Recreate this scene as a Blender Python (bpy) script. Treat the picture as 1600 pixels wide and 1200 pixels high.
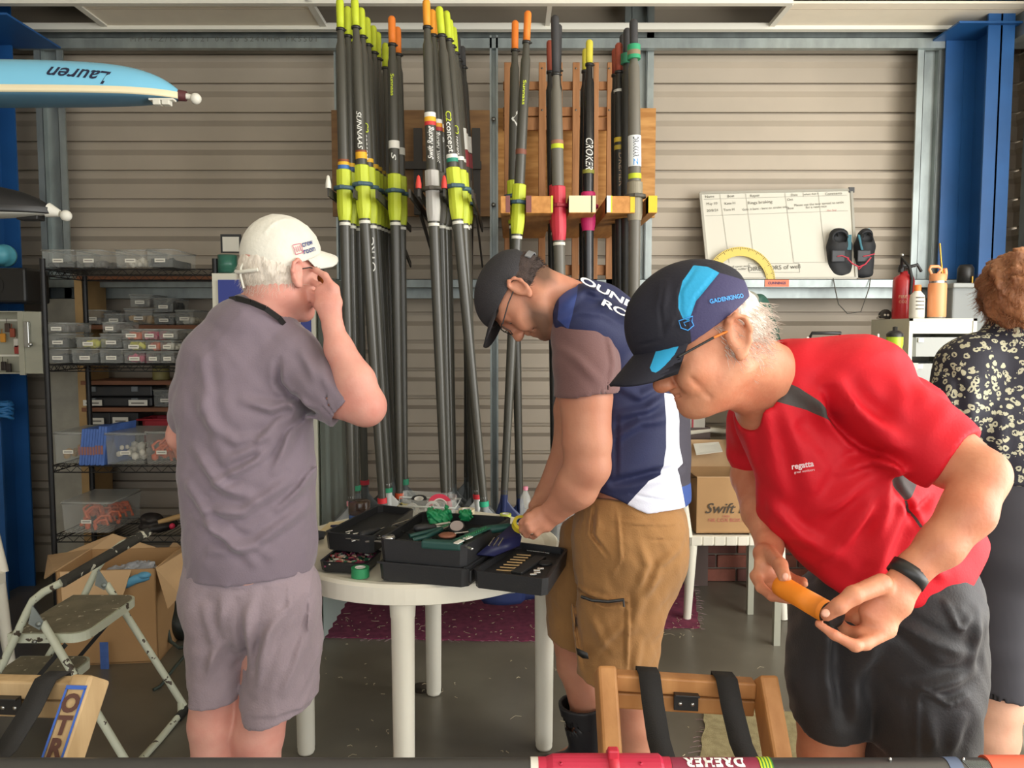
import bpy, bmesh, math, random
import numpy as np
from mathutils import Vector, Matrix
for _o in list(bpy.data.objects): bpy.data.objects.remove(_o)
random.seed(7); np.random.seed(7)
SC = bpy.context.scene; COL = SC.collection
# ---------------------------------------------------------------- camera
F = 1180.0; PITCH = math.radians(3.88); CH = 1.45
cam = bpy.data.cameras.new('camera'); camo = bpy.data.objects.new('camera', cam); COL.objects.link(camo)
cam.sensor_width = 36.0; cam.lens = 36.0*F/1600.0; cam.clip_start = 0.02
camo.location = (0, 0, CH); camo.rotation_euler = (math.pi/2-PITCH, 0, 0); SC.camera = camo
# ---------------------------------------------------------------- world, sun, exposure
w = bpy.data.worlds.new('world'); SC.world = w; w.use_nodes = True
bg = w.node_tree.nodes['Background']; bg.inputs[0].default_value = (0.93, 0.97, 1.0, 1); bg.inputs[1].default_value = 1.35
sl = bpy.data.lights.new('sun', 'SUN'); sl.energy = 7.0; sl.angle = math.radians(0.6); sl.color = (1, .96, .88)
so = bpy.data.objects.new('sun', sl); COL.objects.link(so); so.rotation_euler = (0, math.radians(22), math.radians(8))
def area(name, loc, rot, sx, sy, e, col):
    l = bpy.data.lights.new(name, 'AREA'); l.shape = 'RECTANGLE'; l.size = sx; l.size_y = sy; l.energy = e; l.color = col
    o = bpy.data.objects.new(name, l); COL.objects.link(o); o.location = loc; o.rotation_euler = rot; return o
# daylight through the open roller door on the right and the open front of the shed
area('door_daylight_side', (3.35, 0.9, 1.75), (0, math.radians(90), math.radians(-30)), 2.7, 3.4, 175, (1, .97, .92))
area('door_daylight_front', (0.6, -2.9, 1.9), (math.radians(90), 0, 0), 5.0, 2.4, 58, (1, .98, .95))
SC.view_settings.view_transform = 'Standard'; SC.view_settings.look = 'None'
SC.view_settings.exposure = 0.0; SC.view_settings.gamma = 1.0; SC.view_settings.use_curve_mapping = False

# ---------------------------------------------------------------- geometry of a point at depth d behind pixel (x, y)
CP, SP = math.cos(PITCH), math.sin(PITCH)
def P(x, y, d):
    u = (x-800)/F; v = (600-y)/F
    r = Vector((u, CP+v*SP, -SP+v*CP)); t = d/r.y
    return Vector((r.x*t, d, CH+r.z*t))
def m(px, d): return px*d/F
def G(x, y):                       # where the ray of a pixel meets the floor
    u = (x-800)/F; v = (600-y)/F
    r = Vector((u, CP+v*SP, -SP+v*CP)); t = -CH/r.z
    return Vector((r.x*t, r.y*t, 0))
# ---------------------------------------------------------------- materials
MATS = {}
def mat(name, col, rough=.6, metal=0, var=0, vscale=8, bump=0, bscale=60, alpha=1, trans=0, spec=.5, sss=0, col2=None, stretch=None, coat=0, sheen=0, detail=4, emit=0):
    if name in MATS: return MATS[name]
    M = bpy.data.materials.new(name); M.use_nodes = True; nt = M.node_tree; b = nt.nodes['Principled BSDF']
    c = (*[x for x in col], 1)
    b.inputs['Base Color'].default_value = c; b.inputs['Roughness'].default_value = rough; b.inputs['Metallic'].default_value = metal
    b.inputs['Alpha'].default_value = alpha; b.inputs['Transmission Weight'].default_value = trans; b.inputs['Specular IOR Level'].default_value = spec
    if sss:
        b.inputs['Subsurface Weight'].default_value = sss; b.inputs['Subsurface Radius'].default_value = (.012, .005, .003); b.inputs['Subsurface Scale'].default_value = 1
    if coat: b.inputs['Coat Weight'].default_value = coat
    if sheen: b.inputs['Sheen Weight'].default_value = sheen
    if emit: b.inputs['Emission Color'].default_value = c; b.inputs['Emission Strength'].default_value = emit
    if var or bump or col2:
        tc = nt.nodes.new('ShaderNodeTexCoord'); mp = nt.nodes.new('ShaderNodeMapping'); nt.links.new(tc.outputs['Object'], mp.inputs[0])
        if stretch: mp.inputs['Scale'].default_value = stretch
    if var or col2:
        n = nt.nodes.new('ShaderNodeTexNoise'); n.inputs['Scale'].default_value = vscale; n.inputs['Detail'].default_value = detail
        nt.links.new(mp.outputs[0], n.inputs['Vector'])
        r = nt.nodes.new('ShaderNodeValToRGB'); e = r.color_ramp.elements
        a2 = col2 if col2 else [x*(1-var) for x in col]; a1 = col if col2 else [min(1, x*(1+var)) for x in col]
        e[0].position = .35; e[1].position = .65; e[0].color = (*a2, 1); e[1].color = (*a1, 1)
        nt.links.new(n.outputs['Fac'], r.inputs[0]); nt.links.new(r.outputs[0], b.inputs['Base Color'])
    if bump:
        n2 = nt.nodes.new('ShaderNodeTexNoise'); n2.inputs['Scale'].default_value = bscale; n2.inputs['Detail'].default_value = 3
        nt.links.new(mp.outputs[0], n2.inputs['Vector']); bp = nt.nodes.new('ShaderNodeBump')
        bp.inputs['Strength'].default_value = bump; bp.inputs['Distance'].default_value = .004
        nt.links.new(n2.outputs['Fac'], bp.inputs['Height']); nt.links.new(bp.outputs[0], b.inputs['Normal'])
    MATS[name] = M; return M
def mask_mat(name, base, layers, rough=.7, bump=.25, bscale=250, var=.06, sheen=0):
    """cloth with sewn panels or a painted lit side: every layer is (attribute, colour); the attribute holds a signed distance to the seam"""
    M = mat(name, base, rough, var=var, vscale=6, bump=bump, bscale=bscale, sheen=sheen, spec=.25); nt = M.node_tree; b = nt.nodes['Principled BSDF']
    src = b.inputs['Base Color'].links[0].from_socket
    for at, c in layers:
        a = nt.nodes.new('ShaderNodeAttribute'); a.attribute_name = at
        g = nt.nodes.new('ShaderNodeMath'); g.operation = 'GREATER_THAN'; g.inputs[1].default_value = 0
        nt.links.new(a.outputs['Fac'], g.inputs[0])
        mx = nt.nodes.new('ShaderNodeMix'); mx.data_type = 'RGBA'; nt.links.new(g.outputs[0], mx.inputs['Factor'])
        nt.links.new(src, mx.inputs['A']); mx.inputs['B'].default_value = (*c, 1); src = mx.outputs['Result']
    nt.links.new(src, b.inputs['Base Color']); return M
def hexc(h, k=1.0):
    v = [int(h[i:i+2], 16)/255 for i in (0, 2, 4)]
    return tuple(((x/12.92) if x <= .04045 else ((x+.055)/1.055)**2.4)*k for x in v)
# ---------------------------------------------------------------- objects
ORG = {}
def thing(name, label, cat, loc=(0, 0, 0), group=None):
    o = bpy.data.objects.new(name, None); COL.objects.link(o); o.location = loc; o.empty_display_size = .05
    o['label'] = label; o['category'] = cat
    if group: o['group'] = group
    ORG[o.name] = Vector(loc); return o
def tag(o, label=None, cat=None, group=None, kind=None):
    for k, v in (('label', label), ('category', cat), ('group', group), ('kind', kind)):
        if v: o[k] = v
    return o
def link_mesh(name, me, ms, parent=None):
    o = bpy.data.objects.new(name, me); COL.objects.link(o)
    for q in (ms if isinstance(ms, (list, tuple)) else [ms]): me.materials.append(q)
    if parent is not None: o.parent = parent; ORG[o.name] = ORG[parent.name]
    else: ORG[o.name] = Vector((0, 0, 0))
    return o
def frame(a):
    a = a.normalized(); h = Vector((0, 0, 1)) if abs(a.z) < .9 else Vector((1, 0, 0))
    u = a.cross(h).normalized(); return u, a.cross(u).normalized()
class MB:
    def __init__(s): s.v = []; s.f = []; s.mi = []; s.cm = 0; s.sm = []
    def add(s, vs, fs, smooth=False):
        n = len(s.v); s.v += [Vector(v) for v in vs]
        for f in fs: s.f.append([i+n for i in f]); s.mi.append(s.cm); s.sm.append(smooth)
        return s
    def box(s, c, d, R=None):
        c = Vector(c); x, y, z = [q/2 for q in d]; vs = []
        for i in (-1, 1):
            for j in (-1, 1):
                for k in (-1, 1):
                    v = Vector((i*x, j*y, k*z)); vs.append(c+(R @ v if R else v))
        return s.add(vs, [(0, 1, 3, 2), (4, 6, 7, 5), (0, 4, 5, 1), (2, 3, 7, 6), (0, 2, 6, 4), (1, 5, 7, 3)])
    def mm(s, a, b): # box from min to max
        a = Vector(a); b = Vector(b); return s.box((a+b)/2, b-a)
    def bbox(s, c, d, bv=.004, R=None): # chamfered box
        c = Vector(c); X, Y, Z = [q/2 for q in d]; bv = min(bv, X*.9, Y*.9, Z*.9); vs = []; n = []
        bm = bmesh.new(); bmesh.ops.create_cube(bm, size=1)
        for v in bm.verts: v.co = Vector((v.co.x*2*X, v.co.y*2*Y, v.co.z*2*Z))
        bmesh.ops.bevel(bm, geom=list(bm.edges), offset=bv, segments=2, affect='EDGES', profile=.5)
        bm.verts.index_update()
        s.add([c+(R @ v.co if R else v.co) for v in bm.verts], [[v.index for v in f.verts] for f in bm.faces]); bm.free(); return s
    def beam(s, a, b, wd, th, up=(0, 0, 1), bv=0): # box along a->b, wd across, th along 'up'
        a = Vector(a); b = Vector(b); x = (b-a); L = x.length; x.normalize(); up = Vector(up); y = up.cross(x).normalized(); z = x.cross(y)
        R = Matrix((x, y, z)).transposed()
        return s.bbox((a+b)/2, (L, wd, th), bv, R) if bv else s.box((a+b)/2, (L, wd, th), R)
    def tube(s, pts, r, n=12, cap=True, closed=False, rad=None):
        pts = [Vector(p) for p in pts]; L = len(pts); rs = rad if rad else [r]*L; vs = []; fs = []
        u, w_ = frame(pts[1]-pts[0]); pt = (pts[1]-pts[0]).normalized()
        for i, p in enumerate(pts):
            if closed: t = (pts[(i+1) % L]-pts[i-1])
            else: t = (pts[min(i+1, L-1)]-pts[max(i-1, 0)])
            t.normalize(); q = pt.rotation_difference(t); u = q @ u; u = (u-t*u.dot(t)).normalized(); w_ = t.cross(u); pt = t
            for k in range(n):
                a = 2*math.pi*k/n; vs.append(p+(u*math.cos(a)+w_*math.sin(a))*rs[i])
        for i in range(L if closed else L-1):
            for k in range(n):
                j = (i+1) % L; fs.append((i*n+k, i*n+(k+1) % n, j*n+(k+1) % n, j*n+k))
        s.add(vs, fs, True)
        if cap and not closed:
            s.add([v for v in vs[:n]], [list(range(n))[::-1]]); s.add([v for v in vs[-n:]], [list(range(n))])
        return s
    def cyl(s, a, b, ra, rb=None, n=16, cap=True): return s.tube([a, b], ra, n, cap, rad=[ra, ra if rb is None else rb])
    def lathe(s, c, prof, ax=(0, 0, 1), n=20, smooth=True): # prof: (radius, height)
        c = Vector(c); ax = Vector(ax).normalized(); u, v = frame(ax); vs = []; fs = []
        for r, h in prof:
            for k in range(n): a = 2*math.pi*k/n; vs.append(c+ax*h+(u*math.cos(a)+v*math.sin(a))*r)
        for i in range(len(prof)-1):
            for k in range(n): fs.append((i*n+k, i*n+(k+1) % n, (i+1)*n+(k+1) % n, (i+1)*n+k))
        return s.add(vs, fs, smooth)
    def ball(s, c, r, sc=(1, 1, 1), n=14, R=None):
        c = Vector(c); vs = []; fs = []; h = n//2
        for i in range(h+1):
            t = math.pi*i/h
            for k in range(n):
                a = 2*math.pi*k/n; v = Vector((math.sin(t)*math.cos(a)*sc[0], math.sin(t)*math.sin(a)*sc[1], math.cos(t)*sc[2]))*r
                vs.append(c+(R @ v if R else v))
        for i in range(h):
            for k in range(n): fs.append((i*n+k, (i+1)*n+k, (i+1)*n+(k+1) % n, i*n+(k+1) % n))
        return s.add(vs, fs, True)
    def prism(s, poly, d): # poly: 3-D points, extruded by vector d
        d = Vector(d); n = len(poly); vs = [Vector(p) for p in poly]+[Vector(p)+d for p in poly]
        return s.add(vs, [list(range(n))[::-1], list(range(n, 2*n))]+[(i, (i+1) % n, n+(i+1) % n, n+i) for i in range(n)])
    def sheet(s, g, th=None, smooth=True): # grid of points, optional thickness vector
        R_, C_ = len(g), len(g[0]); vs = [Vector(p) for r in g for p in r]; fs = [(i*C_+j, i*C_+j+1, (i+1)*C_+j+1, (i+1)*C_+j) for i in range(R_-1) for j in range(C_-1)]
        if th is not None:
            n = len(vs); th = Vector(th); vs += [v+th for v in vs]; fs2 = [tuple(n+i for i in f[::-1]) for f in fs]
            edge = []
            for j in range(C_-1): edge += [(j, j+n, j+1+n, j+1), ((R_-1)*C_+j+1, (R_-1)*C_+j+1+n, (R_-1)*C_+j+n, (R_-1)*C_+j)]
            for i in range(R_-1): edge += [((i+1)*C_, (i+1)*C_+n, i*C_+n, i*C_), (i*C_+C_-1, i*C_+C_-1+n, (i+1)*C_+C_-1+n, (i+1)*C_+C_-1)]
            fs = fs+fs2+edge
        return s.add(vs, fs, smooth)
    def build(s, name, ms, parent=None, org=None):
        og = ORG[parent.name] if parent is not None else Vector(org or (0, 0, 0))
        me = bpy.data.meshes.new(name); me.from_pydata([v-og for v in s.v], [], s.f)
        me.polygons.foreach_set('use_smooth', s.sm); me.polygons.foreach_set('material_index', s.mi)
        bm = bmesh.new(); bm.from_mesh(me); bmesh.ops.recalc_face_normals(bm, faces=bm.faces); bm.to_mesh(me); bm.free()
        o = link_mesh(name, me, ms, parent)
        if parent is None and org: o.location = og; ORG[o.name] = og
        return o
def box_obj(name, a, b, ms, parent=None, bv=0):
    q = MB(); a = Vector(a); b = Vector(b)
    if bv: q.bbox((a+b)/2, b-a, bv)
    else: q.mm(a, b)
    return q.build(name, ms, parent)
# lettering: mesh text mapped through fn(u, v, lift) -> point
def text_mesh(txt, size=1.0, shear=0, spacing=1.0, bold=0):
    cu = bpy.data.curves.new('t', 'FONT'); cu.body = txt; cu.size = size; cu.shear = shear; cu.space_character = spacing; cu.align_x = 'CENTER'; cu.align_y = 'CENTER'; cu.resolution_u = 3
    cu.offset = bold
    o = bpy.data.objects.new('t', cu); COL.objects.link(o); dg = bpy.context.evaluated_depsgraph_get(); e = o.evaluated_get(dg); me = e.to_mesh()
    vs = [v.co.copy() for v in me.vertices]; fs = [list(p.vertices) for p in me.polygons]; e.to_mesh_clear(); bpy.data.objects.remove(o); bpy.data.curves.remove(cu)
    return vs, fs
TXC = {}
def lettering(txt, fn, ms, parent, size=1.0, shear=0, spacing=1.0, bold=0, name='lettering', label=None):
    k = (txt, size, shear, spacing, bold)
    if k not in TXC: TXC[k] = text_mesh(*k)
    vs, fs = TXC[k]; og = ORG[parent.name]
    me = bpy.data.meshes.new(name); me.from_pydata([fn(v.x, v.y)-og for v in vs], [], fs)
    o = link_mesh(name, me, ms, parent)
    if label: o['label'] = label
    return o
def plane_fn(c, ux, uy): c = Vector(c); ux = Vector(ux); uy = Vector(uy); return lambda u, v: c+ux*u+uy*v

# ---------------------------------------------------------------- implicit surfaces for bodies and cloth
class SDF:
    def __init__(s): s.p = []
    def cone(s, a, b, ra, rb, side=None, ta=None, tb=None, k=.02, op='u'):
        """limb from a to b; ra/rb half width along 'side', ta/tb half thickness across it"""
        s.p.append(dict(t='c', a=np.array(a, float), b=np.array(b, float), ra=ra, rb=rb, side=None if side is None else np.array(side, float), ta=ra if ta is None else ta, tb=rb if tb is None else tb, k=k, op=op)); return s
    def ell(s, c, r, R=None, k=.02, op='u'):
        s.p.append(dict(t='e', c=np.array(c, float), r=np.array(r, float), R=np.array(R, float) if R is not None else None, k=k, op=op)); return s
    def plane(s, c, n, k=.002, op='i'): # keeps the side opposite to n
        n = Vector(n).normalized(); s.p.append(dict(t='p', c=np.array(c, float), n=np.array(n), k=k, op=op)); return s
    def fold(s, pts, amp, wd): # raised (or sunk, amp<0) crease along a polyline
        for a, b in zip(pts[:-1], pts[1:]): s.p.append(dict(t='c', a=np.array(a, float), b=np.array(b, float), ra=0, rb=0, side=None, ta=0, tb=0, k=wd, op='f', amp=amp))
        return s
    def crease(s, pts, amp, wd, ymax):
        """a tapering fold of the cloth on the side y < ymax"""
        pts = np.array([(p[0], 0, p[2]) for p in pts], float)
        L = np.r_[0, np.cumsum(np.linalg.norm(np.diff(pts, axis=0), axis=1))]; T = L/L[-1]
        s.p.append(dict(t='g', pts=pts, T=T, k=wd, op='g', amp=amp, ymax=ymax)); return s
    def cut(s, c, n, r, k=.003): # trims a hem: removes what lies beyond the plane, within r of c
        n = Vector(n).normalized(); s.p.append(dict(t='h', c=np.array(c, float), n=np.array(n), r=r, k=k, op='s')); return s
    def block(s, c, r, k=.003): s.p.append(dict(t='b', c=np.array(c, float), r=np.array(r, float), k=k, op='s')); return s
    def wave(s, vec, amp, seed=0): s.p.append(dict(t='w', v=np.array(vec, float), op='w', amp=amp, seed=seed, k=0)); return s
    @staticmethod
    def dist(q, X):
        if q['t'] == 'p': return (X-q['c']) @ q['n']
        if q['t'] == 'g': return SDF.gd(q, X)[0]
        if q['t'] == 'b': e = np.abs(X-q['c'])-q['r']; return np.sqrt((np.maximum(e, 0)**2).sum(-1))+np.minimum(e.max(-1), 0)
        if q['t'] == 'h': return np.maximum(-((X-q['c']) @ q['n']), np.sqrt(((X-q['c'])**2).sum(-1))-q['r'])
        if q['t'] == 'e':
            Y = X-q['c']
            if q['R'] is not None: Y = Y @ q['R']
            l = np.sqrt(((Y/q['r'])**2).sum(-1))+1e-6; n = np.sqrt((Y**2).sum(-1))
            return np.where(l > .2, n*(1-1/l), -q['r'].min()*.9)
        ab = q['b']-q['a']; L2 = ab @ ab+1e-12; t = np.clip(((X-q['a']) @ ab)/L2, 0, 1); Y = X-q['a']-t[..., None]*ab
        if q['side'] is None: return np.sqrt((Y**2).sum(-1))-(q['ra']+(q['rb']-q['ra'])*t)
        ax = ab/math.sqrt(L2); sd = q['side']-ax*(q['side'] @ ax); sd = sd/np.linalg.norm(sd); fr = np.cross(ax, sd)
        r1 = q['ra']+(q['rb']-q['ra'])*t; r2 = q['ta']+(q['tb']-q['ta'])*t
        y1, y2, y3 = Y @ sd, Y @ fr, Y @ ax; l = np.sqrt((y1/r1)**2+(y2/r2)**2+(y3/np.minimum(r1, r2))**2)+1e-6
        n = np.sqrt((Y**2).sum(-1)); return np.where(l > .2, n*(1-1/l), -np.minimum(r1, r2)*.9)
    @staticmethod
    def gd(q, X):
        best = np.full(X.shape[:-1], 9.); tt = np.zeros(X.shape[:-1]); p = q['pts']; x, z = X[..., 0], X[..., 2]
        for i in range(len(p)-1):
            a, b = p[i], p[i+1]; ex, ez = b[0]-a[0], b[2]-a[2]; t = np.clip(((x-a[0])*ex+(z-a[2])*ez)/(ex*ex+ez*ez+1e-12), 0, 1)
            e = np.hypot(x-a[0]-t*ex, z-a[2]-t*ez); mk_ = e < best; best = np.where(mk_, e, best); tt = np.where(mk_, q['T'][i]+t*(q['T'][i+1]-q['T'][i]), tt)
        return best, tt
    def ev(s, X, prims):
        d = np.full(X.shape[:-1], 1.0)
        for q in prims:
            if q['op'] == 'w':
                v = q['v']; sd = q['seed']; rs = np.random.RandomState(sd); w_ = 0
                for _ in range(3):
                    kv = v*(0.7+rs.rand(3)*.8)*np.where(rs.rand(3) > .5, 1, -1); w_ = w_+np.sin(X @ kv+rs.rand()*6.28+1.3*np.sin(X @ (kv[[1, 2, 0]]*.6)+rs.rand()*6))
                d = d-q['amp']*w_/2; continue
            if q['op'] == 'g':
                e, tt = s.gd(q, X); pr = np.clip(np.sin(np.pi*(.12+.8*tt)), 0, 1); sd = np.clip((q['ymax']-X[..., 1])/.03, 0, 1)
                d = d-q['amp']*pr*sd*(np.exp(-(e/q['k'])**2)-.35*np.exp(-((e-q['k']*1.7)/(q['k']*.9))**2)); continue
            e = s.dist(q, X); k = q['k']
            if q['op'] == 'u': h = np.clip(.5+.5*(d-e)/k, 0, 1); d = d+(e-d)*h-k*h*(1-h)
            elif q['op'] == 's': h = np.clip(.5-.5*(d+e)/k, 0, 1); d = d+(-e-d)*h+k*h*(1-h)
            elif q['op'] == 'i': h = np.clip(.5-.5*(e-d)/k, 0, 1); d = e+(d-e)*h+k*h*(1-h)
            elif q['op'] == 'f': d = d-q['amp']*np.exp(-(e/k)**2)
        return d
    def mesh(s, h, B=8):
        lo = np.full(3, 1e9); hi = -lo
        for q in s.p:
            if q['op'] != 'u': continue
            if q['t'] == 'e': r = q['r'].max(); lo = np.minimum(lo, q['c']-r); hi = np.maximum(hi, q['c']+r)
            else:
                r = max(q['ra'], q['rb'], q['ta'], q['tb']); lo = np.minimum(lo, np.minimum(q['a'], q['b'])-r); hi = np.maximum(hi, np.maximum(q['a'], q['b'])+r)
        lo -= .02+2*h; hi += .02+2*h; N = np.ceil((hi-lo)/h/B).astype(int); dim = N*B+1
        V = np.ones(dim, np.float32)
        # coarse pass over block centres
        ci = np.stack(np.meshgrid(*[np.arange(n) for n in N], indexing='ij'), -1).reshape(-1, 3); cc = lo+(ci+.5)*B*h; hd = B*h*.87
        allu = []; D = {}
        for i, q in enumerate(s.p):
            if q['t'] != 'w': D[i] = s.dist(q, cc)
        d0 = s.ev(cc, [q for q in s.p if q['op'] not in 'wfg'])
        near = np.where(np.abs(d0) < hd*1.7+.02)[0]; far = np.where((np.abs(d0) >= hd*1.7+.02) & (d0 < 0))[0]
        for j in far: a = ci[j]*B; V[a[0]:a[0]+B+1, a[1]:a[1]+B+1, a[2]:a[2]+B+1] = -1
        g = np.stack(np.meshgrid(*[np.arange(B+1)*h]*3, indexing='ij'), -1)
        for j in near:
            pr = [q for i, q in enumerate(s.p) if q['t'] == 'w' or (q['op'] in 'us' and D[i][j] < hd*1.5+q['k']+.012) or (q['op'] == 'i' and D[i][j] > -hd*1.5-.02) or (q['op'] in 'fg' and D[i][j] < hd+q['k']*3)]
            a = ci[j]*B; V[a[0]:a[0]+B+1, a[1]:a[1]+B+1, a[2]:a[2]+B+1] = s.ev(lo+a*h+g, pr)
        # surface nets
        S = V < 0; n = S.sum()
        c = np.zeros(np.array(dim)-1, np.uint8)
        for i in (0, 1):
            for j in (0, 1):
                for k in (0, 1): c += S[i:dim[0]-1+i, j:dim[1]-1+j, k:dim[2]-1+k]
        act = (c > 0) & (c < 8); idx = np.full(act.shape, -1, np.int32); A = np.argwhere(act); idx[act] = np.arange(len(A))
        acc = np.zeros((len(A), 3)); cnt = np.zeros(len(A)); cor = [(i, j, k) for i in (0, 1) for j in (0, 1) for k in (0, 1)]
        vals = {q: V[A[:, 0]+q[0], A[:, 1]+q[1], A[:, 2]+q[2]] for q in cor}
        for q in cor:
            for ax in range(3):
                if q[ax]: continue
                q2 = list(q); q2[ax] = 1; q2 = tuple(q2); a, b = vals[q], vals[q2]; mk = (a < 0) != (b < 0)
                t = np.where(mk, a/np.where(mk, a-b, 1), 0)
                for x in range(3): acc[:, x] += np.where(mk, q[x]+(t if x == ax else 0), 0)
                cnt += mk
        vs = lo+(A+acc/np.maximum(cnt, 1)[:, None])*h; quads = []
        for ax in range(3):
            o1, o2 = [(1, 2), (2, 0), (0, 1)][ax]
            sl0 = [slice(1, -1)]*3; sl0[ax] = slice(0, -1); sl1 = list(sl0); sl1[ax] = slice(1, None)
            a, b = S[tuple(sl0)], S[tuple(sl1)]; E = np.argwhere(a != b); E += np.array([0 if x == ax else 1 for x in range(3)])
            if not len(E): continue
            flip = S[E[:, 0], E[:, 1], E[:, 2]]
            def cell(u, v): Q = E.copy(); Q[:, o1] -= u; Q[:, o2] -= v; return idx[Q[:, 0], Q[:, 1], Q[:, 2]]
            q = np.stack([cell(1, 1), cell(0, 1), cell(0, 0), cell(1, 0)], -1); q[~flip] = q[~flip][:, ::-1]; quads.append(q)
        return vs, np.concatenate(quads)
def sdf_obj(name, S, h, ms, parent, attrs=None, smooth=0):
    vs, qs = S.mesh(h); og = np.array(ORG[parent.name]); me = bpy.data.meshes.new(name)
    me.vertices.add(len(vs)); me.vertices.foreach_set('co', (vs-og).astype(np.float32).ravel())
    me.loops.add(len(qs)*4); me.loops.foreach_set('vertex_index', qs.astype(np.int32).ravel())
    me.polygons.add(len(qs)); me.polygons.foreach_set('loop_start', np.arange(0, len(qs)*4, 4, dtype=np.int32))
    me.polygons.foreach_set('use_smooth', np.ones(len(qs), bool)); me.update(calc_edges=True); me.validate()
    for k, fn in (attrs or {}).items():
        a = me.attributes.new(k, 'FLOAT', 'POINT'); a.data.foreach_set('value', fn(vs).astype(np.float32))
    return link_mesh(name, me, ms, parent)
def poly_sd(poly, x, y): # signed distance, positive inside
    poly = np.array(poly, float); d = np.full(x.shape, 1e9); ins = np.zeros(x.shape, bool); n = len(poly)
    for i in range(n):
        a = poly[i]; b = poly[(i+1) % n]; e = b-a; t = np.clip(((x-a[0])*e[0]+(y-a[1])*e[1])/(e @ e), 0, 1)
        d = np.minimum(d, np.hypot(x-a[0]-t*e[0], y-a[1]-t*e[1]))
        c = (a[1] <= y) != (b[1] <= y); xx = a[0]+(y-a[1])*e[0]/(e[1] if e[1] else 1e-9); ins ^= c & (x < xx)
    return np.where(ins, d, -d)
# ================================================================ the setting
M_SHEET = mat('cream_steel_sheet', hexc('b4a999'), .5, var=.05, vscale=2.5, spec=.3)
M_GALV = mat('galvanised_steel', hexc('9aa3a2'), .42, .55, var=.14, vscale=14, stretch=(1, 1, .4))
M_BLUE = mat('blue_painted_steel', hexc('1f5590'), .45, var=.08, vscale=5)
M_CEIL = mat('ceiling_panel_cream', hexc('eee5d2'), .8, var=.02)
M_WHITE = mat('white_paint', hexc('e4e2d6'), .5)
M_DARK = mat('dark_void', hexc('2b2b29'), .8)
M_CONC = mat('sealed_concrete', hexc('6f6a5e'), .32, var=.16, vscale=2.2, bump=.08, bscale=9, col2=hexc('5b554a'), detail=8)
M_TXT = mat('black_ink', hexc('23221f'), .7)
M_WTXT = mat('white_print', hexc('f0f0ea'), .6)

YW = 4.5
# floor
f = MB(); f.mm((-3.6, -4, -.06), (3.1, YW+.05, 0)); floor = f.build('floor', M_CONC); tag(floor, kind='structure')
ap = MB(); ap.mm((3.1, -6, -.08), (14, 9, -.02)); apron = ap.build('floor', mat('outdoor_concrete', hexc('c9c4b6'), .8, var=.08)); tag(apron, kind='structure')
ap = MB(); ap.mm((-8, -14, -.1), (3.1, -4, -.03)); apron = ap.build('floor', MATS['outdoor_concrete']); tag(apron, kind='structure')
# back wall: one profiled sheet; ribs stand 26 mm proud of the pans
def rib_sheet(a, b, nrm, ztop, zr, pitch, z0):
    nrm = Vector(nrm); prof = [(ztop, 0)]
    z = zr
    while z > z0+.1:
        prof += [(z+.021, 0), (z+.020, -.022), (z+.001, -.022), (z, .026), (z-.036, .026), (z-.062, 0)]; z -= pitch  # groove over each rib is shaped to draw a dark shadow line
    prof += [(z0, 0)]; q = MB(); vs = []; fs = []
    for pnt in (a, b):
        for zz, off in prof: v = Vector(pnt)+nrm*off; v.z = zz; vs.append(v)
    n = len(prof)
    for i in range(n-1): fs.append((i, i+1, n+i+1, n+i))
    q.add(vs, fs); return q
PITCHZ = .1657
wall = rib_sheet((-3.3, YW, 0), (3.0, YW, 0), (0, -1, 0), 4.0, 3.045+5*PITCHZ, PITCHZ, 0).build('wall_back', M_SHEET); tag(wall, kind='structure')
wl = rib_sheet((-3.15, -1.2, 0), (-3.15, YW, 0), (1, 0, 0), 4.0, 3.045+5*PITCHZ, PITCHZ, 0).build('wall_left', M_SHEET); tag(wl, kind='structure')
wr = rib_sheet((2.95, 3.3, 0), (2.95, YW, 0), (-1, 0, 0), 4.0, 3.045+5*PITCHZ, PITCHZ, 0).build('wall_right', M_SHEET); tag(wr, kind='structure')
# ceiling
ZC = 3.12
cl = MB(); cl.mm((-3.2, -2.9, ZC+.01), (3.0, 3.93, ZC+.05)); ceil = cl.build('ceiling', M_CEIL); tag(ceil, kind='structure')
q = MB(); q.mm((-3.3, -2.95, 3.95), (3.05, 4.6, 4.0)); q.mm((-3.3, -2.95, 3.13), (3.05, -2.9, 3.95)); q.mm((3.0, -2.95, 3.13), (3.05, 4.6, 3.95)); q.mm((-3.3, -2.95, 3.13), (-3.25, 4.6, 3.95)); rf = q.build('ceiling', M_DARK); tag(rf, kind='structure')  # roof extended and unseen fascias added to block sky light above the ceiling
for x0, x1 in ((-2.22, -1.03), (1.42, 2.72)): box_obj('ceiling_panel', (x0, 3.96, ZC), (x1, 4.235, ZC+.012), M_CEIL, ceil)
for x0, x1, y0, y1, z0 in ((-3.2, 1.42, 3.93, 3.965, ZC-.012), (-3.2, 2.74, 4.235, 4.275, ZC-.02), (-2.235, -2.2, 3.93, 4.24, ZC-.008), (-1.045, -1.01, 3.93, 4.24, ZC-.008), (.18, .205, 3.96, 4.24, ZC-.005), (1.40, 1.43, 3.96, 4.24, ZC-.008)):
    box_obj('ceiling_grid_bar', (x0, y0, z0), (x1, y1, ZC+.014), M_WHITE, ceil)
# a faint seam line along the panels
for x0, x1 in ((-2.2, -1.05), (1.43, 2.7)): box_obj('ceiling_seam', (x0, 4.02, ZC-.002), (x1, 4.024, ZC+.001), M_SHEET, ceil)
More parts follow.
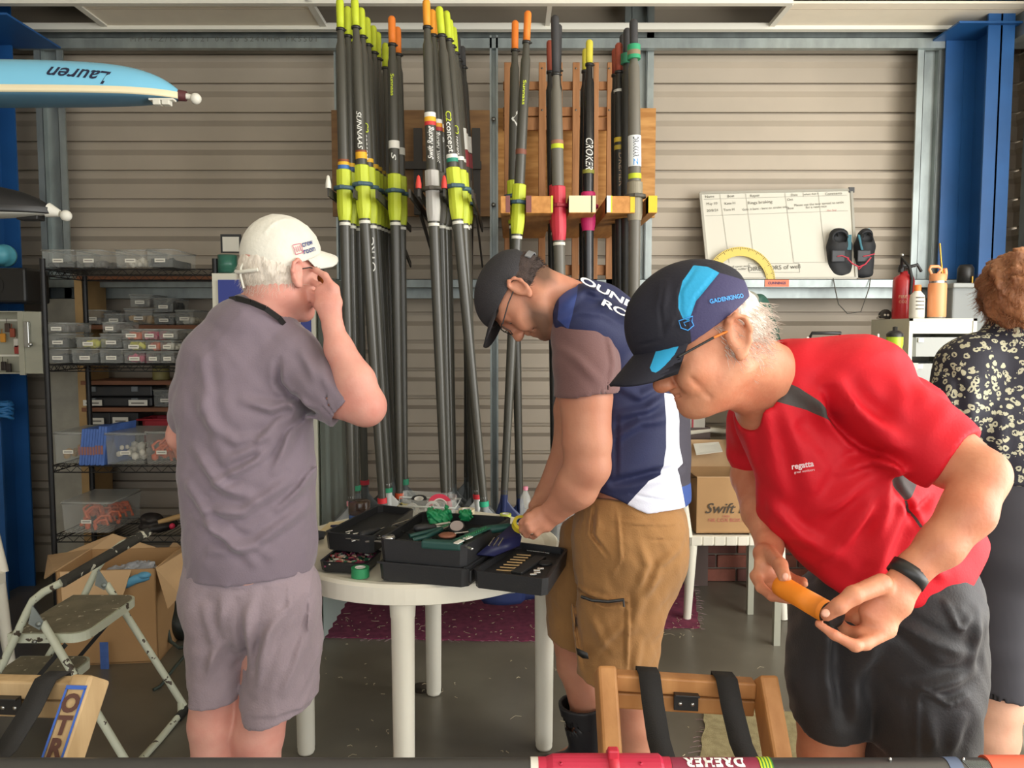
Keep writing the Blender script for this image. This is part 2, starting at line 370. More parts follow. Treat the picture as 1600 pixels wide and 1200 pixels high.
# top girt: recessed web above, lip below
def zy(y, d): return P(800, y, d).z
q = MB(); q.mm((-2.75, 4.36, zy(60, 4.36)), (2.66, 4.44, ZC+.03)); q.mm((-2.75, 4.30, zy(75, 4.3)), (2.55, 4.34, zy(58.5, 4.3))); q.mm((-2.75, 4.30, zy(58.5, 4.3)-.003), (2.55, 4.42, zy(58.5, 4.3)))
g1 = q.build('top_girt', M_GALV, wall)
lettering('MP14-Z/15513-21 04 20 5244MM PK5501', plane_fn((P(350, 61.5, 4.296)), (1, 0, 0), (0, 0, .8)), mat('faded_ink', hexc('70736c'), .7), g1, .045, spacing=1.35)
# middle girt / ledge
q = MB(); q.mm((-2.75, 4.24, zy(449, 4.24)), (2.7, 4.27, zy(436, 4.24))); q.mm((-2.75, 4.24, zy(436, 4.24)-.004), (2.7, 4.46, zy(436, 4.24))); q.mm((-2.75, 4.33, zy(466, 4.33)), (2.7, 4.45, zy(450, 4.33)))
g2 = q.build('middle_girt', M_GALV, wall); ZL = zy(436, 4.24)
# vertical studs
def stud(name, xa, xb, ya, yb, d, depth=.07, parent=wall):
    a = P(xa, ya, d); b = P(xb, ya, d); zt = P(xa, ya, d).z; zb = P(xa, yb, d).z if yb else 0
    wd = b.x-a.x; o = MB()
    o.mm((a.x, d, zb), (a.x+wd*.24, d+.012, zt)); o.mm((b.x-wd*.24, d, zb), (b.x, d+.012, zt)); o.mm((a.x+wd*.2, d+depth*.5, zb), (b.x-wd*.2, d+depth*.5+.01, zt))
    o.mm((a.x+wd*.22, d, zb), (a.x+wd*.25, d+depth*.55, zt)); o.mm((b.x-wd*.25, d, zb), (b.x-wd*.22, d+depth*.55, zt))
    return o.build(name, M_GALV, parent)
stud('wall_stud', 52, 97, 76, 0, 4.33); stud('wall_stud', 1435, 1478, 76, 0, 4.33); stud('wall_stud', 977, 1023, 0, 0, 4.36)
stud('wall_stud', 521, 534, 76, 0, 4.36); stud('wall_stud', 765, 778, 55, 0, 4.30)
for yy in (186, 320, 470):
    c = P(771, yy, 4.295); q = MB(); q.lathe(c, [(.012, 0), (.012, .004), (.005, .007), (0, .007)], (0, -1, 0), 10); q.build('stud_bolt', mat('steel', hexc('8a8d8a'), .3, .9), wall)
# side wall beam + stud
q = MB(); q.mm((2.66, 3.3, ZC-.12), (2.93, 4.25, ZC+.02)); q.build('eave_beam', M_GALV, wr)
q = MB(); q.mm((2.80, 4.17, 0), (2.84, 4.22, ZC-.1)); q.mm((2.84, 4.19, 0), (2.93, 4.20, ZC-.1)); q.build('wall_stud', M_GALV, wr)
q = MB(); q.mm((2.80, 3.3, 1.7), (2.9, 4.4, 1.78)); q.build('side_girt', M_GALV, wr)
# blue steel columns: web plus flanges
def column(x0, x1, y0, y1, z1, web=None):
    q = MB(); q.mm((x0, y0, 0), (x1, y0+.012, z1)); q.mm((x0, y1-.012, 0), (x1, y1, z1)); xm = (x0+x1)/2 if web is None else web; q.mm((xm-.005, y0, 0), (xm+.005, y1, z1)); return q
c1 = column(2.50, 2.64, 4.08, 4.30, 3.35).build('steel_column', M_BLUE, wr)
q = MB(); q.mm((2.40, 4.29, 0), (2.64, 4.30, ZC-.02)); q.mm((2.33, 4.05, ZC-.06), (2.70, 4.30, ZC-.05)); q.build('column_plate', M_BLUE, wr)
c2 = column(-3.14, -2.74, 4.02, 4.26, 3.6, web=-2.83).build('steel_column', M_BLUE, wl)
q = MB(); q.mm((-3.14, 3.85, ZC-.10), (-2.5, 4.3, ZC-.09)); q.mm((-3.14, 4.0, 0), (-2.9, 4.02, 3.5)); q.build('column_plate', M_BLUE, wl)
# brick plinth, brick by brick
M_BRICK = [mat('brick_red', hexc('7d4a3c'), .85, var=.15, vscale=20), mat('brick_brown', hexc('5e3a33'), .85, var=.15, vscale=20)]
bq = MB(); bq.bbox((0, 0, 0), (.225, .1, .072), .004); bme = None
for r in range(4):
    for i in range(9):
        x = .72+i*.236+(.118 if r % 2 else 0); z = .038+r*.083
        q = MB(); q.bbox((x, 4.37, z), (.225, .1, .072), .004)
        if bme is None:
            o = q.build('brick', M_BRICK[0], wall); bme = o; bx = x; bz = z
        else:
            o = bme.copy(); COL.objects.link(o); o.parent = wall; o.location = (x-bx, 0, z-bz)
            if (r*3+i*2) % 5 < 2:
                o.data = bme.data.copy(); o.data.materials[0] = M_BRICK[1]
box_obj('mortar', (.6, 4.335, 0), (2.95, 4.42, .33), mat('mortar', hexc('6d655c'), .9), wall)
# pale concrete post at the left, behind the wire shelf
q = MB(); q.mm((-2.62, 4.24, 0), (-2.36, 4.30, zy(467, 4.24))); q.build('trim_1', mat('raw_fibre_cement', hexc('a29e90'), .9, var=.12, vscale=9)); tag(bpy.data.objects['trim_1'], kind='structure')
# ================================================================ people
def soft_layer(M, at, c, s0, s1):
    nt = M.node_tree; b = nt.nodes['Principled BSDF']; L = b.inputs['Base Color'].links; src = L[0].from_socket
    a = nt.nodes.new('ShaderNodeAttribute'); a.attribute_name = at
    g = nt.nodes.new('ShaderNodeMapRange'); g.inputs['From Min'].default_value = s0; g.inputs['From Max'].default_value = s1
    nt.links.new(a.outputs['Fac'], g.inputs['Value']); mx = nt.nodes.new('ShaderNodeMix'); mx.data_type = 'RGBA'
    nt.links.new(g.outputs['Result'], mx.inputs['Factor']); nt.links.new(src, mx.inputs['A']); mx.inputs['B'].default_value = (*c, 1)
    nt.links.new(mx.outputs['Result'], b.inputs['Base Color']); return M
SK1 = mat('skin_pink', hexc('dba494'), .5, sss=.15, col2=hexc('cf8a7c'), vscale=9, bump=.12, bscale=180, spec=.35)
SK2 = mat('skin_olive', hexc('c68d72'), .5, sss=.15, col2=hexc('b97c63'), vscale=9, bump=.12, bscale=180, spec=.35)
SK3 = mat('skin_tanned', hexc('d39473'), .45, sss=.15, col2=hexc('c37b5c'), vscale=14, bump=.2, bscale=120, spec=.4)
SK4 = mat('skin_pale', hexc('dcae93'), .5, sss=.15, col2=hexc('cf9c82'), vscale=9, bump=.1, bscale=180)
soft_layer(SK2, 'stubble', hexc('6e5040'), -.012, .016)
M_EYE = mat('eyeball', hexc('e9e4da'), .2); M_IRIS = mat('iris', hexc('4b3a2c'), .3)
M_LENS = mat('clear_lens', hexc('b9b7ae'), .05, alpha=.25); M_BLK = mat('black_plastic', hexc('232323'), .4)
def V3(*a): return Vector(a)
class Head:
    def __init__(s, c, f, up=(0, 0, 1), sc=1.0):
        s.c = Vector(c); s.f = Vector(f).normalized(); up = Vector(up); s.l = up.cross(s.f).normalized(); s.u = s.f.cross(s.l).normalized(); s.sc = sc
        s.R = np.array([[s.f[i], s.l[i], s.u[i]] for i in range(3)]); s.M = Matrix(s.R.tolist())
    def w(s, x, y, z): return s.c+(s.f*x+s.l*y+s.u*z)*s.sc
    def add(s, S, ears=True, wrinkle=0, skull=(-.014, .094), jz=1.0):
        sc, R = s.sc, s.R; w = lambda x, y, z: s.w(x, y, z if z > -.04 else -.04+(z+.04)*jz)
        def e(c, r, k=.02, op='u'): S.ell(w(*c), [q*sc for q in r], R, k*sc, op)
        def cn(a, b, ra, rb, k=.015, op='u'): S.cone(w(*a), w(*b), ra*sc, rb*sc, k=k*sc, op=op)
        e((skull[0], 0, .025), (skull[1], .074, .088)); e((.045, 0, .038), (.046, .06, .05), .03)
        e((.036, 0, -.03), (.056, .057, .08), .03); e((.028, 0, -.072), (.056, .05, .036), .03)
        cn((-.005, .05, -.055), (.062, .022, -.1), .02, .017, .03); cn((-.005, -.05, -.055), (.062, -.022, -.1), .02, .017, .03)
        e((.078, 0, -.1), (.019, .022, .018), .025)
        cn((.082, -.036, .02), (.09, 0, .016), .009, .01, .02); cn((.082, .036, .02), (.09, 0, .016), .009, .01, .02)
        for y in (-1, 1):
            e((.062, .042*y, -.026), (.022, .02, .02), .025)
            e((.094, .031*y, .0), (.014, .015, .011), .014, 's')
            cn((.079, .019*y, .004), (.079, .042*y, .003), .009, .008, .006); cn((.083, .018*y, -.006), (.079, .043*y, -.006), .0045, .004, .006)
            e((.102, .013*y, -.036), (.012, .0085, .009), .008)
            cn((.097, .018*y, -.034), (.076, .037*y, -.072), .0035, .003, .008, 's'); e((.078, .036*y, -.04), (.016, .013, .018), .018) # cheek and nasolabial crease
            if wrinkle: cn((.080, .056*y, -.036), (.062, .052*y, -.088), .0016, .001, .008, 's'); cn((.052, .067*y, .0), (.037, .070*y, .01), .0012, .001, .005, 's'); cn((.054, .067*y, -.008), (.038, .071*y, -.006), .0012, .001, .005, 's')
            if ears:
                e((-.008, .08*y, -.002), (.019, .008, .032), .012)
                rim = [(.002, .078, .012), (-.002, .087, .028), (-.014, .092, .033), (-.027, .092, .022), (-.029, .09, .004), (-.021, .087, -.014), (-.008, .083, -.03), (.001, .079, -.034)]
                for a, b in zip(rim[:-1], rim[1:]): cn((a[0], a[1]*y, a[2]), (b[0], b[1]*y, b[2]), .0045, .0045, .006)
                e((-.008, .094*y, .0), (.011, .011, .017), .006, 's'); e((-.012, .094*y, .016), (.009, .007, .009), .005, 's')
                e((.0, .083*y, -.03), (.007, .005, .008), .006)
        cn((.092, 0, .008), (.112, 0, -.03), .009, .0125, .014); e((.113, 0, -.034), (.012, .011, .01), .01)
        e((.098, .007, -.046), (.005, .004, .004), .004, 's'); e((.098, -.007, -.046), (.005, .004, .004), .004, 's')
        cn((.09, 0, -.056), (.08, .022, -.062), .009, .006, .01); cn((.09, 0, -.056), (.08, -.022, -.062), .009, .006, .01)
        cn((.088, 0, -.071), (.078, .02, -.068), .008, .005, .01); cn((.088, 0, -.071), (.078, -.02, -.068), .008, .005, .01)
        cn((.104, 0, -.0635), (.072, .032, -.068), .003, .0022, .004, 's'); cn((.104, 0, -.0635), (.072, -.032, -.068), .003, .0022, .004, 's')
    def eyes(s, root):
        for y in (-1, 1):
            q = MB(); q.ball(s.w(.0765, .0305*y, -.001), .0115*s.sc, n=14, R=s.M); e = q.build('eyeball', M_EYE, root)
            q = MB(); q.ball(s.w(.083, .0305*y, -.003), .0057*s.sc, n=10, R=s.M); q.build('iris', M_IRIS, e)
def chain(S, pts, k=.03, op='u', yside=False):
    """pts: (x, y, depth, half width in px, half thickness in m or None)"""
    W = [P(p[0], p[1], p[2]) for p in pts]
    for i in range(len(pts)-1):
        a, b = pts[i], pts[i+1]; ra, rb = m(a[3], a[2]), m(b[3], b[2]); ta = a[4] if len(a) > 4 else None; tb = b[4] if len(b) > 4 else None
        if i and op == 'u': k = min(k, .014)
        if ta is None and tb is None: S.cone(W[i], W[i+1], ra, rb, k=k, op=op)
        else:
            dr = (W[i+1]-W[i]); side = Vector((dr.z, 0, -dr.x)) if not yside else Vector((1, 0, 0))
            S.cone(W[i], W[i+1], ra, rb, side, ta or ra, tb or rb, k, op)
def digits(S, fingers, r0=.0088, k=.004):
    for f in fingers:
        W = [P(*p[:3]) for p in f]; n = len(W)
        for i in range(n-1):
            a = f[0][3] if len(f[0]) > 3 else r0
            S.cone(W[i], W[i+1], a*(1-.12*i), a*(1-.12*(i+1)), k=.005 if i else .012)
def nails(root, M, pts):
    for a, b, nrm in pts:
        q = MB(); q.ball(a, .005, (1.2, 1, .35), n=8, R=Matrix((Vector(b).normalized(), Vector(nrm).cross(Vector(b)).normalized(), Vector(nrm).normalized())).transposed()); q.build('nail', M, root)
def folds(S, items, d, g=1.0):
    for f in items:
        pts, amp, wd = f[:3]; amp *= g; dd = f[3] if len(f) > 3 else d
        S.crease([P(x, y, dd) for x, y in pts], amp, wd, dd+.14)
def pxpoly(pts, d): return [(P(x, y, d).x, P(x, y, d).z) for x, y in pts]
def mk(pts, d, ymax=None, ymin=None):
    pl = pxpoly(pts, d)
    def fn(v):
        r = poly_sd(pl, v[:, 0], v[:, 2])
        if ymax is not None: r = np.minimum(r, ymax-v[:, 1])
        if ymin is not None: r = np.minimum(r, v[:, 1]-ymin)
        return r
    return fn
def shoe(name, root, c, f, M, L=.29):
    S = SDF(); f = Vector(f).normalized(); c = Vector(c); l = Vector((0, 0, 1)).cross(f); up = Vector((0, 0, 1))
    R = np.array([[f[i], l[i], up[i]] for i in range(3)])
    S.ell(c+f*.03+up*.03, (.10, .046, .045), R); S.ell(c+f*.13+up*.025, (.07, .048, .032), R, k=.03); S.ell(c-f*.04+up*.05, (.05, .038, .055), R, k=.03)
    S.plane(c+up*.003, (0, 0, -1)); return sdf_obj(name, S, .006, M, root)
def cap_sdf(H, c=(.006, 0, .04), r=(.112, .088, .104), plane_pt=(0, 0, .022), plane_n=(-.12, 0, -1), gap=None):
    S = SDF(); w = H.w; R = H.R; sc = H.sc
    S.ell(w(*c), [q*sc for q in r], R)
    S.ell(w(c[0]-.002, c[1], c[2]-.012), [(q-.0085)*sc for q in r], R, .003, 's')
    S.plane(w(*plane_pt), H.M @ Vector(plane_n), .002)
    if gap:
        S.ell(w(*gap[0]), [q*sc for q in gap[1]], R, .003, 's')
    return S
def peak(H, M, cp, x0=.086, z0=.03, x1=.185, z1=.005, bw=.08, droop=.03, th=.004, name='cap_peak', sweep=.075):
    q = MB(); g = []
    for j in range(9):
        s = j/8; row = []
        for i in range(17):
            t = (i-8)/8; c = math.sqrt(max(0, 1-.97*t*t)); y = t*bw*(1-.12*s*(1-c)); xs = x0-(sweep*t*t); xe = xs+(x1-x0+sweep*t*t)*(c**.7)
            x = xs+(xe-xs)*s; z = z0+(z1-z0)*s-droop*t*t*(.75+.35*s)
            row.append(H.w(x, y, z))
        g.append(row)
    q.sheet(g, H.u*-th); o = q.build(name, M, cp)
    return o
def strands(name, pts_dirs, M, root, r=.0009, seg=4, droop=.0):
    q = MB()
    for p, d, L in pts_dirs:
        pt = [p]; dd = Vector(d).normalized()
        for i in range(seg):
            dd = (dd+Vector((random.gauss(0, .22), random.gauss(0, .22), random.gauss(0, .22)-droop))).normalized(); pt.append(pt[-1]+dd*L/seg)
        q.tube(pt, r, 3, False, rad=[r*(1-.75*i/seg) for i in range(seg+1)])
    o = q.build(name, M, root); o['kind'] = 'stuff'; return o

# ---------------------------------------------------------------- man in the grey T-shirt (left, back to us)
def man_grey():
    root = thing('person', 'person in grey T-shirt and white cap, back turned, hand raised to the face', 'person', (P(388, 1000, 2.0).x, 2.0, 0))
    d = 2.0; H = Head(P(438, 429, d), (.60, .80, .0), sc=1.0); S = SDF(); H.add(S)
    S.cone(H.w(-.03, 0, -.05), P(402, 520, 2.0), .058, .062, k=.03)
    chain(S, [(395, 520, d, 60), (388, 700, d, 75), (390, 880, d, 78)])
    S.cone(P(330, 545, 2.0), P(455, 555, 2.0), .05, .05, k=.04)
    # raised right arm
    chain(S, [(452, 560, 1.97, 33), (520, 618, 1.93, 33), (572, 636, 1.9, 31)]); chain(S, [(570, 632, 1.9, 30), (556, 596, 1.9, 30), (530, 545, 1.92, 22), (520, 512, 1.93, 16, .024)], k=.02)
    chain(S, [(521, 512, 1.93, 15, .021), (513, 475, 1.94, 21, .018), (511, 452, 1.95, 20, .015)], k=.012)
    digits(S, [[(520, 450, 1.94, .0105), (508, 431, 1.96), (495, 423, 1.98), (485, 419, 2.0)], [(511, 457, 1.95, .0105), (498, 446, 1.98), (488, 440, 2.0), (480, 434, 2.01)],
               [(506, 466, 1.955, .010), (494, 460, 1.99), (484, 456, 2.0), (477, 449, 2.01)], [(502, 474, 1.96, .009), (493, 471, 1.99), (483, 465, 2.0), (477, 459, 2.01)],
               [(513, 492, 1.96, .013), (497, 478, 2.0), (487, 468, 2.03)]])
    # left arm hangs bent in front of the body
    chain(S, [(328, 560, 2.0, 33), (298, 640, 2.02, 28), (288, 680, 2.06, 26)]); S.cone(P(288, 680, 2.06), P(300, 740, 2.3), .04, .028, k=.02); S.cone(P(300, 740, 2.3), P(315, 745, 2.38), .032, .03, k=.02)
    for x, y in ((318, 742), (314, 750), (309, 757), (303, 763)): S.cone(P(x, y, 2.38), P(x+5, y+4, 2.45), .009, .008, k=.006); S.cone(P(x+5, y+4, 2.45), P(x+14, y+2, 2.46), .008, .007, k=.005)
    S.cone(P(312, 738, 2.36), P(325, 728, 2.40), .012, .010, k=.01)
    # legs
    chain(S, [(345, 900, d, 50), (335, 1070, d, 37), (333, 1130, d, 38), (336, 1190, d, 35), (340, 1310, d, 22), (342, 1350, d, 22)]); chain(S, [(435, 900, d, 50), (415, 1090, d, 40), (403, 1150, d, 40), (400, 1190, d, 37), (402, 1310, d, 23), (404, 1350, d, 23)])
    for x in (342, 404):
        c = P(x, 1365, d); S.cone(c, (c.x+.09, d+.1, .03), .035, .03, k=.03)
    sdf_obj('body', S, .0048, SK1, root); H.eyes(root)
    c = P(342, 1374, d); shoe('shoe', root, (c.x+.01, d+.01, 0), (.7, .7, 0), M_BLK); c = P(404, 1374, d); shoe('shoe', root, (c.x+.01, d+.01, 0), (.7, .7, 0), M_BLK)
    # hair
    S = SDF(); w = H.w; sc = 1
    S.ell(w(-.012, 0, .015), (.1, .079, .085), H.R); S.plane(w(.0, 0, 0), H.M @ Vector((1, 0, .9)), .01); S.plane(w(-.02, 0, -.062), H.M @ Vector((.25, 0, -1)), .008)
    S.wave((260, 260, 60), .0012, 3)
    M_WH = mat('white_hair', hexc('d9cfc2'), .7, var=.12, vscale=60, bump=.6, bscale=220, stretch=(1, 1, .15)); hr = sdf_obj('hair', S, .003, M_WH, root)
    st = []
    for i in range(900):
        a = random.uniform(-1.9, 1.9); z = random.uniform(-.06, .03); p = w(-.012-.099*math.cos(a)*math.sqrt(max(.05, 1-((z-.02)/.09)**2)), .078*math.sin(a)*math.sqrt(max(.05, 1-((z-.02)/.09)**2)), z)
        if (p-w(-.018, 0, .02)).dot(H.f) < .03: st.append((p, (H.u*-1-H.f*.1+(p-w(-.018, 0, .02)).normalized()*.12), random.uniform(.018, .03)))
    strands('hair_strands', st, M_WH, root, .0006, 3)
    # cap
    Mc = mat('white_cap_cloth', hexc('dad7cb'), .8, var=.04, vscale=20, bump=.35, bscale=90, sheen=.2)
    C = cap_sdf(H, c=(.004, 0, .05), r=(.11, .088, .106), plane_pt=(0, 0, .026), plane_n=(.36, 0, -1), gap=((-.114, 0, .024), (.045, .032, .017)))
    for y in (-.045, 0, .045): # seam welts over the crown
        for i in range(7):
            a0 = math.radians(15+i*22); a1 = math.radians(15+(i+1)*22)
            if a1 > math.radians(165): break
            sq = math.sqrt(1-(y/.088)**2)
            C.fold([w(.004+.11*sq*math.cos(a), y, .05+.103*sq*math.sin(a)) for a in (a0, a1)], .0045, .0035)
    cp = sdf_obj('cap', C, .0032, Mc, root); peak(H, Mc, cp, .092, .078, .168, .066, .084, .045)
    q = MB(); q.tube([w(-.105, .0, .03), w(-.116, 0, .01), w(-.118, 0, -.01), w(-.110, 0, -.04)], .003, 8); q.build('cap_strap', M_WHITE, cp)
    q = MB(); q.tube([w(-.1, .046, .004), w(-.114, .024, .001), w(-.119, 0, -.001), w(-.114, -.024, .001), w(-.1, -.046, .004)], .005, 8); q.build('cap_band', Mc, cp)
    def capfn(cx, cz): # maps text onto the right side of the crown
        def fn(u, v):
            x, z = cx+u, cz+v; s2 = max(.02, 1-((x-.004)/.111)**2-((z-.05)/.107)**2); return w(x, -.0895*math.sqrt(s2)-.0018, z)
        return fn
    rot = lambda f, a: (lambda u, v: f(u*math.cos(a)-v*math.sin(a), u*math.sin(a)+v*math.cos(a)))
    mi = mat('navy_thread', hexc('3a4478'), .7); mp = mat('pink_thread', hexc('d06a86'), .7)
    lettering('crew', rot(capfn(.022, .078), .30), mi, cp, .021, bold=.0004); lettering('room', rot(capfn(.027, .061), .30), mi, cp, .021, bold=.0004)
    q = MB(); fn = rot(capfn(-.010, .060), .30); fr = [(-.012, -.012), (.012, -.012), (.012, .012), (-.012, .012)]
    q.tube([fn(*p) for p in [(-.011, -.012), (0, -.012), (.011, -.012), (.012, -.011), (.012, 0), (.012, .011), (.011, .012), (0, .012), (-.011, .012), (-.012, .011), (-.012, 0), (-.012, -.011)]], .0009, 5, closed=True)
    for x in (-.006, 0, .006): q.tube([fn(x, -.007), fn(x, .007)], .0009, 5)
    q.build('cap_emblem', mp, cp)
    # glasses
    g = MB(); g.tube([w(-.012, -.083, .008), w(.03, -.083, .016), (w(.085, -.071, .014))], .0018, 6); g.tube([w(-.012, .083, .008), w(.03, .083, .016), w(.085, .071, .014)], .0018, 6); g.tube([w(.085, -.071, .014), w(.102, -.045, .014), w(.11, 0, .014), w(.102, .045, .014), w(.085, .071, .014)], .0017, 6); gl = g.build('glasses', M_BLK, root)
    for y in (-1, 1):
        q = MB(); q.sheet([[w(.088+.014*(1-abs(i-1)*.6), y*(.016+.025*i), .012-.034*j) for i in range(3)] for j in range(2)], H.f*.0015); q.build('lens', mat('amber_lens', hexc('b9762c'), .1, alpha=.8), gl)
    # lanyard
    q = MB(); ln = [P(448, 512, 1.955), P(436, 497, 1.92), P(415, 482, 1.9), P(392, 472, 1.9), P(370, 466, 1.915), P(360, 468, 1.96)]
    for a, b in zip(ln[:-1], ln[1:]): q.beam(a, b, .005, .014, (0, -.4, 1))
    q.build('lanyard', M_BLK, root)
    # T-shirt
    S = SDF(); b = .0
    chain(S, [(400, 530, 2.0, 82, .095), (380, 575, 2.0, 98, .12), (382, 640, 2.0, 105, .135), (387, 740, 2.0, 105, .14), (390, 850, 2.0, 103, .14), (390, 900, 2.0, 103, .14)], k=.05)
    S.cone(P(340, 552, 2.0), P(450, 556, 1.98), .07, .072, k=.03); S.cone(P(402, 505, 1.98), P(402, 540, 2.0), .076, .095, k=.05)
    chain(S, [(455, 562, 1.97, 45), (500, 602, 1.94, 43), (560, 646, 1.91, 40)], k=.04); chain(S, [(330, 562, 2.0, 40), (305, 620, 2.02, 36), (298, 652, 2.03, 34)], k=.03)
    S.plane(P(546, 632, 1.92), Vector((.60, 0, -.52))*1, .003) if False else None
    # sleeve hem cut: keep everything left of / above the hem line, only near the sleeve
    a = P(543, 632, 1.92); S.cut(a, (.66, 0, -.5), .11); S.cone(P(522, 615, 1.925), P(575, 655, 1.91), .054, .056, k=.003, op='s')
    S.ell(P(272, 700, 2.05), (.02, .09, .04), k=.004, op='s')
    S.plane(P(390, 889, 2.0), Vector((.03, 0, -1)), .003)
    S.cone(P(425, 470, 2.0), P(404, 505, 1.99), .064, .068, k=.006, op='s')
    fd = 1.865
    folds(S, [([(452, 632), (420, 640), (380, 625)], .007, .012), ([(450, 640), (425, 668), (400, 700), (350, 720)], .007, .012), ([(452, 650), (440, 700), (425, 740)], .006, .010), ([(447, 625), (428, 600), (430, 565)], -.006, .009),
              ([(468, 640), (430, 690)], -.008, .009), ([(440, 760), (380, 800), (310, 795)], .007, .014), ([(470, 800), (400, 850), (330, 860)], .006, .013), ([(300, 700), (350, 760), (400, 780)], .006, .014), ([(290, 760), (340, 830), (420, 870)], .006, .013),
              ([(480, 700), (488, 780), (480, 860)], .005, .012), ([(300, 600), (320, 660)], .004, .015), ([(330, 660), (370, 690), (440, 680)], .004, .013), ([(465, 620), (480, 640), (500, 645)], -.01, .01, 1.93),
              ([(500, 570), (520, 610)], .004, .012, 1.88), ([(470, 545), (505, 600)], .004, .012, 1.9), ([(455, 655), (400, 720), (330, 760)], .006, .010), ([(300, 810), (350, 830), (400, 880)], .006, .012), ([(310, 560), (325, 640), (345, 700)], .005, .016), ([(490, 720), (460, 770), (430, 800)], .006, .009)], fd, 2.4)
    S.fold([P(430, 560, 1.9), P(432, 620, 1.88), P(424, 700, 1.86), P(423, 885, 1.87)], -.0025, .004)
    S.fold([P(452, 530, 1.92), P(432, 570, 1.88), P(436, 630, 1.88)], -.003, .004)
    S.wave((22, 22, 16), .0035, 5); S.wave((60, 60, 34), .0014, 8)
    Mt = mat('grey_tshirt_cloth', hexc('7d707b'), .75, var=.04, vscale=5, bump=.2, bscale=260, sheen=.3, spec=.25)
    sh = sdf_obj('t_shirt', S, .0055, Mt, root)
    # shorts
    S = SDF(); chain(S, [(390, 850, 2.0, 98, .125), (390, 930, 2.0, 103, .14)], k=.04)
    chain(S, [(345, 930, 2.0, 57, .12), (342, 1000, 2.0, 47, .11), (338, 1095, 2.0, 41, .095)], k=.03); chain(S, [(440, 930, 2.0, 60, .12), (445, 1000, 2.0, 56, .12), (435, 1120, 2.0, 58, .115)], k=.03)
    S.plane(P(340, 1083, 2.0), Vector((.0, 0, -1)), .002) if False else None
    S.plane(P(338, 1085, 2.0), Vector((-.02, 0, -1)), .003); 
    chain(S, [(435, 1080, 2.0, 56, .11), (432, 1125, 2.0, 58, .115)], k=.01); S.plane(P(430, 1108, 2.0), Vector((.22, 0, -1)), .003)
    chain(S, [(333, 1075, 2.0, 38, .085), (333, 1100, 2.0, 39, .09)], k=.003, op='s'); chain(S, [(425, 1098, 2.0, 50, .095), (425, 1140, 2.0, 52, .1)], k=.003, op='s')
    folds(S, [([(370, 940), (376, 1000), (371, 1080)], -.006, .012), ([(395, 930), (385, 1000), (380, 1090)], .008, .012), ([(430, 960), (410, 1030), (390, 1090)], .008, .014), ([(480, 960), (460, 1040), (440, 1090)], .007, .012), ([(320, 950), (330, 1010), (325, 1070)], .005, .013), ([(350, 930), (345, 990)], .005, .012),
              ([(404, 918), (444, 925), (447, 955), (400, 975)], .0025, .004), ([(355, 920), (395, 917)], .003, .005), ([(395, 900), (470, 905)], .004, .012), ([(474, 910), (476, 1000), (470, 1080)], .004, .006, 1.88), ([(460, 940), (420, 990), (400, 1040)], .005, .01), ([(350, 1000), (325, 1040), (310, 1075)], .005, .01)], 1.865, 1.6)
    S.wave((26, 26, 14), .003, 9); S.wave((80, 80, 50), .0013, 18)
    sdf_obj('shorts', S, .0055, mat('grey_cotton_shorts', hexc('95868d'), .85, var=.07, vscale=7, bump=.35, bscale=200, sheen=.2, spec=.2), root)
man_grey()
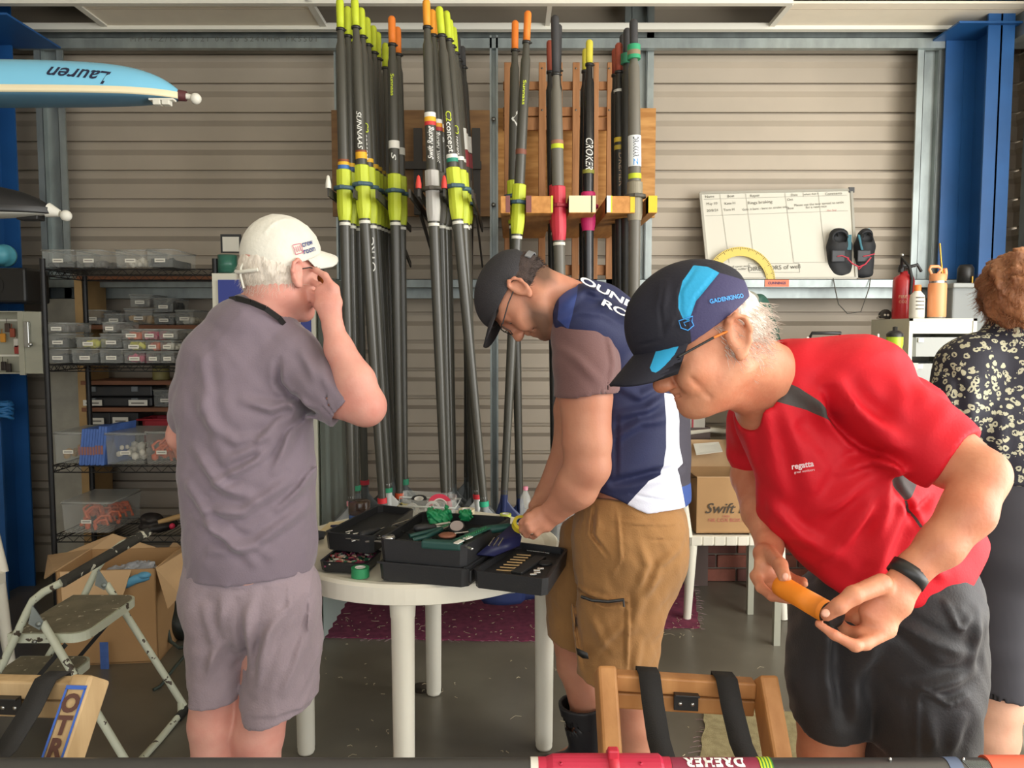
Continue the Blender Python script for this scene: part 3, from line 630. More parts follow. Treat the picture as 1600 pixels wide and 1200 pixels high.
# ---------------------------------------------------------------- man in the navy vest (middle, leaning over the table)
def man_navy():
    root = thing('person', 'person in navy rowing vest and tan cargo shorts leaning over the tool case', 'person', (P(975, 900, 2.2).x, 2.2, 0))
    H = Head(P(816, 461, 2.13), (-.36, -.03, -.93), (-.93, .16, .36), 1.0); S = SDF(); H.add(S); w = H.w
    S.cone(H.w(-.035, 0, -.045), P(905, 480, 2.2), .06, .07, k=.03)
    chain(S, [(925, 520, 2.2, 50), (975, 640, 2.22, 70), (985, 780, 2.22, 70)]); S.cone(P(905, 520, 2.12), P(925, 520, 2.38), .05, .05, k=.04)
    # near arm
    chain(S, [(908, 520, 2.1, 40), (915, 620, 2.06, 41), (917, 690, 2.05, 38), (918, 728, 2.05, 36), (900, 762, 2.07, 34), (866, 800, 2.1, 20, .024)], k=.02)
    chain(S, [(866, 800, 2.1, 19, .022), (848, 812, 2.11, 21, .02), (838, 816, 2.12, 20, .018)], k=.012)
    digits(S, [[(842, 802, 2.11, .0105), (826, 806, 2.10), (815, 816, 2.11), (812, 826, 2.13)], [(840, 810, 2.10, .0105), (824, 818, 2.09), (815, 828, 2.11), (818, 834, 2.13)],
               [(842, 818, 2.1, .0105), (829, 828, 2.09), (822, 836, 2.11), (827, 838, 2.13)], [(850, 824, 2.1, .0095), (839, 834, 2.1), (833, 839, 2.12), (838, 838, 2.14)],
               [(856, 806, 2.13, .013), (836, 806, 2.15), (820, 815, 2.15)]])
    # far arm
    chain(S, [(925, 520, 2.4, 36), (900, 640, 2.46, 34), (895, 700, 2.47, 31), (858, 775, 2.4, 22), (838, 798, 2.33, 17, .02)], k=.02)
    digits(S, [[(838, 798, 2.32, .0105), (826, 806, 2.28), (818, 812, 2.24), (815, 817, 2.2)], [(838, 803, 2.32, .010), (826, 812, 2.28), (820, 818, 2.25)], [(840, 808, 2.32, .01), (830, 817, 2.28), (826, 822, 2.25)], [(842, 811, 2.32, .009), (834, 820, 2.29), (831, 824, 2.27)], [(840, 794, 2.3, .012), (828, 800, 2.25), (820, 808, 2.2)]])
    # legs
    chain(S, [(985, 850, 2.2, 60), (975, 1040, 2.2, 42), (990, 1080, 2.2, 36), (995, 1130, 2.2, 34), (992, 1200, 2.2, 26), (990, 1270, 2.2, 20)]); chain(S, [(930, 850, 2.36, 50), (893, 985, 2.38, 32), (898, 1040, 2.38, 28), (915, 1085, 2.38, 28), (916, 1150, 2.38, 22), (915, 1200, 2.38, 18)])
    for c in (P(990, 1270, 2.2), P(915, 1215, 2.38)): S.cone((c.x, c.y, .09), (c.x-.14, c.y-.02, .035), .035, .028, k=.03)
    hx = pxpoly([(905, 395), (850, 400), (822, 440), (822, 480), (833, 520), (905, 520)], 2.05)
    bd = pxpoly([(820, 470), (835, 478), (862, 485), (868, 505), (862, 535), (845, 540), (835, 520), (822, 500)], 2.06)
    hr_ = pxpoly([(835, 395), (868, 403), (868, 440), (850, 447), (836, 440), (826, 430)], 2.06)
    sb = lambda v: np.maximum(poly_sd(bd, v[:, 0], v[:, 2]), poly_sd(hr_, v[:, 0], v[:, 2]))*.9
    body = sdf_obj('body', S, .0045, SK2, root, {'stubble': sb}); H.eyes(root)
    # short dark hair
    M_DH = mat('dark_short_hair', hexc('3b2f2b'), .8, var=.25, vscale=90, bump=.7, bscale=260)
    S = SDF(); S.ell(w(-.018, 0, .022), (.0985, .079, .0905), H.R); S.plane(w(.0, 0, -.002), H.M @ Vector((1, 0, .5)), .01); S.plane(w(-.02, 0, -.028), H.M @ Vector((.15, 0, -1)), .006); S.wave((300, 300, 300), .0012, 3)
    hr = sdf_obj('hair', S, .003, M_DH, root)
    st = []
    for i in range(900):
        a = random.uniform(-1.7, 1.7); z = random.uniform(-.055, .0); rr = math.sqrt(max(.05, 1-((z-.022)/.0905)**2))
        st.append((w(-.018-.098*math.cos(a)*rr, .0785*math.sin(a)*rr, z), (H.u*-1.0-H.f*.5), random.uniform(.006, .012)))
    for i in range(260): # sideburn
        st.append((w(random.uniform(.008, .022), -.0715-random.uniform(0, .004), random.uniform(-.035, .02)), H.u*-1+H.f*.2, .009))
    strands('hair_strands', st, M_DH, root, .0006, 2)
    q = MB(); 
    for y in (-1, 1): q.tube([w(.094, .02*y, .018), w(.092, .032*y, .021), w(.082, .045*y, .017)], .003, 6)
    q.build('eyebrows', M_DH, root)
    # cap with open back band
    Mc = mat('black_cap_cloth', hexc('2e2d31'), .75, var=.06, vscale=30, bump=.5, bscale=320)
    C = cap_sdf(H, c=(.002, 0, .046), r=(.118, .088, .088), plane_pt=(0, 0, .028), plane_n=(.15, 0, -1), gap=((-.118, 0, .042), (.04, .024, .014)))
    cp = sdf_obj('cap', C, .0035, Mc, root); peak(H, Mc, cp, .102, .058, .176, .048, .078, .010)
    q = MB(); bp = [w(-.098-.024*(1-t*t), .052*t, .016) for t in [x/4-1 for x in range(9)]]
    for a, b in zip(bp[:-1], bp[1:]): q.beam(a, b, .0035, .017, H.u)
    bb = q.build('cap_band', mat('grey_plastic', hexc('77797c'), .5), cp)
    q = MB()
    for i in range(3): q.ball(w(-.118+.002*i, -.018-.009*i, .016), .0026, n=6)
    q.build('band_hole', M_BLK, bb)
    q = MB() # eyelet pattern at the temple
    for r in range(4):
        for i in range(5): x = -.02+i*.0055+r*.002; z = .098-r*.007; s2 = max(.02, 1-((x-.002)/.119)**2-((z-.046)/.089)**2); q.ball(w(x, -.0885*math.sqrt(s2), z), .001, n=6)
    q.build('cap_eyelets', mat('grey_plastic', (0, 0, 0)), cp)
    g = MB(); g.tube([w(-.008, -.083, .012), w(.04, -.082, .014), w(.098, -.072, .01)], .002, 6); g.tube([w(-.008, .083, .012), w(.04, .082, .014), w(.098, .072, .01)], .002, 6)
    g.tube([w(.098, -.072, .012), w(.112, -.04, .014), w(.114, -.012, .01), w(.114, .012, .01), w(.112, .04, .014), w(.098, .072, .012)], .0018, 6)
    for y in (-1, 1): g.tube([w(.104, y*.06, .012), w(.107, y*.058, -.014), w(.113, y*.035, -.02), w(.115, y*.014, -.01), w(.114, y*.012, .01)], .0013, 5)
    gl = g.build('glasses', M_BLK, root)
    # brown undershirt sleeve
    S = SDF(); chain(S, [(912, 520, 2.1, 52), (916, 570, 2.07, 51), (917, 640, 2.06, 52)], k=.02); S.cone(P(925, 520, 2.4), P(908, 610, 2.44), .085, .08, k=.02); S.cone(P(912, 512, 2.12), P(925, 512, 2.4), .085, .08, k=.03)
    chain(S, [(925, 540, 2.2, 48, .08), (980, 760, 2.22, 62, .10)], k=.03)
    S.plane(P(930, 795, 2.2), (-.1, 0, -1), .003)
    S.cut(P(917, 616, 2.06), (.1, 0, -1), .135); S.cone(P(916, 606, 2.06), P(917, 680, 2.06), .079, .079, k=.003, op='s')
    folds(S, [([(955, 520), (962, 570), (955, 600)], .006, .008), ([(870, 540), (900, 560), (940, 600)], .005, .012)], 1.97)
    S.wave((24, 24, 24), .002, 4)
    sdf_obj('undershirt', S, .006, mat('brown_tshirt_cloth', hexc('6e4f4e'), .8, var=.04, vscale=5, bump=.2, bscale=260, sheen=.2), root)
    # vest
    S = SDF(); chain(S, [(930, 515, 2.24, 72, .12), (955, 570, 2.23, 82, .145), (985, 640, 2.22, 90, .155), (988, 720, 2.22, 91, .16), (990, 810, 2.22, 88, .162)], k=.04)
    S.cone(P(915, 495, 2.14), P(935, 495, 2.38), .085, .085, k=.05); S.cone(P(905, 478, 2.2), P(940, 500, 2.22), .072, .09, k=.04)
    S.cone(P(912, 498, 2.09), P(935, 520, 2.12), .09, .10, k=.03)
    # arm hole, neck hole
    S.cone(P(908, 590, 2.0), P(916, 700, 2.0), .105, .10, k=.006, op='s')
    S.cone(P(868, 462, 2.17), P(900, 484, 2.2), .085, .07, k=.008, op='s')
    S.plane(P(1030, 796, 2.1), (.08, 0, -1), .003); S.plane(P(985, 790, 2.08), (-.42, 0, -1), .003)
    folds(S, [([(960, 650), (1010, 640), (1040, 620)], .008, .012), ([(955, 690), (1000, 660), (1042, 655)], .007, .012), ([(960, 755), (1020, 740), (1070, 735)], -.012, .012), ([(960, 600), (1000, 620), (1045, 600)], .006, .012),
              ([(965, 650), (963, 745)], -.004, .006), ([(880, 475), (910, 455), (950, 455)], .006, .012), ([(905, 440), (930, 460), (955, 462)], .005, .010), ([(985, 772), (1030, 782), (1074, 790)], -.003, .004), ([(856, 545), (870, 505), (900, 488), (940, 492), (970, 510)], .003, .008)], 2.06, 1.5)
    S.wave((20, 20, 20), .003, 11)
    D = 2.07
    wp = mk([(1040, 615), (1060, 618), (1066, 660), (1066, 700), (1072, 728), (1062, 736), (1070, 765), (1078, 805), (985, 800), (980, 787), (1012, 750), (1033, 742), (1042, 700), (1041, 650)], D, ymax=2.24)
    gp = mk([(1060, 616), (1100, 640), (1110, 770), (1078, 770), (1070, 765), (1062, 736), (1072, 728), (1066, 700), (1066, 660)], D, ymax=2.3)
    bp_ = mk([(1070, 765), (1120, 765), (1120, 820), (1079, 806)], D)
    lp = mk([(886, 515), (902, 450), (915, 425), (1000, 440), (1000, 400), (880, 400), (870, 500)], D)
    Mv = mask_mat('navy_vest_cloth', hexc('2c3152'), [('white', hexc('dfe3f2')), ('grey', hexc('45424d')), ('edge', hexc('3c5596')), ('collar', hexc('3f4f8c'))], .6, bump=.15)
    vest = sdf_obj('vest', S, .005, Mv, root, {'white': wp, 'grey': gp, 'edge': bp_, 'collar': lambda v: np.minimum(lp(v), .0*v[:, 0]+.02)})
    def vf(cx, cy, dd): # lettering on the shoulder blade
        o = P(cx, cy, dd); ux = (P(cx+10, cy+5.2, dd+.005)-o).normalized(); uy = (P(cx+4.5, cy-10, dd+.045)-o).normalized(); return plane_fn(o, ux, uy)
    lettering('OUNDA', vf(962, 464, 2.034), M_WTXT, vest, .062, bold=.0014, spacing=.95); lettering('ROWI', vf(980, 492, 2.022), M_WTXT, vest, .062, bold=.0014, spacing=.95)
    # tan shorts
    S = SDF(); chain(S, [(982, 790, 2.21, 80, .14), (985, 830, 2.2, 91, .155), (985, 870, 2.2, 90, .15)], k=.04)
    chain(S, [(988, 860, 2.17, 86, .13), (968, 960, 2.16, 70, .115), (962, 1075, 2.16, 60, .10)], k=.03); chain(S, [(940, 850, 2.34, 68, .11), (905, 925, 2.36, 52, .1), (896, 1000, 2.38, 42, .09)], k=.03)
    S.plane(P(985, 770, 2.2), Vector((.0, 0, 1)), .003); S.plane(P(960, 1066, 2.16), Vector((-.3, 0, -1)), .003); S.cone(P(868, 995, 2.4), P(930, 1012, 2.4), .04, .04, None, None, None, .004, 's') if False else None
    chain(S, [(888, 1030, 2.40, 40, .12), (880, 1100, 2.40, 50, .12)], k=.004, op='s'); chain(S, [(962, 1050, 2.16, 53, .09), (962, 1090, 2.16, 56, .09)], k=.003, op='s')
    folds(S, [([(933, 800), (927, 840), (950, 868)], -.008, .005), ([(966, 800), (968, 870), (955, 900)], .004, .005), ([(1000, 850), (1010, 880), (990, 930)], .006, .012), ([(1060, 860), (1030, 880), (1010, 920)], .007, .012), ([(1045, 885), (1000, 930), (985, 980)], .006, .014),
              ([(905, 930), (950, 936), (980, 936)], .005, .006), ([(906, 935), (945, 945), (978, 940)], -.009, .005), ([(895, 925), (900, 1000), (910, 1060)], .008, .006), ([(980, 930), (979, 1060)], .006, .005), ([(975, 970), (945, 1000), (925, 1030)], .005, .012), ([(1000, 1000), (990, 1060)], .004, .01), ([(920, 960), (940, 1000), (960, 1020)], .004, .012),
              ([(1005, 840), (1060, 846)], -.003, .003), ([(960, 815), (1075, 822)], .0035, .004), ([(870, 880), (890, 940), (880, 970)], .006, .012)], 2.06, 1.6)
    S.wave((24, 24, 16), .003, 6); S.wave((75, 75, 55), .0014, 16)
    Mh = mat('tan_canvas_shorts', hexc('9c7347'), .85, var=.06, vscale=6, bump=.35, bscale=240, sheen=.15, spec=.2)
    sh = sdf_obj('shorts', S, .0055, Mh, root)
    q = MB(); pts = [P(908, 932, 2.05), P(925, 938, 2.035), P(950, 940, 2.03), (P(975, 937, 2.035))]
    q.tube(pts, .0045, 6); q.tube([P(974, 938, 2.033), P(975, 948, 2.03)], .003, 6); q.build('zip', M_BLK, sh)
    q = MB(); q.sheet([[P(900, 1012, 2.062), P(905, 1014, 2.05), P(918, 1020, 2.04)], [P(902, 1022, 2.06), P(910, 1028, 2.05), P(920, 1029, 2.04)]], (0, -.003, 0)); q.build('patch', M_BLK, sh)
    q = MB(); q.lathe(P(1044, 842, 2.07), [(0, .004), (.005, .003), (.006, 0)], (0, -1, 0), 10); q.build('button', MATS['steel'], sh)
    # gumboots
    Mb = mat('black_rubber', hexc('242326'), .5, var=.1, vscale=10)
    for (x, y, d) in ((990, 1180, 2.2), (908, 1098, 2.36)):
        S = SDF(); c = P(x, y, d); S.cone((c.x, c.y, c.z), (c.x+.02, c.y, .09), .074, .05, k=.01); S.cone((c.x, c.y, .055), (c.x-.15, c.y-.02, .04), .05, .042, k=.03); S.cone((c.x, c.y, c.z-.05), (c.x, c.y, c.z+.1), .060, .064, k=.003, op='s')
        S.plane((0, 0, .004), (0, 0, -1)); S.plane((0, 0, c.z), (0, 0, 1)); sdf_obj('gumboot', S, .006, Mb, root)
    # yellow tape and clear bottle handled at the table come later
man_navy()

# ---------------------------------------------------------------- man in red (right foreground)
def man_red():
    root = thing('person', 'person in red sports T-shirt and navy blue cap bent over, looking at the orange grip', 'person', (P(1395, 940, 1.45).x, 1.47, 0))
    H = Head(P(1112, 533, 1.33), (-.9, -.17, -.39), (-.39, 0, .92), 1.03); S = SDF(); H.add(S, wrinkle=1, skull=(-.006, .088), jz=.78); w = H.w
    S.cone(H.w(-.03, 0, -.045), P(1222, 600, 1.42), .058, .066, k=.03)
    S.cone(H.w(.01, -.0, -.085), P(1185, 630, 1.43), .028, .036, k=.03)
    chain(S, [(1230, 630, 1.43, 80, .08), (1370, 850, 1.45, 95, .1), (1395, 930, 1.45, 95, .1)], k=.03); S.cone(P(1330, 615, 1.38), P(1190, 670, 1.6), .06, .06, k=.04)
    # his left arm, towards us
    chain(S, [(1350, 620, 1.34, 52), (1487, 716, 1.24, 47), (1532, 742, 1.19, 41), (1512, 800, 1.16, 39), (1470, 852, 1.15, 33), (1428, 888, 1.15, 26, .024)], k=.02)
    chain(S, [(1428, 888, 1.15, 25, .023), (1395, 935, 1.14, 33, .019), (1368, 968, 1.135, 33, .017)], k=.012)
    digits(S, [[(1388, 985, 1.13, .0115), (1352, 1005, 1.11), (1336, 1009, 1.10), (1303, 992, 1.105), (1279, 975, 1.115)], [(1375, 975, 1.145, .0115), (1345, 990, 1.13), (1322, 985, 1.15), (1306, 965, 1.18)],
               [(1365, 960, 1.155, .011), (1342, 968, 1.16), (1325, 962, 1.19), (1312, 948, 1.20)], [(1352, 950, 1.165, .010), (1336, 950, 1.19), (1322, 945, 1.21), (1314, 938, 1.21)],
               [(1378, 912, 1.125, .0155), (1334, 930, 1.105), (1311, 947, 1.10), (1292, 960, 1.11)]])
    # his right arm, reaching down behind
    chain(S, [(1185, 665, 1.62, 38), (1178, 745, 1.62, 34), (1190, 800, 1.52, 30), (1202, 850, 1.42, 23, .022)], k=.02)
    chain(S, [(1202, 850, 1.42, 22, .021), (1200, 875, 1.38, 27, .017), (1198, 892, 1.35, 26, .016)], k=.012)
    digits(S, [[(1180, 900, 1.35, .0105), (1189, 918, 1.31), (1206, 932, 1.28), (1233, 938, 1.25)], [(1192, 905, 1.36, .0105), (1204, 922, 1.34), (1226, 930, 1.31), (1246, 921, 1.29)],
               [(1205, 898, 1.365, .0105), (1222, 912, 1.36), (1242, 918, 1.33), (1257, 912, 1.30)], [(1214, 890, 1.36, .0095), (1232, 900, 1.36), (1248, 907, 1.33), (1256, 907, 1.31)],
               [(1200, 862, 1.37, .0145), (1219, 883, 1.29), (1226, 903, 1.245)]])
    # legs
    chain(S, [(1310, 950, 1.52, 62), (1300, 1130, 1.5, 52), (1298, 1180, 1.5, 50), (1297, 1290, 1.5, 36), (1296, 1420, 1.5, 36), (1296, 1600, 1.5, 24)]); chain(S, [(1435, 960, 1.42, 70), (1440, 1180, 1.42, 56), (1440, 1300, 1.42, 38), (1440, 1450, 1.42, 38), (1440, 1640, 1.42, 25)])
    for c in (P(1296, 1620, 1.5), P(1440, 1660, 1.42)): S.cone((c.x, c.y, .09), (c.x-.12, c.y-.08, .035), .035, .028, k=.03)
    body = sdf_obj('body', S, .0036, SK3, root); H.eyes(root)
    q = MB()
    for p, a, n in ((P(1290, 958, 1.095), P(1290, 960, 1.1)-P(1311, 947, 1.1), (-.1, -.9, .35)), (P(1227, 901, 1.234), P(1226, 903, 1.2)-P(1219, 883, 1.22), (.2, -.95, .15))):
        n = Vector(n).normalized(); a = Vector(a).normalized(); b = n.cross(a).normalized(); a = b.cross(n); q.ball(p, .0065, (1.1, .95, .3), n=10, R=Matrix((a, b, n)).transposed()); q.build('fingernail', mat('nail', hexc('d9a088'), .3), root); q = MB()
    for c, f in ((P(1296, 1640, 1.5), (-.8, -.5, 0)), (P(1440, 1680, 1.42), (-.8, -.5, 0))): shoe('shoe', root, (c.x, c.y, 0), f, M_BLK)
    # white curly hair
    M_WH = mat('silver_hair', hexc('ddd0c4'), .6, var=.1, vscale=70, bump=.7, bscale=160)
    S = SDF(); S.ell(w(-.01, 0, .016), (.092, .079, .085), H.R); S.plane(w(-.012, 0, -.01), H.M @ Vector((1, 0, .3)), .01); S.plane(w(-.03, 0, -.045), H.M @ Vector((.3, 0, -1)), .008); S.wave((200, 200, 200), .0018, 3)
    hr = sdf_obj('hair', S, .003, M_WH, root); st = []
    for i in range(1500):
        a = random.uniform(-1.9, 1.9); z = random.uniform(-.075, .03); rr = math.sqrt(max(.05, 1-((z-.02)/.1)**2)); p = w(-.01-.091*math.cos(a)*rr, .078*math.sin(a)*rr, z)
        st.append((p, (H.u*-.8-H.f*.35+(p-w(-.018, 0, .02)).normalized()*.3), random.uniform(.014, .034)))
    for i in range(420): # sideburn curls
        p = w(random.uniform(.005, .045), -.074-random.uniform(-.004, .006), random.uniform(-.012, .03)-.0); st.append((p, H.u*-.9-H.f*.2-H.l*.25, random.uniform(.012, .024)))
    strands('hair_strands', st, M_WH, root, .0006, 5)
    q = MB()
    for y in (-1, 1): q.tube([w(.094, .02*y, .016), w(.092, .032*y, .02), w(.082, .046*y, .016)], .003, 6)
    q.build('eyebrows', M_WH, root)
    # cap
    D = 1.255
    cy = mk([(1090, 412), (1112, 415), (1128, 425), (1110, 443), (1084, 471), (1072, 502), (1063, 498), (1057, 482), (1058, 465), (1067, 439)], D)
    lit_side = mk([(1128, 425), (1190, 440), (1200, 480), (1130, 510), (1078, 540), (1072, 502), (1084, 471), (1110, 443)], D)  # lit side of the crown, its lighter violet tone painted into the cloth
    seam = mk([(1042, 400), (1045, 400), (1030, 470), (1035, 530), (1032, 530), (1027, 470)], D)
    Mc = mask_mat('navy_cap_cloth', hexc('25252f'), [('cyan', hexc('2f9ccb')), ('lit_violet', hexc('3d3a5c'))], .65, bump=.15, bscale=200)
    C = cap_sdf(H, c=(.02, 0, .05), r=(.116, .088, .098), plane_pt=(0, 0, .034), plane_n=(-.215, 0, -1))
    for pl in ([(1040, 440), (1030, 480), (1035, 527)], [(1092, 416), (1062, 455), (1060, 487), (1072, 510)], [(1122, 427), (1085, 465), (1070, 505)], [(972, 538), (1000, 541), (1035, 530)]): C.crease([P(x, y, D) for x, y in pl], -.0022, .0028, 1.30)
    folds(C, [([(1050, 440), (1040, 480)], .003, .008), ([(1060, 500), (1050, 515)], .003, .005), ([(1010, 450), (990, 500)], .002, .012)], D-.05)
    C.plane(w(-.068, 0, .05), H.M @ Vector((-1, 0, -.35)), .006); cp = sdf_obj('cap', C, .0032, Mc, root, {'cyan': cy, 'lit_violet': lit_side})
    pk = peak(H, Mc, cp, .114, .042, .192, .004, .076, .016, sweep=.048)
    for nm, fn in (('cyan', mk([(1066, 515), (1035, 530), (1009, 586), (1027, 580), (1050, 558), (1068, 521)], D)), ('lit_violet', lambda v: v[:, 0]*0-1)):
        me = pk.data; co = np.empty(len(me.vertices)*3); me.vertices.foreach_get('co', co); a = me.attributes.new(nm, 'FLOAT', 'POINT'); a.data.foreach_set('value', fn(co.reshape(-1, 3)+np.array(ORG[pk.name])).astype(np.float32))
    def capfn(cx, cz, a):
        def fn(u, v):
            u, v = u*math.cos(a)-v*math.sin(a), u*math.sin(a)+v*math.cos(a); x, z = cx+u, cz+v; s2 = max(.02, 1-((x-.02)/.117)**2-((z-.05)/.099)**2); return w(x, .0888*math.sqrt(s2)+.0012, z)
        return fn
    mi = mat('blue_thread', hexc('3a94e0'), .6)
    # the side seen from the camera is his left: text there must be mirrored in x to read from outside
    def mir(f): return lambda u, v: f(-u, v)
    lettering('GADENKINGO', mir(capfn(-.016, .062, .22)), mi, cp, .0095, bold=.0003, spacing=1.05)
    q = MB(); fn = capfn(.062, .052, .1); q.tube([fn(*p) for p in [(-.011, .008), (.011, .008), (.011, -.004), (.002, -.011), (-.008, -.006), (-.007, .001)]], .0011, 6, closed=True); q.tube([fn(*p) for p in [(-.005, .003), (.005, .003), (.004, -.003)]], .0009, 5); q.build('cap_emblem', mi, cp)
    # glasses
    g = MB(); g.tube([w(-.004, .0835, .014), w(.03, .082, .014)], .0022, 6); gt = MB(); gt.tube([w(.03, .082, .014), w(.092, .072, .008)], .0022, 6); gt.tube([w(.03, -.082, .014), w(.092, -.072, .008)], .0022, 6)
    gt.tube([w(.092, .072, .008), w(.108, .045, .008), w(.112, .012, .006), w(.112, -.012, .006), w(.108, -.045, .008), w(.092, -.072, .008)], .0014, 6)
    for y in (-1, 1): gt.tube([w(.1, y*.06, .006), w(.102, y*.056, -.014), w(.108, y*.035, -.018), w(.112, y*.014, -.008)], .001, 5)
    gl = gt.build('glasses', M_BLK, root); g.build('temple_tip', mat('orange_plastic_tip', hexc('e07a2a'), .4), gl)
    q = MB()
    for y in (-1, 1): q.sheet([[w(.1, y*.06, .006), w(.108, y*.035, .008), w(.112, y*.014, .006)], [w(.102, y*.056, -.014), w(.108, y*.035, -.018), w(.112, y*.014, -.008)]], H.f*.001)
    q.build('lens', M_LENS, gl)
    # wristband
    c = P(1419, 897, 1.15); ax = (P(1428, 888, 1.15)-P(1395, 935, 1.14)).normalized(); sd = Vector((ax.z, 0, -ax.x)).normalized(); fr = ax.cross(sd)
    q = MB(); vs = []; fs = []; n = 28
    for j, (h, o) in enumerate(((-.0105, 0), (-.0105, .0035), (.0105, .0035), (.0105, 0))):
        for i in range(n): t = 2*math.pi*i/n; vs.append(c+ax*h+sd*math.cos(t)*(.0262+o)+fr*math.sin(t)*(.025+o))
    for j in range(3):
        for i in range(n): fs.append((j*n+i, j*n+(i+1) % n, (j+1)*n+(i+1) % n, (j+1)*n+i))
    q.add(vs, fs, True); wb = q.build('wristband', M_BLK, root)
    # T-shirt
    S = SDF(); chain(S, [(1235, 640, 1.43, 92, .10), (1300, 735, 1.43, 112, .135), (1360, 830, 1.44, 125, .14), (1390, 885, 1.45, 118, .14)], k=.04)
    S.cone(P(1400, 660, 1.45), P(1462, 860, 1.45), m(80, 1.45), m(78, 1.45), k=.03); S.cone(P(1330, 600, 1.40), P(1195, 660, 1.58), .088, .075, k=.04); S.cone(P(1240, 600, 1.42), P(1340, 610, 1.42), .088, .1, k=.04)
    S.cone(P(1270, 790, 1.44), P(1360, 870, 1.45), m(85, 1.44), m(85, 1.45), k=.02)
    chain(S, [(1345, 618, 1.36, 80), (1420, 670, 1.29, 66), (1520, 738, 1.22, 58)], k=.03); chain(S, [(1190, 660, 1.6, 42), (1182, 710, 1.62, 44)], k=.03)
    a = P(1487, 716, 1.24); ax = (P(1487, 716, 1.24)-P(1400, 655, 1.30)).normalized(); S.cut(a+ax*.004, ax, .13); S.cone(a-ax*.02, a+ax*.1, .0485, .05, k=.003, op='s')
    # hem and neck
    S.plane(P(1400, 940, 1.36), Vector((.0, 0, -1)), .01)
    hem = [(1180, 840), (1240, 868), (1300, 918), (1400, 938), (1480, 915), (1560, 868)]
    for a_, b_ in zip(hem[:-1], hem[1:]): pass
    S.plane(P(1270, 895, 1.36), Vector((-.62, 0, -.78)), .02); S.plane(P(1500, 924, 1.36), Vector((.52, 0, -.86)), .02)
    S.cone(P(1135, 585, 1.40), P(1195, 598, 1.42), .082, .074, k=.006, op='s'); S.cone(P(1145, 620, 1.38), P(1188, 622, 1.40), .062, .058, k=.01, op='s')
    fd = 1.27
    folds(S, [([(1312, 612), (1318, 650), (1350, 690), (1395, 722)], -.014, .009), ([(1320, 600), (1335, 640), (1380, 690)], .012, .014), ([(1382, 718), (1350, 730), (1330, 745)], .012, .009), ([(1380, 728), (1340, 770), (1290, 820)], .011, .014), ([(1385, 735), (1365, 800), (1330, 870), (1310, 900)], .010, .014), ([(1390, 730), (1395, 800), (1380, 880)], .012, .013), ([(1425, 790), (1405, 850), (1380, 920)], .010, .012),
              ([(1240, 640), (1270, 720), (1290, 790)], .008, .014), ([(1210, 620), (1230, 700), (1250, 790)], .007, .012), ([(1225, 800), (1280, 860), (1340, 890)], .008, .014), ([(1280, 690), (1300, 740), (1290, 770)], .006, .012), ([(1410, 760), (1440, 800), (1447, 830)], -.009, .008), ([(1270, 610), (1300, 640), (1310, 690)], .007, .012), ([(1460, 880), (1480, 900), (1500, 915)], .006, .01), ([(1450, 830), (1500, 850), (1530, 860)], .007, .012)], fd, 1.35)
    folds(S, [([(1360, 560), (1400, 600), (1440, 640)], .006, .013), ([(1340, 590), (1400, 650), (1450, 700)], .007, .012), ([(1330, 640), (1380, 690), (1440, 735)], .007, .012), ([(1400, 720), (1440, 745), (1455, 755)], .008, .008), ([(1470, 600), (1440, 680)], .004, .012)], 1.15)
    S.crease([P(x, y, 1.32) for x, y in [(1203, 525), (1203, 570), (1190, 625), (1165, 655)]], .004, .007, 1.5)
    S.wave((22, 22, 22), .004, 21); S.wave((60, 60, 50), .0012, 31)
    gr = mk([(1218, 590), (1250, 606), (1275, 625), (1300, 655), (1308, 672), (1290, 655), (1262, 641), (1212, 627)], 1.32); gs = mk([(1383, 712), (1452, 752), (1438, 772), (1423, 786), (1400, 760)], 1.30, ymin=1.29); gs2 = mk([(1420, 780), (1426, 786), (1442, 825), (1438, 827)], 1.30, ymin=1.24)
    Mr = mask_mat('red_tshirt_cloth', hexc('cf1c2b'), [('grey', hexc('4f4a48'))], .6, bump=.12, var=.03)
    sh = sdf_obj('t_shirt', S, .0048, Mr, root, {'grey': lambda v: np.maximum(np.maximum(gr(v), gs(v)), gs2(v))})
    def onx(cx, cy, dd, ang, tilt=0):
        o = P(cx, cy, dd); c_, s_ = math.cos(ang), math.sin(ang); return plane_fn(o, Vector((c_, tilt*c_, s_)), Vector((-s_, 0, c_)))
    Mg = mat('silver_print', hexc('b9a0a2'), .4); lettering('regatta', onx(1254, 727, 1.262, .12, .12), Mg, sh, .014, bold=.0004); lettering('great outdoors', onx(1257, 736, 1.262, .12, .12), Mg, sh, .006)
    # shorts
    S = SDF(); chain(S, [(1392, 900, 1.46, 118, .13), (1392, 960, 1.46, 122, .13)], k=.04)
    chain(S, [(1310, 960, 1.50, 74, .11), (1298, 1060, 1.49, 66, .1), (1295, 1160, 1.49, 62, .1)], k=.03); chain(S, [(1440, 950, 1.42, 88, .13), (1440, 1060, 1.42, 84, .12), (1436, 1180, 1.41, 78, .12), (1434, 1230, 1.41, 78, .12)], k=.03)
    S.cone(P(1215, 1150, 1.5), P(1350, 1158, 1.5), .03, .03, None, None, None, .003, 's') if False else None
    a, b = P(1240, 1262, 1.5), P(1352, 1262, 1.52); S.cone((a.x-.06, a.y, a.z), (b.x-.078, b.y, b.z), m(120, 1.5), m(120, 1.5), (1, 0, 0), .14, .14, k=.003, op='s') if False else None
    c = P(1291, 1143, 1.45); S.block((c.x-.004, 1.52, c.z-.12), (.084, .2, .12), k=.006); S.plane(P(1434, 1228, 1.41), (0, 0, -1), .003)
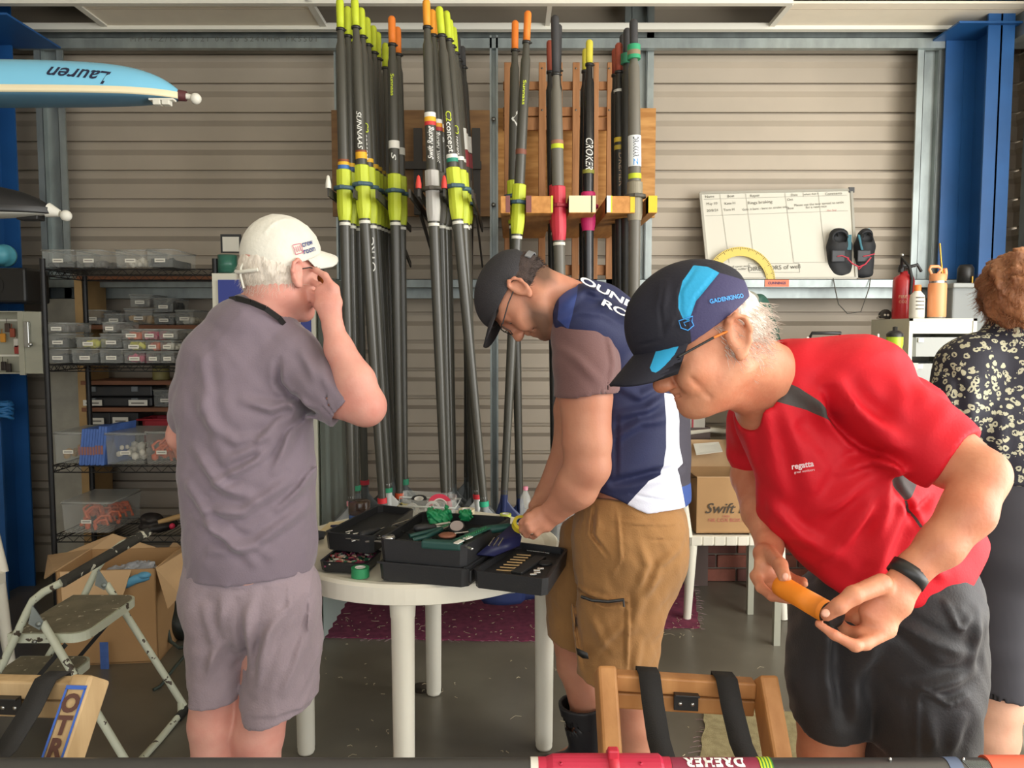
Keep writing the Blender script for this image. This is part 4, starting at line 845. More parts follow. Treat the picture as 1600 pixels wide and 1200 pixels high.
    folds(S, [([(1480, 945), (1490, 975), (1500, 980), (1515, 960)], .006, .006), ([(1405, 980), (1450, 1000), (1520, 1030)], .008, .012), ([(1520, 1050), (1470, 1070), (1430, 1090)], .008, .012), ([(1380, 950), (1360, 1000), (1355, 1060)], -.012, .014), ([(1345, 1010), (1350, 1100), (1355, 1170)], -.014, .012), ([(1443, 1075), (1440, 1190)], .004, .004), ([(1443, 1078), (1480, 1100), (1510, 1085)], .005, .005), ([(1500, 1120), (1480, 1180)], .006, .01), ([(1455, 1120), (1460, 1180)], .005, .01), ([(1440, 1010), (1470, 1030), (1510, 1040)], .005, .01), ([(1405, 960), (1380, 1060), (1372, 1160)], .006, .012), ([(1530, 960), (1520, 1050)], .006, .01)], 1.30, 1.4)
    S.wave((20, 20, 16), .004, 8); S.wave((60, 60, 50), .0015, 38)
    Mk = mat('black_shorts_cloth', hexc('232225'), .6, var=.08, vscale=6, bump=.2, bscale=260, sheen=.1); sdf_obj('shorts', S, .0055, Mk, root)
man_red()
# the orange grip he holds
def grip():
    a = P(1214, 912, 1.262); b = P(1293, 957, 1.165); c = P(1309, 968, 1.148); root = thing('oar_grip', 'short bright orange oar grip with black end held by the person in red', 'oar grip', a)
    ax = (b-a).normalized(); L = (b-a).length; q = MB(); q.lathe(a, [(0, 0), (.012, .001), (.0175, .006), (.0185, .02), (.0175, .05), (.018, .1), (.0172, L*.75), (.018, L), (0, L)], ax, 24); q.build('grip_sleeve', mat('orange_rubber', hexc('f08a1c'), .6, bump=.1, bscale=90), root)
    q = MB(); q.lathe(b, [(.0178, 0), (.0182, .003), (.0182, (c-b).length-.003), (.016, (c-b).length), (.012, (c-b).length-.001), (0, (c-b).length-.004)], ax, 24); q.build('grip_end', M_BLK, root)
grip()

# ---------------------------------------------------------------- woman at the right edge
def woman():
    root = thing('person', 'person with short auburn hair in leopard print blouse, back turned, at the right edge', 'person', (P(1590, 800, 2.12).x, 2.12, 0))
    H = Head(P(1592, 466, 2.12), (.45, .88, -.12), sc=.96); S = SDF(); H.add(S); w = H.w
    S.cone(w(-.03, 0, -.05), P(1590, 540, 2.12), .052, .056, k=.03)
    chain(S, [(1592, 560, 2.12, 60, .08), (1595, 700, 2.12, 75, .10), (1598, 860, 2.12, 80, .11)]); S.cone(P(1520, 570, 2.12), P(1665, 570, 2.15), .045, .045, k=.03)
    chain(S, [(1510, 570, 2.12, 34), (1487, 690, 2.14, 28), (1482, 740, 2.16, 26)]); S.cone(P(1482, 740, 2.16), P(1500, 780, 2.4), .038, .026, k=.02); chain(S, [(1670, 570, 2.15, 34), (1690, 690, 2.18, 28), (1692, 745, 2.18, 26)]); S.cone(P(1692, 745, 2.18), P(1670, 780, 2.4), .038, .026, k=.02)
    for xx in (1500, 1670):
        c = P(xx, 780, 2.4); S.cone(c, c+V3(0, .07, 0), .028, .032, k=.02)
        for i in range(4): e = c+V3(-.03+.02*i, .09, 0); S.cone(e, e+V3(0, .04, -.01), .008, .0075, k=.006); S.cone(e+V3(0, .04, -.01), e+V3(0, .06, -.03), .0075, .007, k=.004)
        S.cone(c+V3(-.02, .04, .005), c+V3(-.05, .08, 0), .011, .009, k=.01)
    chain(S, [(1560, 880, 2.12, 50, .08), (1554, 1070, 2.12, 40), (1556, 1100, 2.12, 38), (1552, 1150, 2.12, 37), (1550, 1190, 2.12, 33), (1550, 1290, 2.12, 20)]); chain(S, [(1640, 880, 2.12, 50, .08), (1650, 1070, 2.14, 40), (1652, 1150, 2.14, 37), (1652, 1190, 2.14, 33), (1650, 1290, 2.14, 20)])
    for xx in (1550, 1650): c = P(xx, 1300, 2.13); S.cone((c.x, c.y, .09), (c.x+.05, c.y+.12, .03), .035, .028, k=.03)
    sdf_obj('body', S, .006, SK4, root); H.eyes(root)
    for xx in (1550, 1650): c = P(xx, 1310, 2.13); shoe('shoe', root, (c.x, c.y, 0), (.3, .95, 0), mat('beige_shoe', hexc('9c8f80'), .7))
    M_AH = mat('auburn_hair', hexc('a06d48'), .5, col2=hexc('75492f'), vscale=16, bump=.8, bscale=120, stretch=(1, 1, .3))
    S = SDF(); S.ell(w(-.02, 0, .03), (.118, .10, .098), H.R); S.ell(w(-.05, 0, -.03), (.08, .084, .06), H.R, k=.03); S.plane(w(.06, 0, 0), H.M @ Vector((1, 0, .1)), .02); S.wave((75, 75, 75), .008, 3); S.wave((220, 220, 220), .0025, 6)
    sdf_obj('hair', S, .004, M_AH, root); st = []
    for i in range(2200):
        a = random.uniform(-2.2, 2.2); z = random.uniform(-.085, .122); rr = math.sqrt(max(.03, 1-((z-.02)/.112)**2)); p = w(-.02-.116*math.cos(a)*rr, .098*math.sin(a)*rr, z)
        st.append((p, (H.u*-.8-H.f*.25+(p-w(-.018, 0, .02)).normalized()*.45), random.uniform(.02, .045)))
    strands('hair_strands', st, M_AH, root, .0008, 4)
    # blouse with leopard print
    S = SDF(); chain(S, [(1595, 570, 2.12, 100, .11), (1598, 640, 2.12, 108, .13), (1600, 700, 2.12, 110, .14), (1600, 790, 2.12, 112, .15)], k=.03); S.cone(P(1530, 562, 2.12), P(1660, 560, 2.13), .078, .078, k=.04); S.cone(P(1590, 520, 2.12), P(1592, 570, 2.12), .078, .12, k=.04)
    chain(S, [(1515, 572, 2.11, 47), (1494, 640, 2.11, 46), (1487, 700, 2.12, 42)], k=.03); chain(S, [(1670, 572, 2.14, 47), (1690, 640, 2.14, 46), (1695, 700, 2.15, 42)], k=.03)
    S.plane(P(1560, 762, 2.0), (0, 0, -1), .003); S.cone(P(1590, 450, 2.12), P(1592, 502, 2.12), .06, .062, k=.005, op='s')
    folds(S, [([(1500, 560), (1520, 600), (1515, 660)], -.006, .01), ([(1540, 600), (1530, 680), (1545, 750)], .006, .014), ([(1580, 640), (1570, 750)], .005, .014)], 1.98); S.wave((16, 16, 16), .004, 2)
    M = mat('leopard_blouse', hexc('1d1f33'), .7, bump=.15, bscale=200); nt = M.node_tree; b = nt.nodes['Principled BSDF']; N = nt.nodes.new; L = nt.links.new
    tc = N('ShaderNodeTexCoord'); nz = N('ShaderNodeTexNoise'); nz.inputs['Scale'].default_value = 28; ad = N('ShaderNodeMixRGB'); ad.blend_type = 'ADD'; ad.inputs[0].default_value = .02
    L(tc.outputs['Object'], nz.inputs['Vector']); L(tc.outputs['Object'], ad.inputs[1]); L(nz.outputs['Color'], ad.inputs[2])
    vo = N('ShaderNodeTexVoronoi'); vo.inputs['Scale'].default_value = 54; vo.inputs['Randomness'].default_value = .85; L(ad.outputs[0], vo.inputs['Vector'])
    r = N('ShaderNodeValToRGB'); r.color_ramp.interpolation = 'CONSTANT'; e = r.color_ramp.elements; e[0].position = 0; e[0].color = (0, 0, 0, 1); e[1].position = .17; e[1].color = (1, 1, 1, 1); x = e.new(.44); x.color = (0, 0, 0, 1)
    L(vo.outputs['Distance'], r.inputs[0]); n2 = N('ShaderNodeTexNoise'); n2.inputs['Scale'].default_value = 95; L(tc.outputs['Object'], n2.inputs['Vector']); gt = N('ShaderNodeMath'); gt.operation = 'GREATER_THAN'; gt.inputs[1].default_value = .42; L(n2.outputs['Fac'], gt.inputs[0])
    mu = N('ShaderNodeMath'); mu.operation = 'MULTIPLY'; L(r.outputs[0], mu.inputs[0]); L(gt.outputs[0], mu.inputs[1]); mx = N('ShaderNodeMix'); mx.data_type = 'RGBA'; L(mu.outputs[0], mx.inputs['Factor']); mx.inputs['A'].default_value = (*hexc('22222f'), 1); mx.inputs['B'].default_value = (*hexc('b9b79c'), 1); L(mx.outputs['Result'], b.inputs['Base Color'])
    sdf_obj('blouse', S, .006, M, root)
    S = SDF(); chain(S, [(1600, 750, 2.12, 104, .14), (1600, 850, 2.12, 112, .15)], k=.03); chain(S, [(1560, 860, 2.12, 68, .12), (1556, 1000, 2.12, 55, .1), (1556, 1120, 2.12, 48, .095)], k=.03); chain(S, [(1645, 860, 2.13, 68, .12), (1652, 1000, 2.14, 55, .1), (1654, 1120, 2.14, 48, .095)], k=.03)
    S.plane(P(1556, 1084, 2.1), (.0, 0, -1), .003); chain(S, [(1556, 1078, 2.12, 44, .088), (1556, 1130, 2.12, 44, .088)], k=.003, op='s'); chain(S, [(1652, 1078, 2.14, 44, .088), (1652, 1130, 2.14, 44, .088)], k=.003, op='s'); S.wave((14, 14, 10), .003, 3)
    sdf_obj('trousers', S, .007, mat('charcoal_trousers', hexc('3a393f'), .8, var=.04), root)
woman()
# ================================================================ oars and their racks
YEL = mat('yellow_green_grip', hexc('c3d22e'), .6); ORA = mat('orange_grip', hexc('f0832a'), .6); ORD = mat('amber_grip', hexc('f2a02c'), .6); BGR = mat('black_grip', hexc('3a3a3c'), .7); RGR = mat('rust_red_grip', hexc('9c4a37'), .7); YPL = mat('plain_yellow_grip', hexc('d9cf45'), .6)
CARB = mat('carbon_shaft', hexc('47463f'), .34, var=.12, vscale=9, stretch=(1, 1, .1), spec=.6); CARD = mat('gloss_black_shaft', hexc('1d1c1d'), .2, spec=.6); CARG = mat('grey_carbon_shaft', hexc('6a675e'), .4, var=.1, vscale=9, stretch=(1, 1, .1)); CARB2 = mat('dark_carbon_shaft', hexc('2f2f2d'), .35, var=.1, vscale=9)
SYE = mat('lime_sleeve', hexc('c2cf35'), .5, var=.05); SGR = mat('grey_sleeve', hexc('b4b2ad'), .5); SRE = mat('red_sleeve', hexc('c22c3f'), .45); SPI = mat('pink_sleeve', hexc('c9256a'), .5); SBR = mat('taupe_sleeve', hexc('8d8672'), .5)
BTN = mat('slate_button', hexc('45606c'), .5); BTR = mat('red_button', hexc('9c2534'), .5); BTB = mat('brown_button', hexc('57534a'), .5)
BLD = mat('grey_blade', hexc('8f9496'), .4, var=.04); BLW = mat('white_blade', hexc('d6dad8'), .4); BLB = mat('blue_blade', hexc('26325e'), .35); BLK2 = mat('dark_blade', hexc('5a5f60'), .45)
T_ = lambda h: mat('tape_'+h, hexc(h), .55)
def oar(label, top, mid, end, d, grip, gl, shaft=CARB, sleeve=SYE, sy=(265, 345), btn=BTN, bands=(), blade=BLD, bl=.42, texts=(), r=.0235, gr=.0165, side=1, group='oars hanging in the wall racks', ribs=True, yaw=0, bt=None):
    xt, yt = top; pt = P(xt, yt, d); pm = P(mid[0], mid[1], d); pe = P(end[0], end[1], d)
    def at(y): # point of the shaft axis on pixel row y
        a, b = (top, mid) if y < mid[1] else (mid, end); t = (y-a[1])/(b[1]-a[1]); return P(a[0]+(b[0]-a[0])*t, y, d)
    root = thing('oar', label, 'oar', pt, group)
    q = MB(); g1 = at(yt+gl); ax = (g1-pt).normalized(); L = (g1-pt).length; q.lathe(pt, [(0, 0), (gr*.6, .002), (gr*.95, .01), (gr, .02), (gr*.98, L*.6), (gr*.96, L), (0, L)], ax, 14); q.build('grip', grip, root)
    q = MB(); q.lathe(g1, [(gr*.9, 0), (gr*1.15, .001), (gr*1.15, .012), (gr*.9, .013)], ax, 14); q.cyl(g1+Vector((gr, 0, -.008)), g1+Vector((gr+.008, 0, -.008)), .004, n=8); q.build('grip_clamp', M_BLK, root)
    y1 = yt+gl+30; a = at(yt+gl); q = MB(); pts = [a, at(yt+gl+22), at(y1), at((y1+mid[1])/2), pm, at((mid[1]+end[1])/2), pe]; q.tube(pts, r, 16, rad=[gr*.85, gr*.95, r*.9, r, r, r*.92, r*.72]); sh = q.build('shaft', shaft, root)
    if sleeve:
        a, b = at(sy[0]), at(sy[1]); ax = (b-a).normalized(); L = (b-a).length; u, v = frame(ax); q = MB(); n = 24; vs = []; fs = []
        prof = [(r*1.02, 0), (r+.007, .004), (r+.008, L*.75), (r+.006, L*.86), (r+.002, L), (r*.9, L)]
        for rr, h in prof:
            for k in range(n):
                t = 2*math.pi*k/n; e = rr+(.0018 if (k % 4 == 0 and ribs and rr > r*1.1) else 0); vs.append(a+ax*h+(u*math.cos(t)+v*math.sin(t))*e)
        for i in range(len(prof)-1):
            for k in range(n): fs.append((i*n+k, i*n+(k+1) % n, (i+1)*n+(k+1) % n, (i+1)*n+k))
        q.add(vs, fs, False); q.build('sleeve', sleeve, root)
        yb = sy[0]+(sy[1]-sy[0])*.33; a = at(yb); q = MB(); q.lathe(a, [(r+.006, 0), (r+.021, .002), (r+.022, .016), (r+.006, .018)], ax, 20); q.bbox(a+Vector((0, -(r+.02), -.009)), (.02, .012, .016), .002); q.build('button', btn, root)
        if ribs: a = at(sy[1]+3); q = MB(); q.lathe(a, [(r*1.0, 0), (r*1.04, .001), (r*1.04, .012), (r*1.0, .013)], ax, 14); q.build('size_sticker', M_WHITE, root)
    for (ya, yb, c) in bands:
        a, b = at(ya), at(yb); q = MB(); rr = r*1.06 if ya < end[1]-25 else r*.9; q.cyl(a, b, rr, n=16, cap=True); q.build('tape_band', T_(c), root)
    for (txt, y0, y1_, sz, mt, sheer) in texts: # printed along the shaft, wrapped round it
        sg = 1 if y1_ > y0 else -1 # sg 1 reads downwards, -1 reads upwards
        c = at((y0+y1_)/2); dr = (at(max(y0, y1_))-at(min(y0, y1_))).normalized()*sg; rr = r*1.085
        def fn(uu, vv, c=c, dr=dr, rr=rr, sg=sg): th = vv/rr*sg; return c+dr*uu+Vector((math.sin(th)*rr, -math.cos(th)*rr, 0))
        L = (at(y1_)-at(y0)).length; k = (txt, 1, sheer, 1.0, .01)
        if k not in TXC: TXC[k] = text_mesh(*k)
        wd = max(v.x for v in TXC[k][0])-min(v.x for v in TXC[k][0]); sx = L/wd
        lettering(txt, lambda uu, vv, fn=fn, sx=sx, sz=sz: fn(uu*sx, vv*sz), mt, root, 1, sheer, 1.0, .01)
    # blade: asymmetric hatchet plate with a spine
    if blade:
        ax = (pe-at(end[1]-40)).normalized(); s = Vector((math.cos(yaw), math.sin(yaw), 0))*side
        prof = [(0, .016, .016), (.035, .02, .018), (.07, .03, .05), (.11, .04, .095), (.15, .06, .12), (.2, .075, .125), (.32, .09, .125), (bl-.02, .085, .12), (bl, .07, .10)]
        g = []
        for h, l, rr in prof:
            if h > bl: continue
            g.append([pe+ax*h+s*(-l+(l+rr)*j/6)+Vector((0, -.018*math.sin(math.pi*j/6)*(h/bl)*1.2+.015*(h/bl)**2, 0)) for j in range(7)])
        q = MB(); q.sheet(g, (0, .005, 0)); q.cyl(pe-ax*.02, pe+ax*.2, r*.74, .006, 10); q.build('blade', blade, root)
    return root
W = M_WTXT; LIMET = mat('lime_print', hexc('cfe03a'), .6); REDT = mat('red_print', hexc('a8434a'), .6); WIR = mat('white_script', hexc('e8e8e0'), .6)
BY = ((250, 254, '8a4a2a'), (254, 259, 'e8b42c'), (259, 265, '3c6cb0'))
oar('dark oar with lime grip, foremost and leftmost in the rack', (531, -2), (538, 300), (549, 782), 3.28, YEL, 46, bands=BY+((783, 790, 'e59aa8'),), blade=BLD, side=-1)
oar('dark oar with lime grip, second behind the leftmost oar', (543, 10), (547, 300), (557, 770), 3.40, YEL, 45, bands=((256, 262, 'e8b42c'), (262, 268, '2f4f7a'), (758, 766, '2f8f6a')), sy=(270, 350), blade=BLK2, side=-1)
oar('dark oar with short lime grip, third behind the leftmost oar', (550, 24), (557, 302), (570, 760), 3.50, YEL, 43, bands=((262, 268, 'd9a52c'), (750, 757, 'c23040')), sy=(272, 354), blade=BLK2, side=1)
oar('dark oar with lime grip reaching highest, in front of its row', (554, -3), (567, 300), (597, 778), 3.28, YEL, 44, bands=((236, 239, '8a4a2a'), (239, 249, 'ecb32a'), (778, 786, 'd8313a')), texts=(('SUNNAAS', 175, 234, .03, WIR, .3),), sy=(258, 342), blade=BLK2, side=1)
oar('dark oar with lime grip and lime logo print beside the tallest oar', (564, 12), (577, 300), (606, 762), 3.38, YEL, 44, bands=((249, 255, 'e8b42c'), (762, 769, '2f9a72')), texts=(('concept', 212, 252, .034, W, 0), ('C2', 194, 210, .034, LIMET, 0), ('OTRC', 425, 372, .036, W, 0)), sy=(262, 350), blade=BLW, side=1)
oar('dark oar with lime grip, third of the long receding row', (573, 27), (585, 300), (611, 752), 3.50, YEL, 42, bands=((258, 265, 'e8b42c'),), sy=(268, 352), blade=BLK2)
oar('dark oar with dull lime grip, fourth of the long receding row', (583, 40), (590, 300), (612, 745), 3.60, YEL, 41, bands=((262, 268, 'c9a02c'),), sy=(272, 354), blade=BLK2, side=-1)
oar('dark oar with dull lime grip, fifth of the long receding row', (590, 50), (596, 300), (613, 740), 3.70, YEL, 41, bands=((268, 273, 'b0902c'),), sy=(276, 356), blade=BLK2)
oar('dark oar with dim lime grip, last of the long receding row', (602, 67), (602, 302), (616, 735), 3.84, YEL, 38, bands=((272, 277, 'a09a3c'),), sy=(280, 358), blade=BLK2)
oar('dark oar with orange grip and white tape beside the lime gripped oars', (612, 25), (617, 300), (624, 770), 3.42, ORA, 43, bands=((221, 233, 'e6e4da'), (770, 778, 'd85a34')), texts=(('Sunnaas', 118, 152, .022, LIMET, 0), ('S', 238, 250, .03, W, .3)), sy=(272, 345), blade=BLK2, side=-1)
oar('dark oar with orange grip behind the white taped one', (621, 42), (626, 300), (632, 757), 3.56, ORA, 42, bands=((232, 243, 'c9c7bd'), (748, 757, '2f8f6a')), sy=(276, 352), blade=BLK2, side=1)
oar('dark oar with tall orange grip, grey sleeve and white script print', (666, -1), (676, 300), (695, 778), 3.28, ORD, 42, sleeve=SGR, bands=((177, 184, 'eceae2'), (184, 191, 'f0b42c'), (191, 197, 'd23a3c')), texts=(('Swift Racing', 252, 200, .034, W, .35),), sy=(266, 346), btn=BTB, blade=BLD, side=-1)
oar('dark oar with amber grip half hidden behind the grey sleeved oar', (675, 15), (687, 300), (701, 768), 3.40, ORD, 39, sleeve=BTB, bands=((188, 194, 'eceae2'), (194, 200, 'e9a22c'), (200, 206, 'b23a3c')), texts=(('Swift Racing', 258, 208, .03, W, .35),), sy=(270, 350), btn=BTB, blade=BLD)
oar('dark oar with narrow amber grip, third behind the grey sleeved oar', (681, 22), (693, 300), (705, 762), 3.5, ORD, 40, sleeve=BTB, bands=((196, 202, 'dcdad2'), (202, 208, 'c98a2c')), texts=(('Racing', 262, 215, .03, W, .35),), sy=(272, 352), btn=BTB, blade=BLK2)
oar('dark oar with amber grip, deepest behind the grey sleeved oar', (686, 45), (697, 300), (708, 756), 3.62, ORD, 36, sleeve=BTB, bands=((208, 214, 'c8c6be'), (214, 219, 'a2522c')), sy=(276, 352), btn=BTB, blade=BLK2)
oar('slanting dark oar with lime grip, green and white tape and logo print', (686, 10), (711, 300), (756, 783), 3.28, YEL, 44, bands=((242, 248, 'e9e9e2'), (248, 254, '2d8f78'), (783, 791, '2fae86')), texts=(('concept', 193, 240, .036, W, 0), ('C2', 176, 192, .034, LIMET, 0)), sy=(262, 343), blade=BLD, side=1)
oar('slanting dark oar with lime grip, second in the slanting row', (697, 17), (721, 300), (746, 772), 3.38, YEL, 44, bands=((246, 252, 'e2e2dc'), (772, 779, 'cf2f3a')), texts=(('concept', 215, 244, .03, W, 0), ('C2', 198, 212, .03, LIMET, 0)), sy=(266, 350), blade=BLW, side=-1)
oar('dark oar with lime grip, third in the slanting row', (702, 30), (724, 302), (741, 765), 3.48, YEL, 41, bands=((250, 255, 'c8c8c0'),), sy=(270, 352), blade=BLK2, side=-1)
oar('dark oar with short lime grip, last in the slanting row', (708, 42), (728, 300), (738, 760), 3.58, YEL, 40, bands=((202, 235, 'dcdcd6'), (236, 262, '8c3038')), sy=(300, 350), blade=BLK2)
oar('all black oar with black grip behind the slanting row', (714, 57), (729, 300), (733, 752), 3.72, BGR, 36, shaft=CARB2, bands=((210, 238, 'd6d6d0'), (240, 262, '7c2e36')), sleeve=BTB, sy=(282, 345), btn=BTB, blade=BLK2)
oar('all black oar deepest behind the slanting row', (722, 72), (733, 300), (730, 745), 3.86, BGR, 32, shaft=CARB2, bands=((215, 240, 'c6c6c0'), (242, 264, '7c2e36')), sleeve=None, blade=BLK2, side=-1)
oar('grey oar with orange grip leaning beside the thin steel strut', (805, 32), (802, 300), (812, 778), 3.58, ORA, 45, texts=(('V', 175, 200, .04, W, 0),), sleeve=SYE, sy=(282, 350), blade=BLB, bl=.5, side=-1, bands=((300, 352, 'b8383c'),) and ())
oar('slanting grey oar with tallest orange grip and green sticker', (825, 17), (811, 300), (788, 772), 3.42, ORA, 47, bands=((234, 242, '7c4a3a'),), texts=(('Sunnaas', 128, 166, .02, LIMET, 0),), sy=(288, 366), blade=BLB, bl=.52, side=1)
oar('thick grey oar with long black grip and red sleeve', (867, 24), (872, 300), (882, 775), 3.42, BGR, 90, shaft=CARG, sleeve=SRE, btn=BTR, sy=(291, 376), bands=((220, 226, '9a6a54'), (226, 233, 'c3d22e')), r=.0265, gr=.0185, blade=BLD)
oar('grey oar with black grip behind the red sleeved oar', (873, 38), (868, 300), (876, 765), 3.58, BGR, 70, shaft=CARB2, sleeve=SRE, btn=BTR, sy=(289, 360), r=.024, blade=BLK2, texts=(('DREHER', 230, 288, .026, REDT, 0),))
oar('dark oar with thin rust red grip beside the black gripped oars', (859, 63), (863, 300), (866, 760), 3.70, RGR, 48, shaft=CARB2, sleeve=None, blade=BLK2, side=-1)
oar('glossy black oar with yellow grip and pink sleeve', (921, 62), (919, 300), (920, 770), 3.52, YPL, 37, shaft=CARD, sleeve=SPI, btn=SPI, sy=(300, 361), bands=((266, 272, '8f8f3a'),), texts=(('CROKER', 217, 266, .05, W, .3),), r=.026, gr=.0165, blade=BLK2, ribs=False)
oar('glossy black oar with yellow grip mostly behind the pink sleeved one', (915, 76), (912, 300), (913, 760), 3.68, YPL, 34, shaft=CARD, sleeve=None, blade=BLK2, side=-1)
oar('black oar with rust red grip and pale vertical print', (967, 67), (969, 300), (972, 765), 3.55, RGR, 44, shaft=CARB2, sleeve=None, bands=((216, 223, 'd6b93a'), (228, 235, 'b8a23a'), (141, 145, 'c8c8c0')), texts=(('DREHER', 240, 292, .03, mat('tan_print', hexc('b09a80'), .6), 0),), r=.025, gr=.018, blade=BLK2)
oar('black oar with rust red grip, deepest near the plywood board', (961, 76), (963, 302), (965, 755), 3.70, RGR, 40, shaft=CARB2, sleeve=None, r=.024, blade=BLK2, side=-1)
oar('thick grey oar with black grip, green tapes and white name sticker', (990, 30), (992, 300), (988, 775), 3.40, BGR, 46, shaft=CARG, sleeve=SBR, btn=BTB, sy=(284, 345), bands=((71, 80, '2d9a6c'), (80, 87, '8c7a62'), (87, 93, '2d9a6c'), (213, 261, 'dfe3e4'), (272, 280, 'c3d22e')), texts=(('DRAKKAR', 216, 247, .036, mat('dark_ink', hexc('20263c'), .6), 0), ('Z', 249, 260, .03, mat('blue_thread', (0, 0, 0)), 0)), r=.0275, gr=.0185, blade=BLD, ribs=False)
oar('dark thick oar with black grip left of the sticker oar', (980, 44), (980, 300), (978, 765), 3.52, BGR, 46, shaft=CARB2, sleeve=None, r=.028, gr=.018, blade=BLK2, bands=((85, 100, '2d7a5c'),))
oar('dark oar with dark grip, second left of the sticker oar', (974, 53), (975, 300), (974, 760), 3.64, BGR, 46, shaft=CARB2, sleeve=None, r=.027, gr=.018, blade=BLK2, side=-1)

# ---------------------------------------------------------------- racks
PINE = mat('pine_wood', hexc('b07d52'), .7, col2=hexc('98683f'), vscale=7, stretch=(6, 6, .6), bump=.1, bscale=20); PLY = mat('plywood_grain', hexc('cf9a58'), .65, col2=hexc('ad7638'), vscale=5, stretch=(1.2, 1, 7), detail=3); PLYD = mat('dark_plywood', hexc('8d6b45'), .7, col2=hexc('785838'), vscale=5, stretch=(1, 1, 6)); STL = mat('dark_bracket_steel', hexc('3a3733'), .6)
def pbox(q, x0, y0, x1, y1, d, dep, bv=0): # box whose front face fills the pixel rectangle at depth d
    a, b = P(x0, y1, d), P(x1, y0, d); q.mm((a.x, d, a.z), (b.x, d+dep, b.z)) if not bv else q.bbox(((a.x+b.x)/2, d+dep/2, (a.z+b.z)/2), (b.x-a.x, dep, b.z-a.z), bv); return q
bd = thing('plywood_board', 'brown plywood backing board behind the oar racks', 'board', (0, 4.36, 1.9))
pbox(MB(), 520, 172, 765, 338, 4.27, .018).build('panel', PLYD, bd); pbox(MB(), 778, 169, 1025, 340, 4.34, .018).build('panel', PLY, bd)
rk = thing('oar_rack', 'dark steel rack brackets holding the lime gripped oars on plywood', 'rack', (-.6, 4.25, 2.1))
for i, (x, y) in enumerate(((513, 300), (553, 302), (588, 303), (640, 302), (654, 300), (694, 300), (738, 303))):
    a = P(x, y, 3.2); q = MB(); q.beam((a.x, 3.2, a.z), (a.x, 4.27, a.z), .008, .035); q.beam((a.x, 3.55, a.z-.02), (a.x, 4.26, a.z-.2), .008, .03); q.build('rack_arm', STL, rk)
    if i in (0, 4, 5): q = MB(); q.lathe((a.x, 3.2, a.z+.015), [(.012, 0), (.012, .02), (.006, .05), (0, .055)], (0, 0, 1), 8); q.build('arm_tip', M_WHITE if i == 0 else T_('d8433a'), rk)
for x in (653, 744, 560, 600): pbox(MB(), x-6, 200, x+6, 335, 4.235, .03).build('rack_upright', STL, rk)
pbox(MB(), 545, 252, 752, 264, 4.215, .02).build('rack_rail', STL, rk)
lt = thing('slatted_rack', 'pine slatted wooden panel behind the right hand oars', 'rack', (.5, 4.25, 1.9))
for x0, x1 in ((788, 799), (841, 853), (866, 879), (893, 906), (925, 936), (946, 961)): pbox(MB(), x0, 97, x1, 466, 4.24, .02, .003).build('slat', PINE, lt)
for y0, y1 in ((127, 140), (167, 181), (183, 203), (343, 361), (414, 430)): pbox(MB(), 786, y0, 962, y1, 4.262, .02, .003).build('crosspiece', PINE, lt)
for x in (847, 900, 952):
    for y in (107, 172): q = MB(); q.lathe(P(x, y, 4.239), [(.005, 0), (.005, .002), (0, .003)], (0, -1, 0), 8); q.build('screw', MATS['steel'], lt)
wk = thing('timber_oar_rack', 'row of coloured end timber arms jutting from the wall between the right oars', 'rack', (.4, 4.2, 2.0))
for x0, x1, cols in ((782, 797, [('7d4a46', .55, 1)]), (822, 864, [('7d4a46', 0, .2), ('c9d23a', .93, 1)]), (889, 931, [('e6e2b8', 0, 1), ('c3d22e', .82, .87)]), (948, 992, [('f0efe6', 0, .14), ('c3d22e', .14, .19), ('e6c22c', .84, 1)]), (1013, 1027, [('dcc22c', 0, 1)])):
    a, b = P(x0, 333, 3.36), P(x1, 306, 3.36); q = MB(); q.bbox(((a.x+b.x)/2, (3.36+4.25)/2, (a.z+b.z)/2), (b.x-a.x, .89, b.z-a.z), .003); ar = q.build('rack_arm', mat('orange_pine', hexc('cf934e'), .6, col2=hexc('b87d3c'), vscale=6, stretch=(6, .8, 6)), wk)
    for c, u, v in cols: q = MB(); q.mm((a.x+(b.x-a.x)*u, 3.3585, a.z+.003), (a.x+(b.x-a.x)*v, 3.42, b.z+.0006)); q.build('painted_end', T_(c), ar)
# ================================================================ table, tools
WPL = mat('white_resin', hexc('e6e2d2'), .45, var=.03, vscale=4, bump=.05, bscale=30); TX, TY, TZ = -.300, 2.535, .742
tb = thing('round_table', 'round white plastic garden table covered with tools', 'table', (TX, TY, 0))
q = MB(); q.lathe((TX, TY, 0), [(0, TZ-.006), (.41, TZ-.006), (.43, TZ-.001), (.452, TZ), (.462, TZ-.008), (.464, TZ-.055), (.458, TZ-.058), (.452, TZ-.05), (.448, TZ-.02), (0, TZ-.02)], n=96, smooth=False); q.build('table_top', WPL, tb)
for a in (182, 2, 92, 268):
    c = V3(TX+.412*math.cos(math.radians(a)), TY+.412*math.sin(math.radians(a)), 0); q = MB(); q.lathe(c, [(0, .002), (.026, .002), (.029, .01), (.029, .022), (.030, .024), (.034, TZ-.11), (.036, TZ-.105), (.038, TZ-.06), (.038, TZ-.022)], n=24); q.build('leg', WPL, tb)
q = MB()
for k in range(4): a = math.radians(2+90*k); q.beam((TX, TY, TZ-.03), (TX+.4*math.cos(a), TY+.4*math.sin(a), TZ-.03), .012, .03)
q.build('rib', WPL, tb)
CASE = mat('black_case_plastic', hexc('28292b'), .45, bump=.1, bscale=200); CHR = mat('chrome_steel', hexc('b9bab6'), .25, .9); GRN = mat('dark_green_plastic', hexc('1f4a44'), .45); GRL = mat('bright_green_film', hexc('1f8f58'), .45)
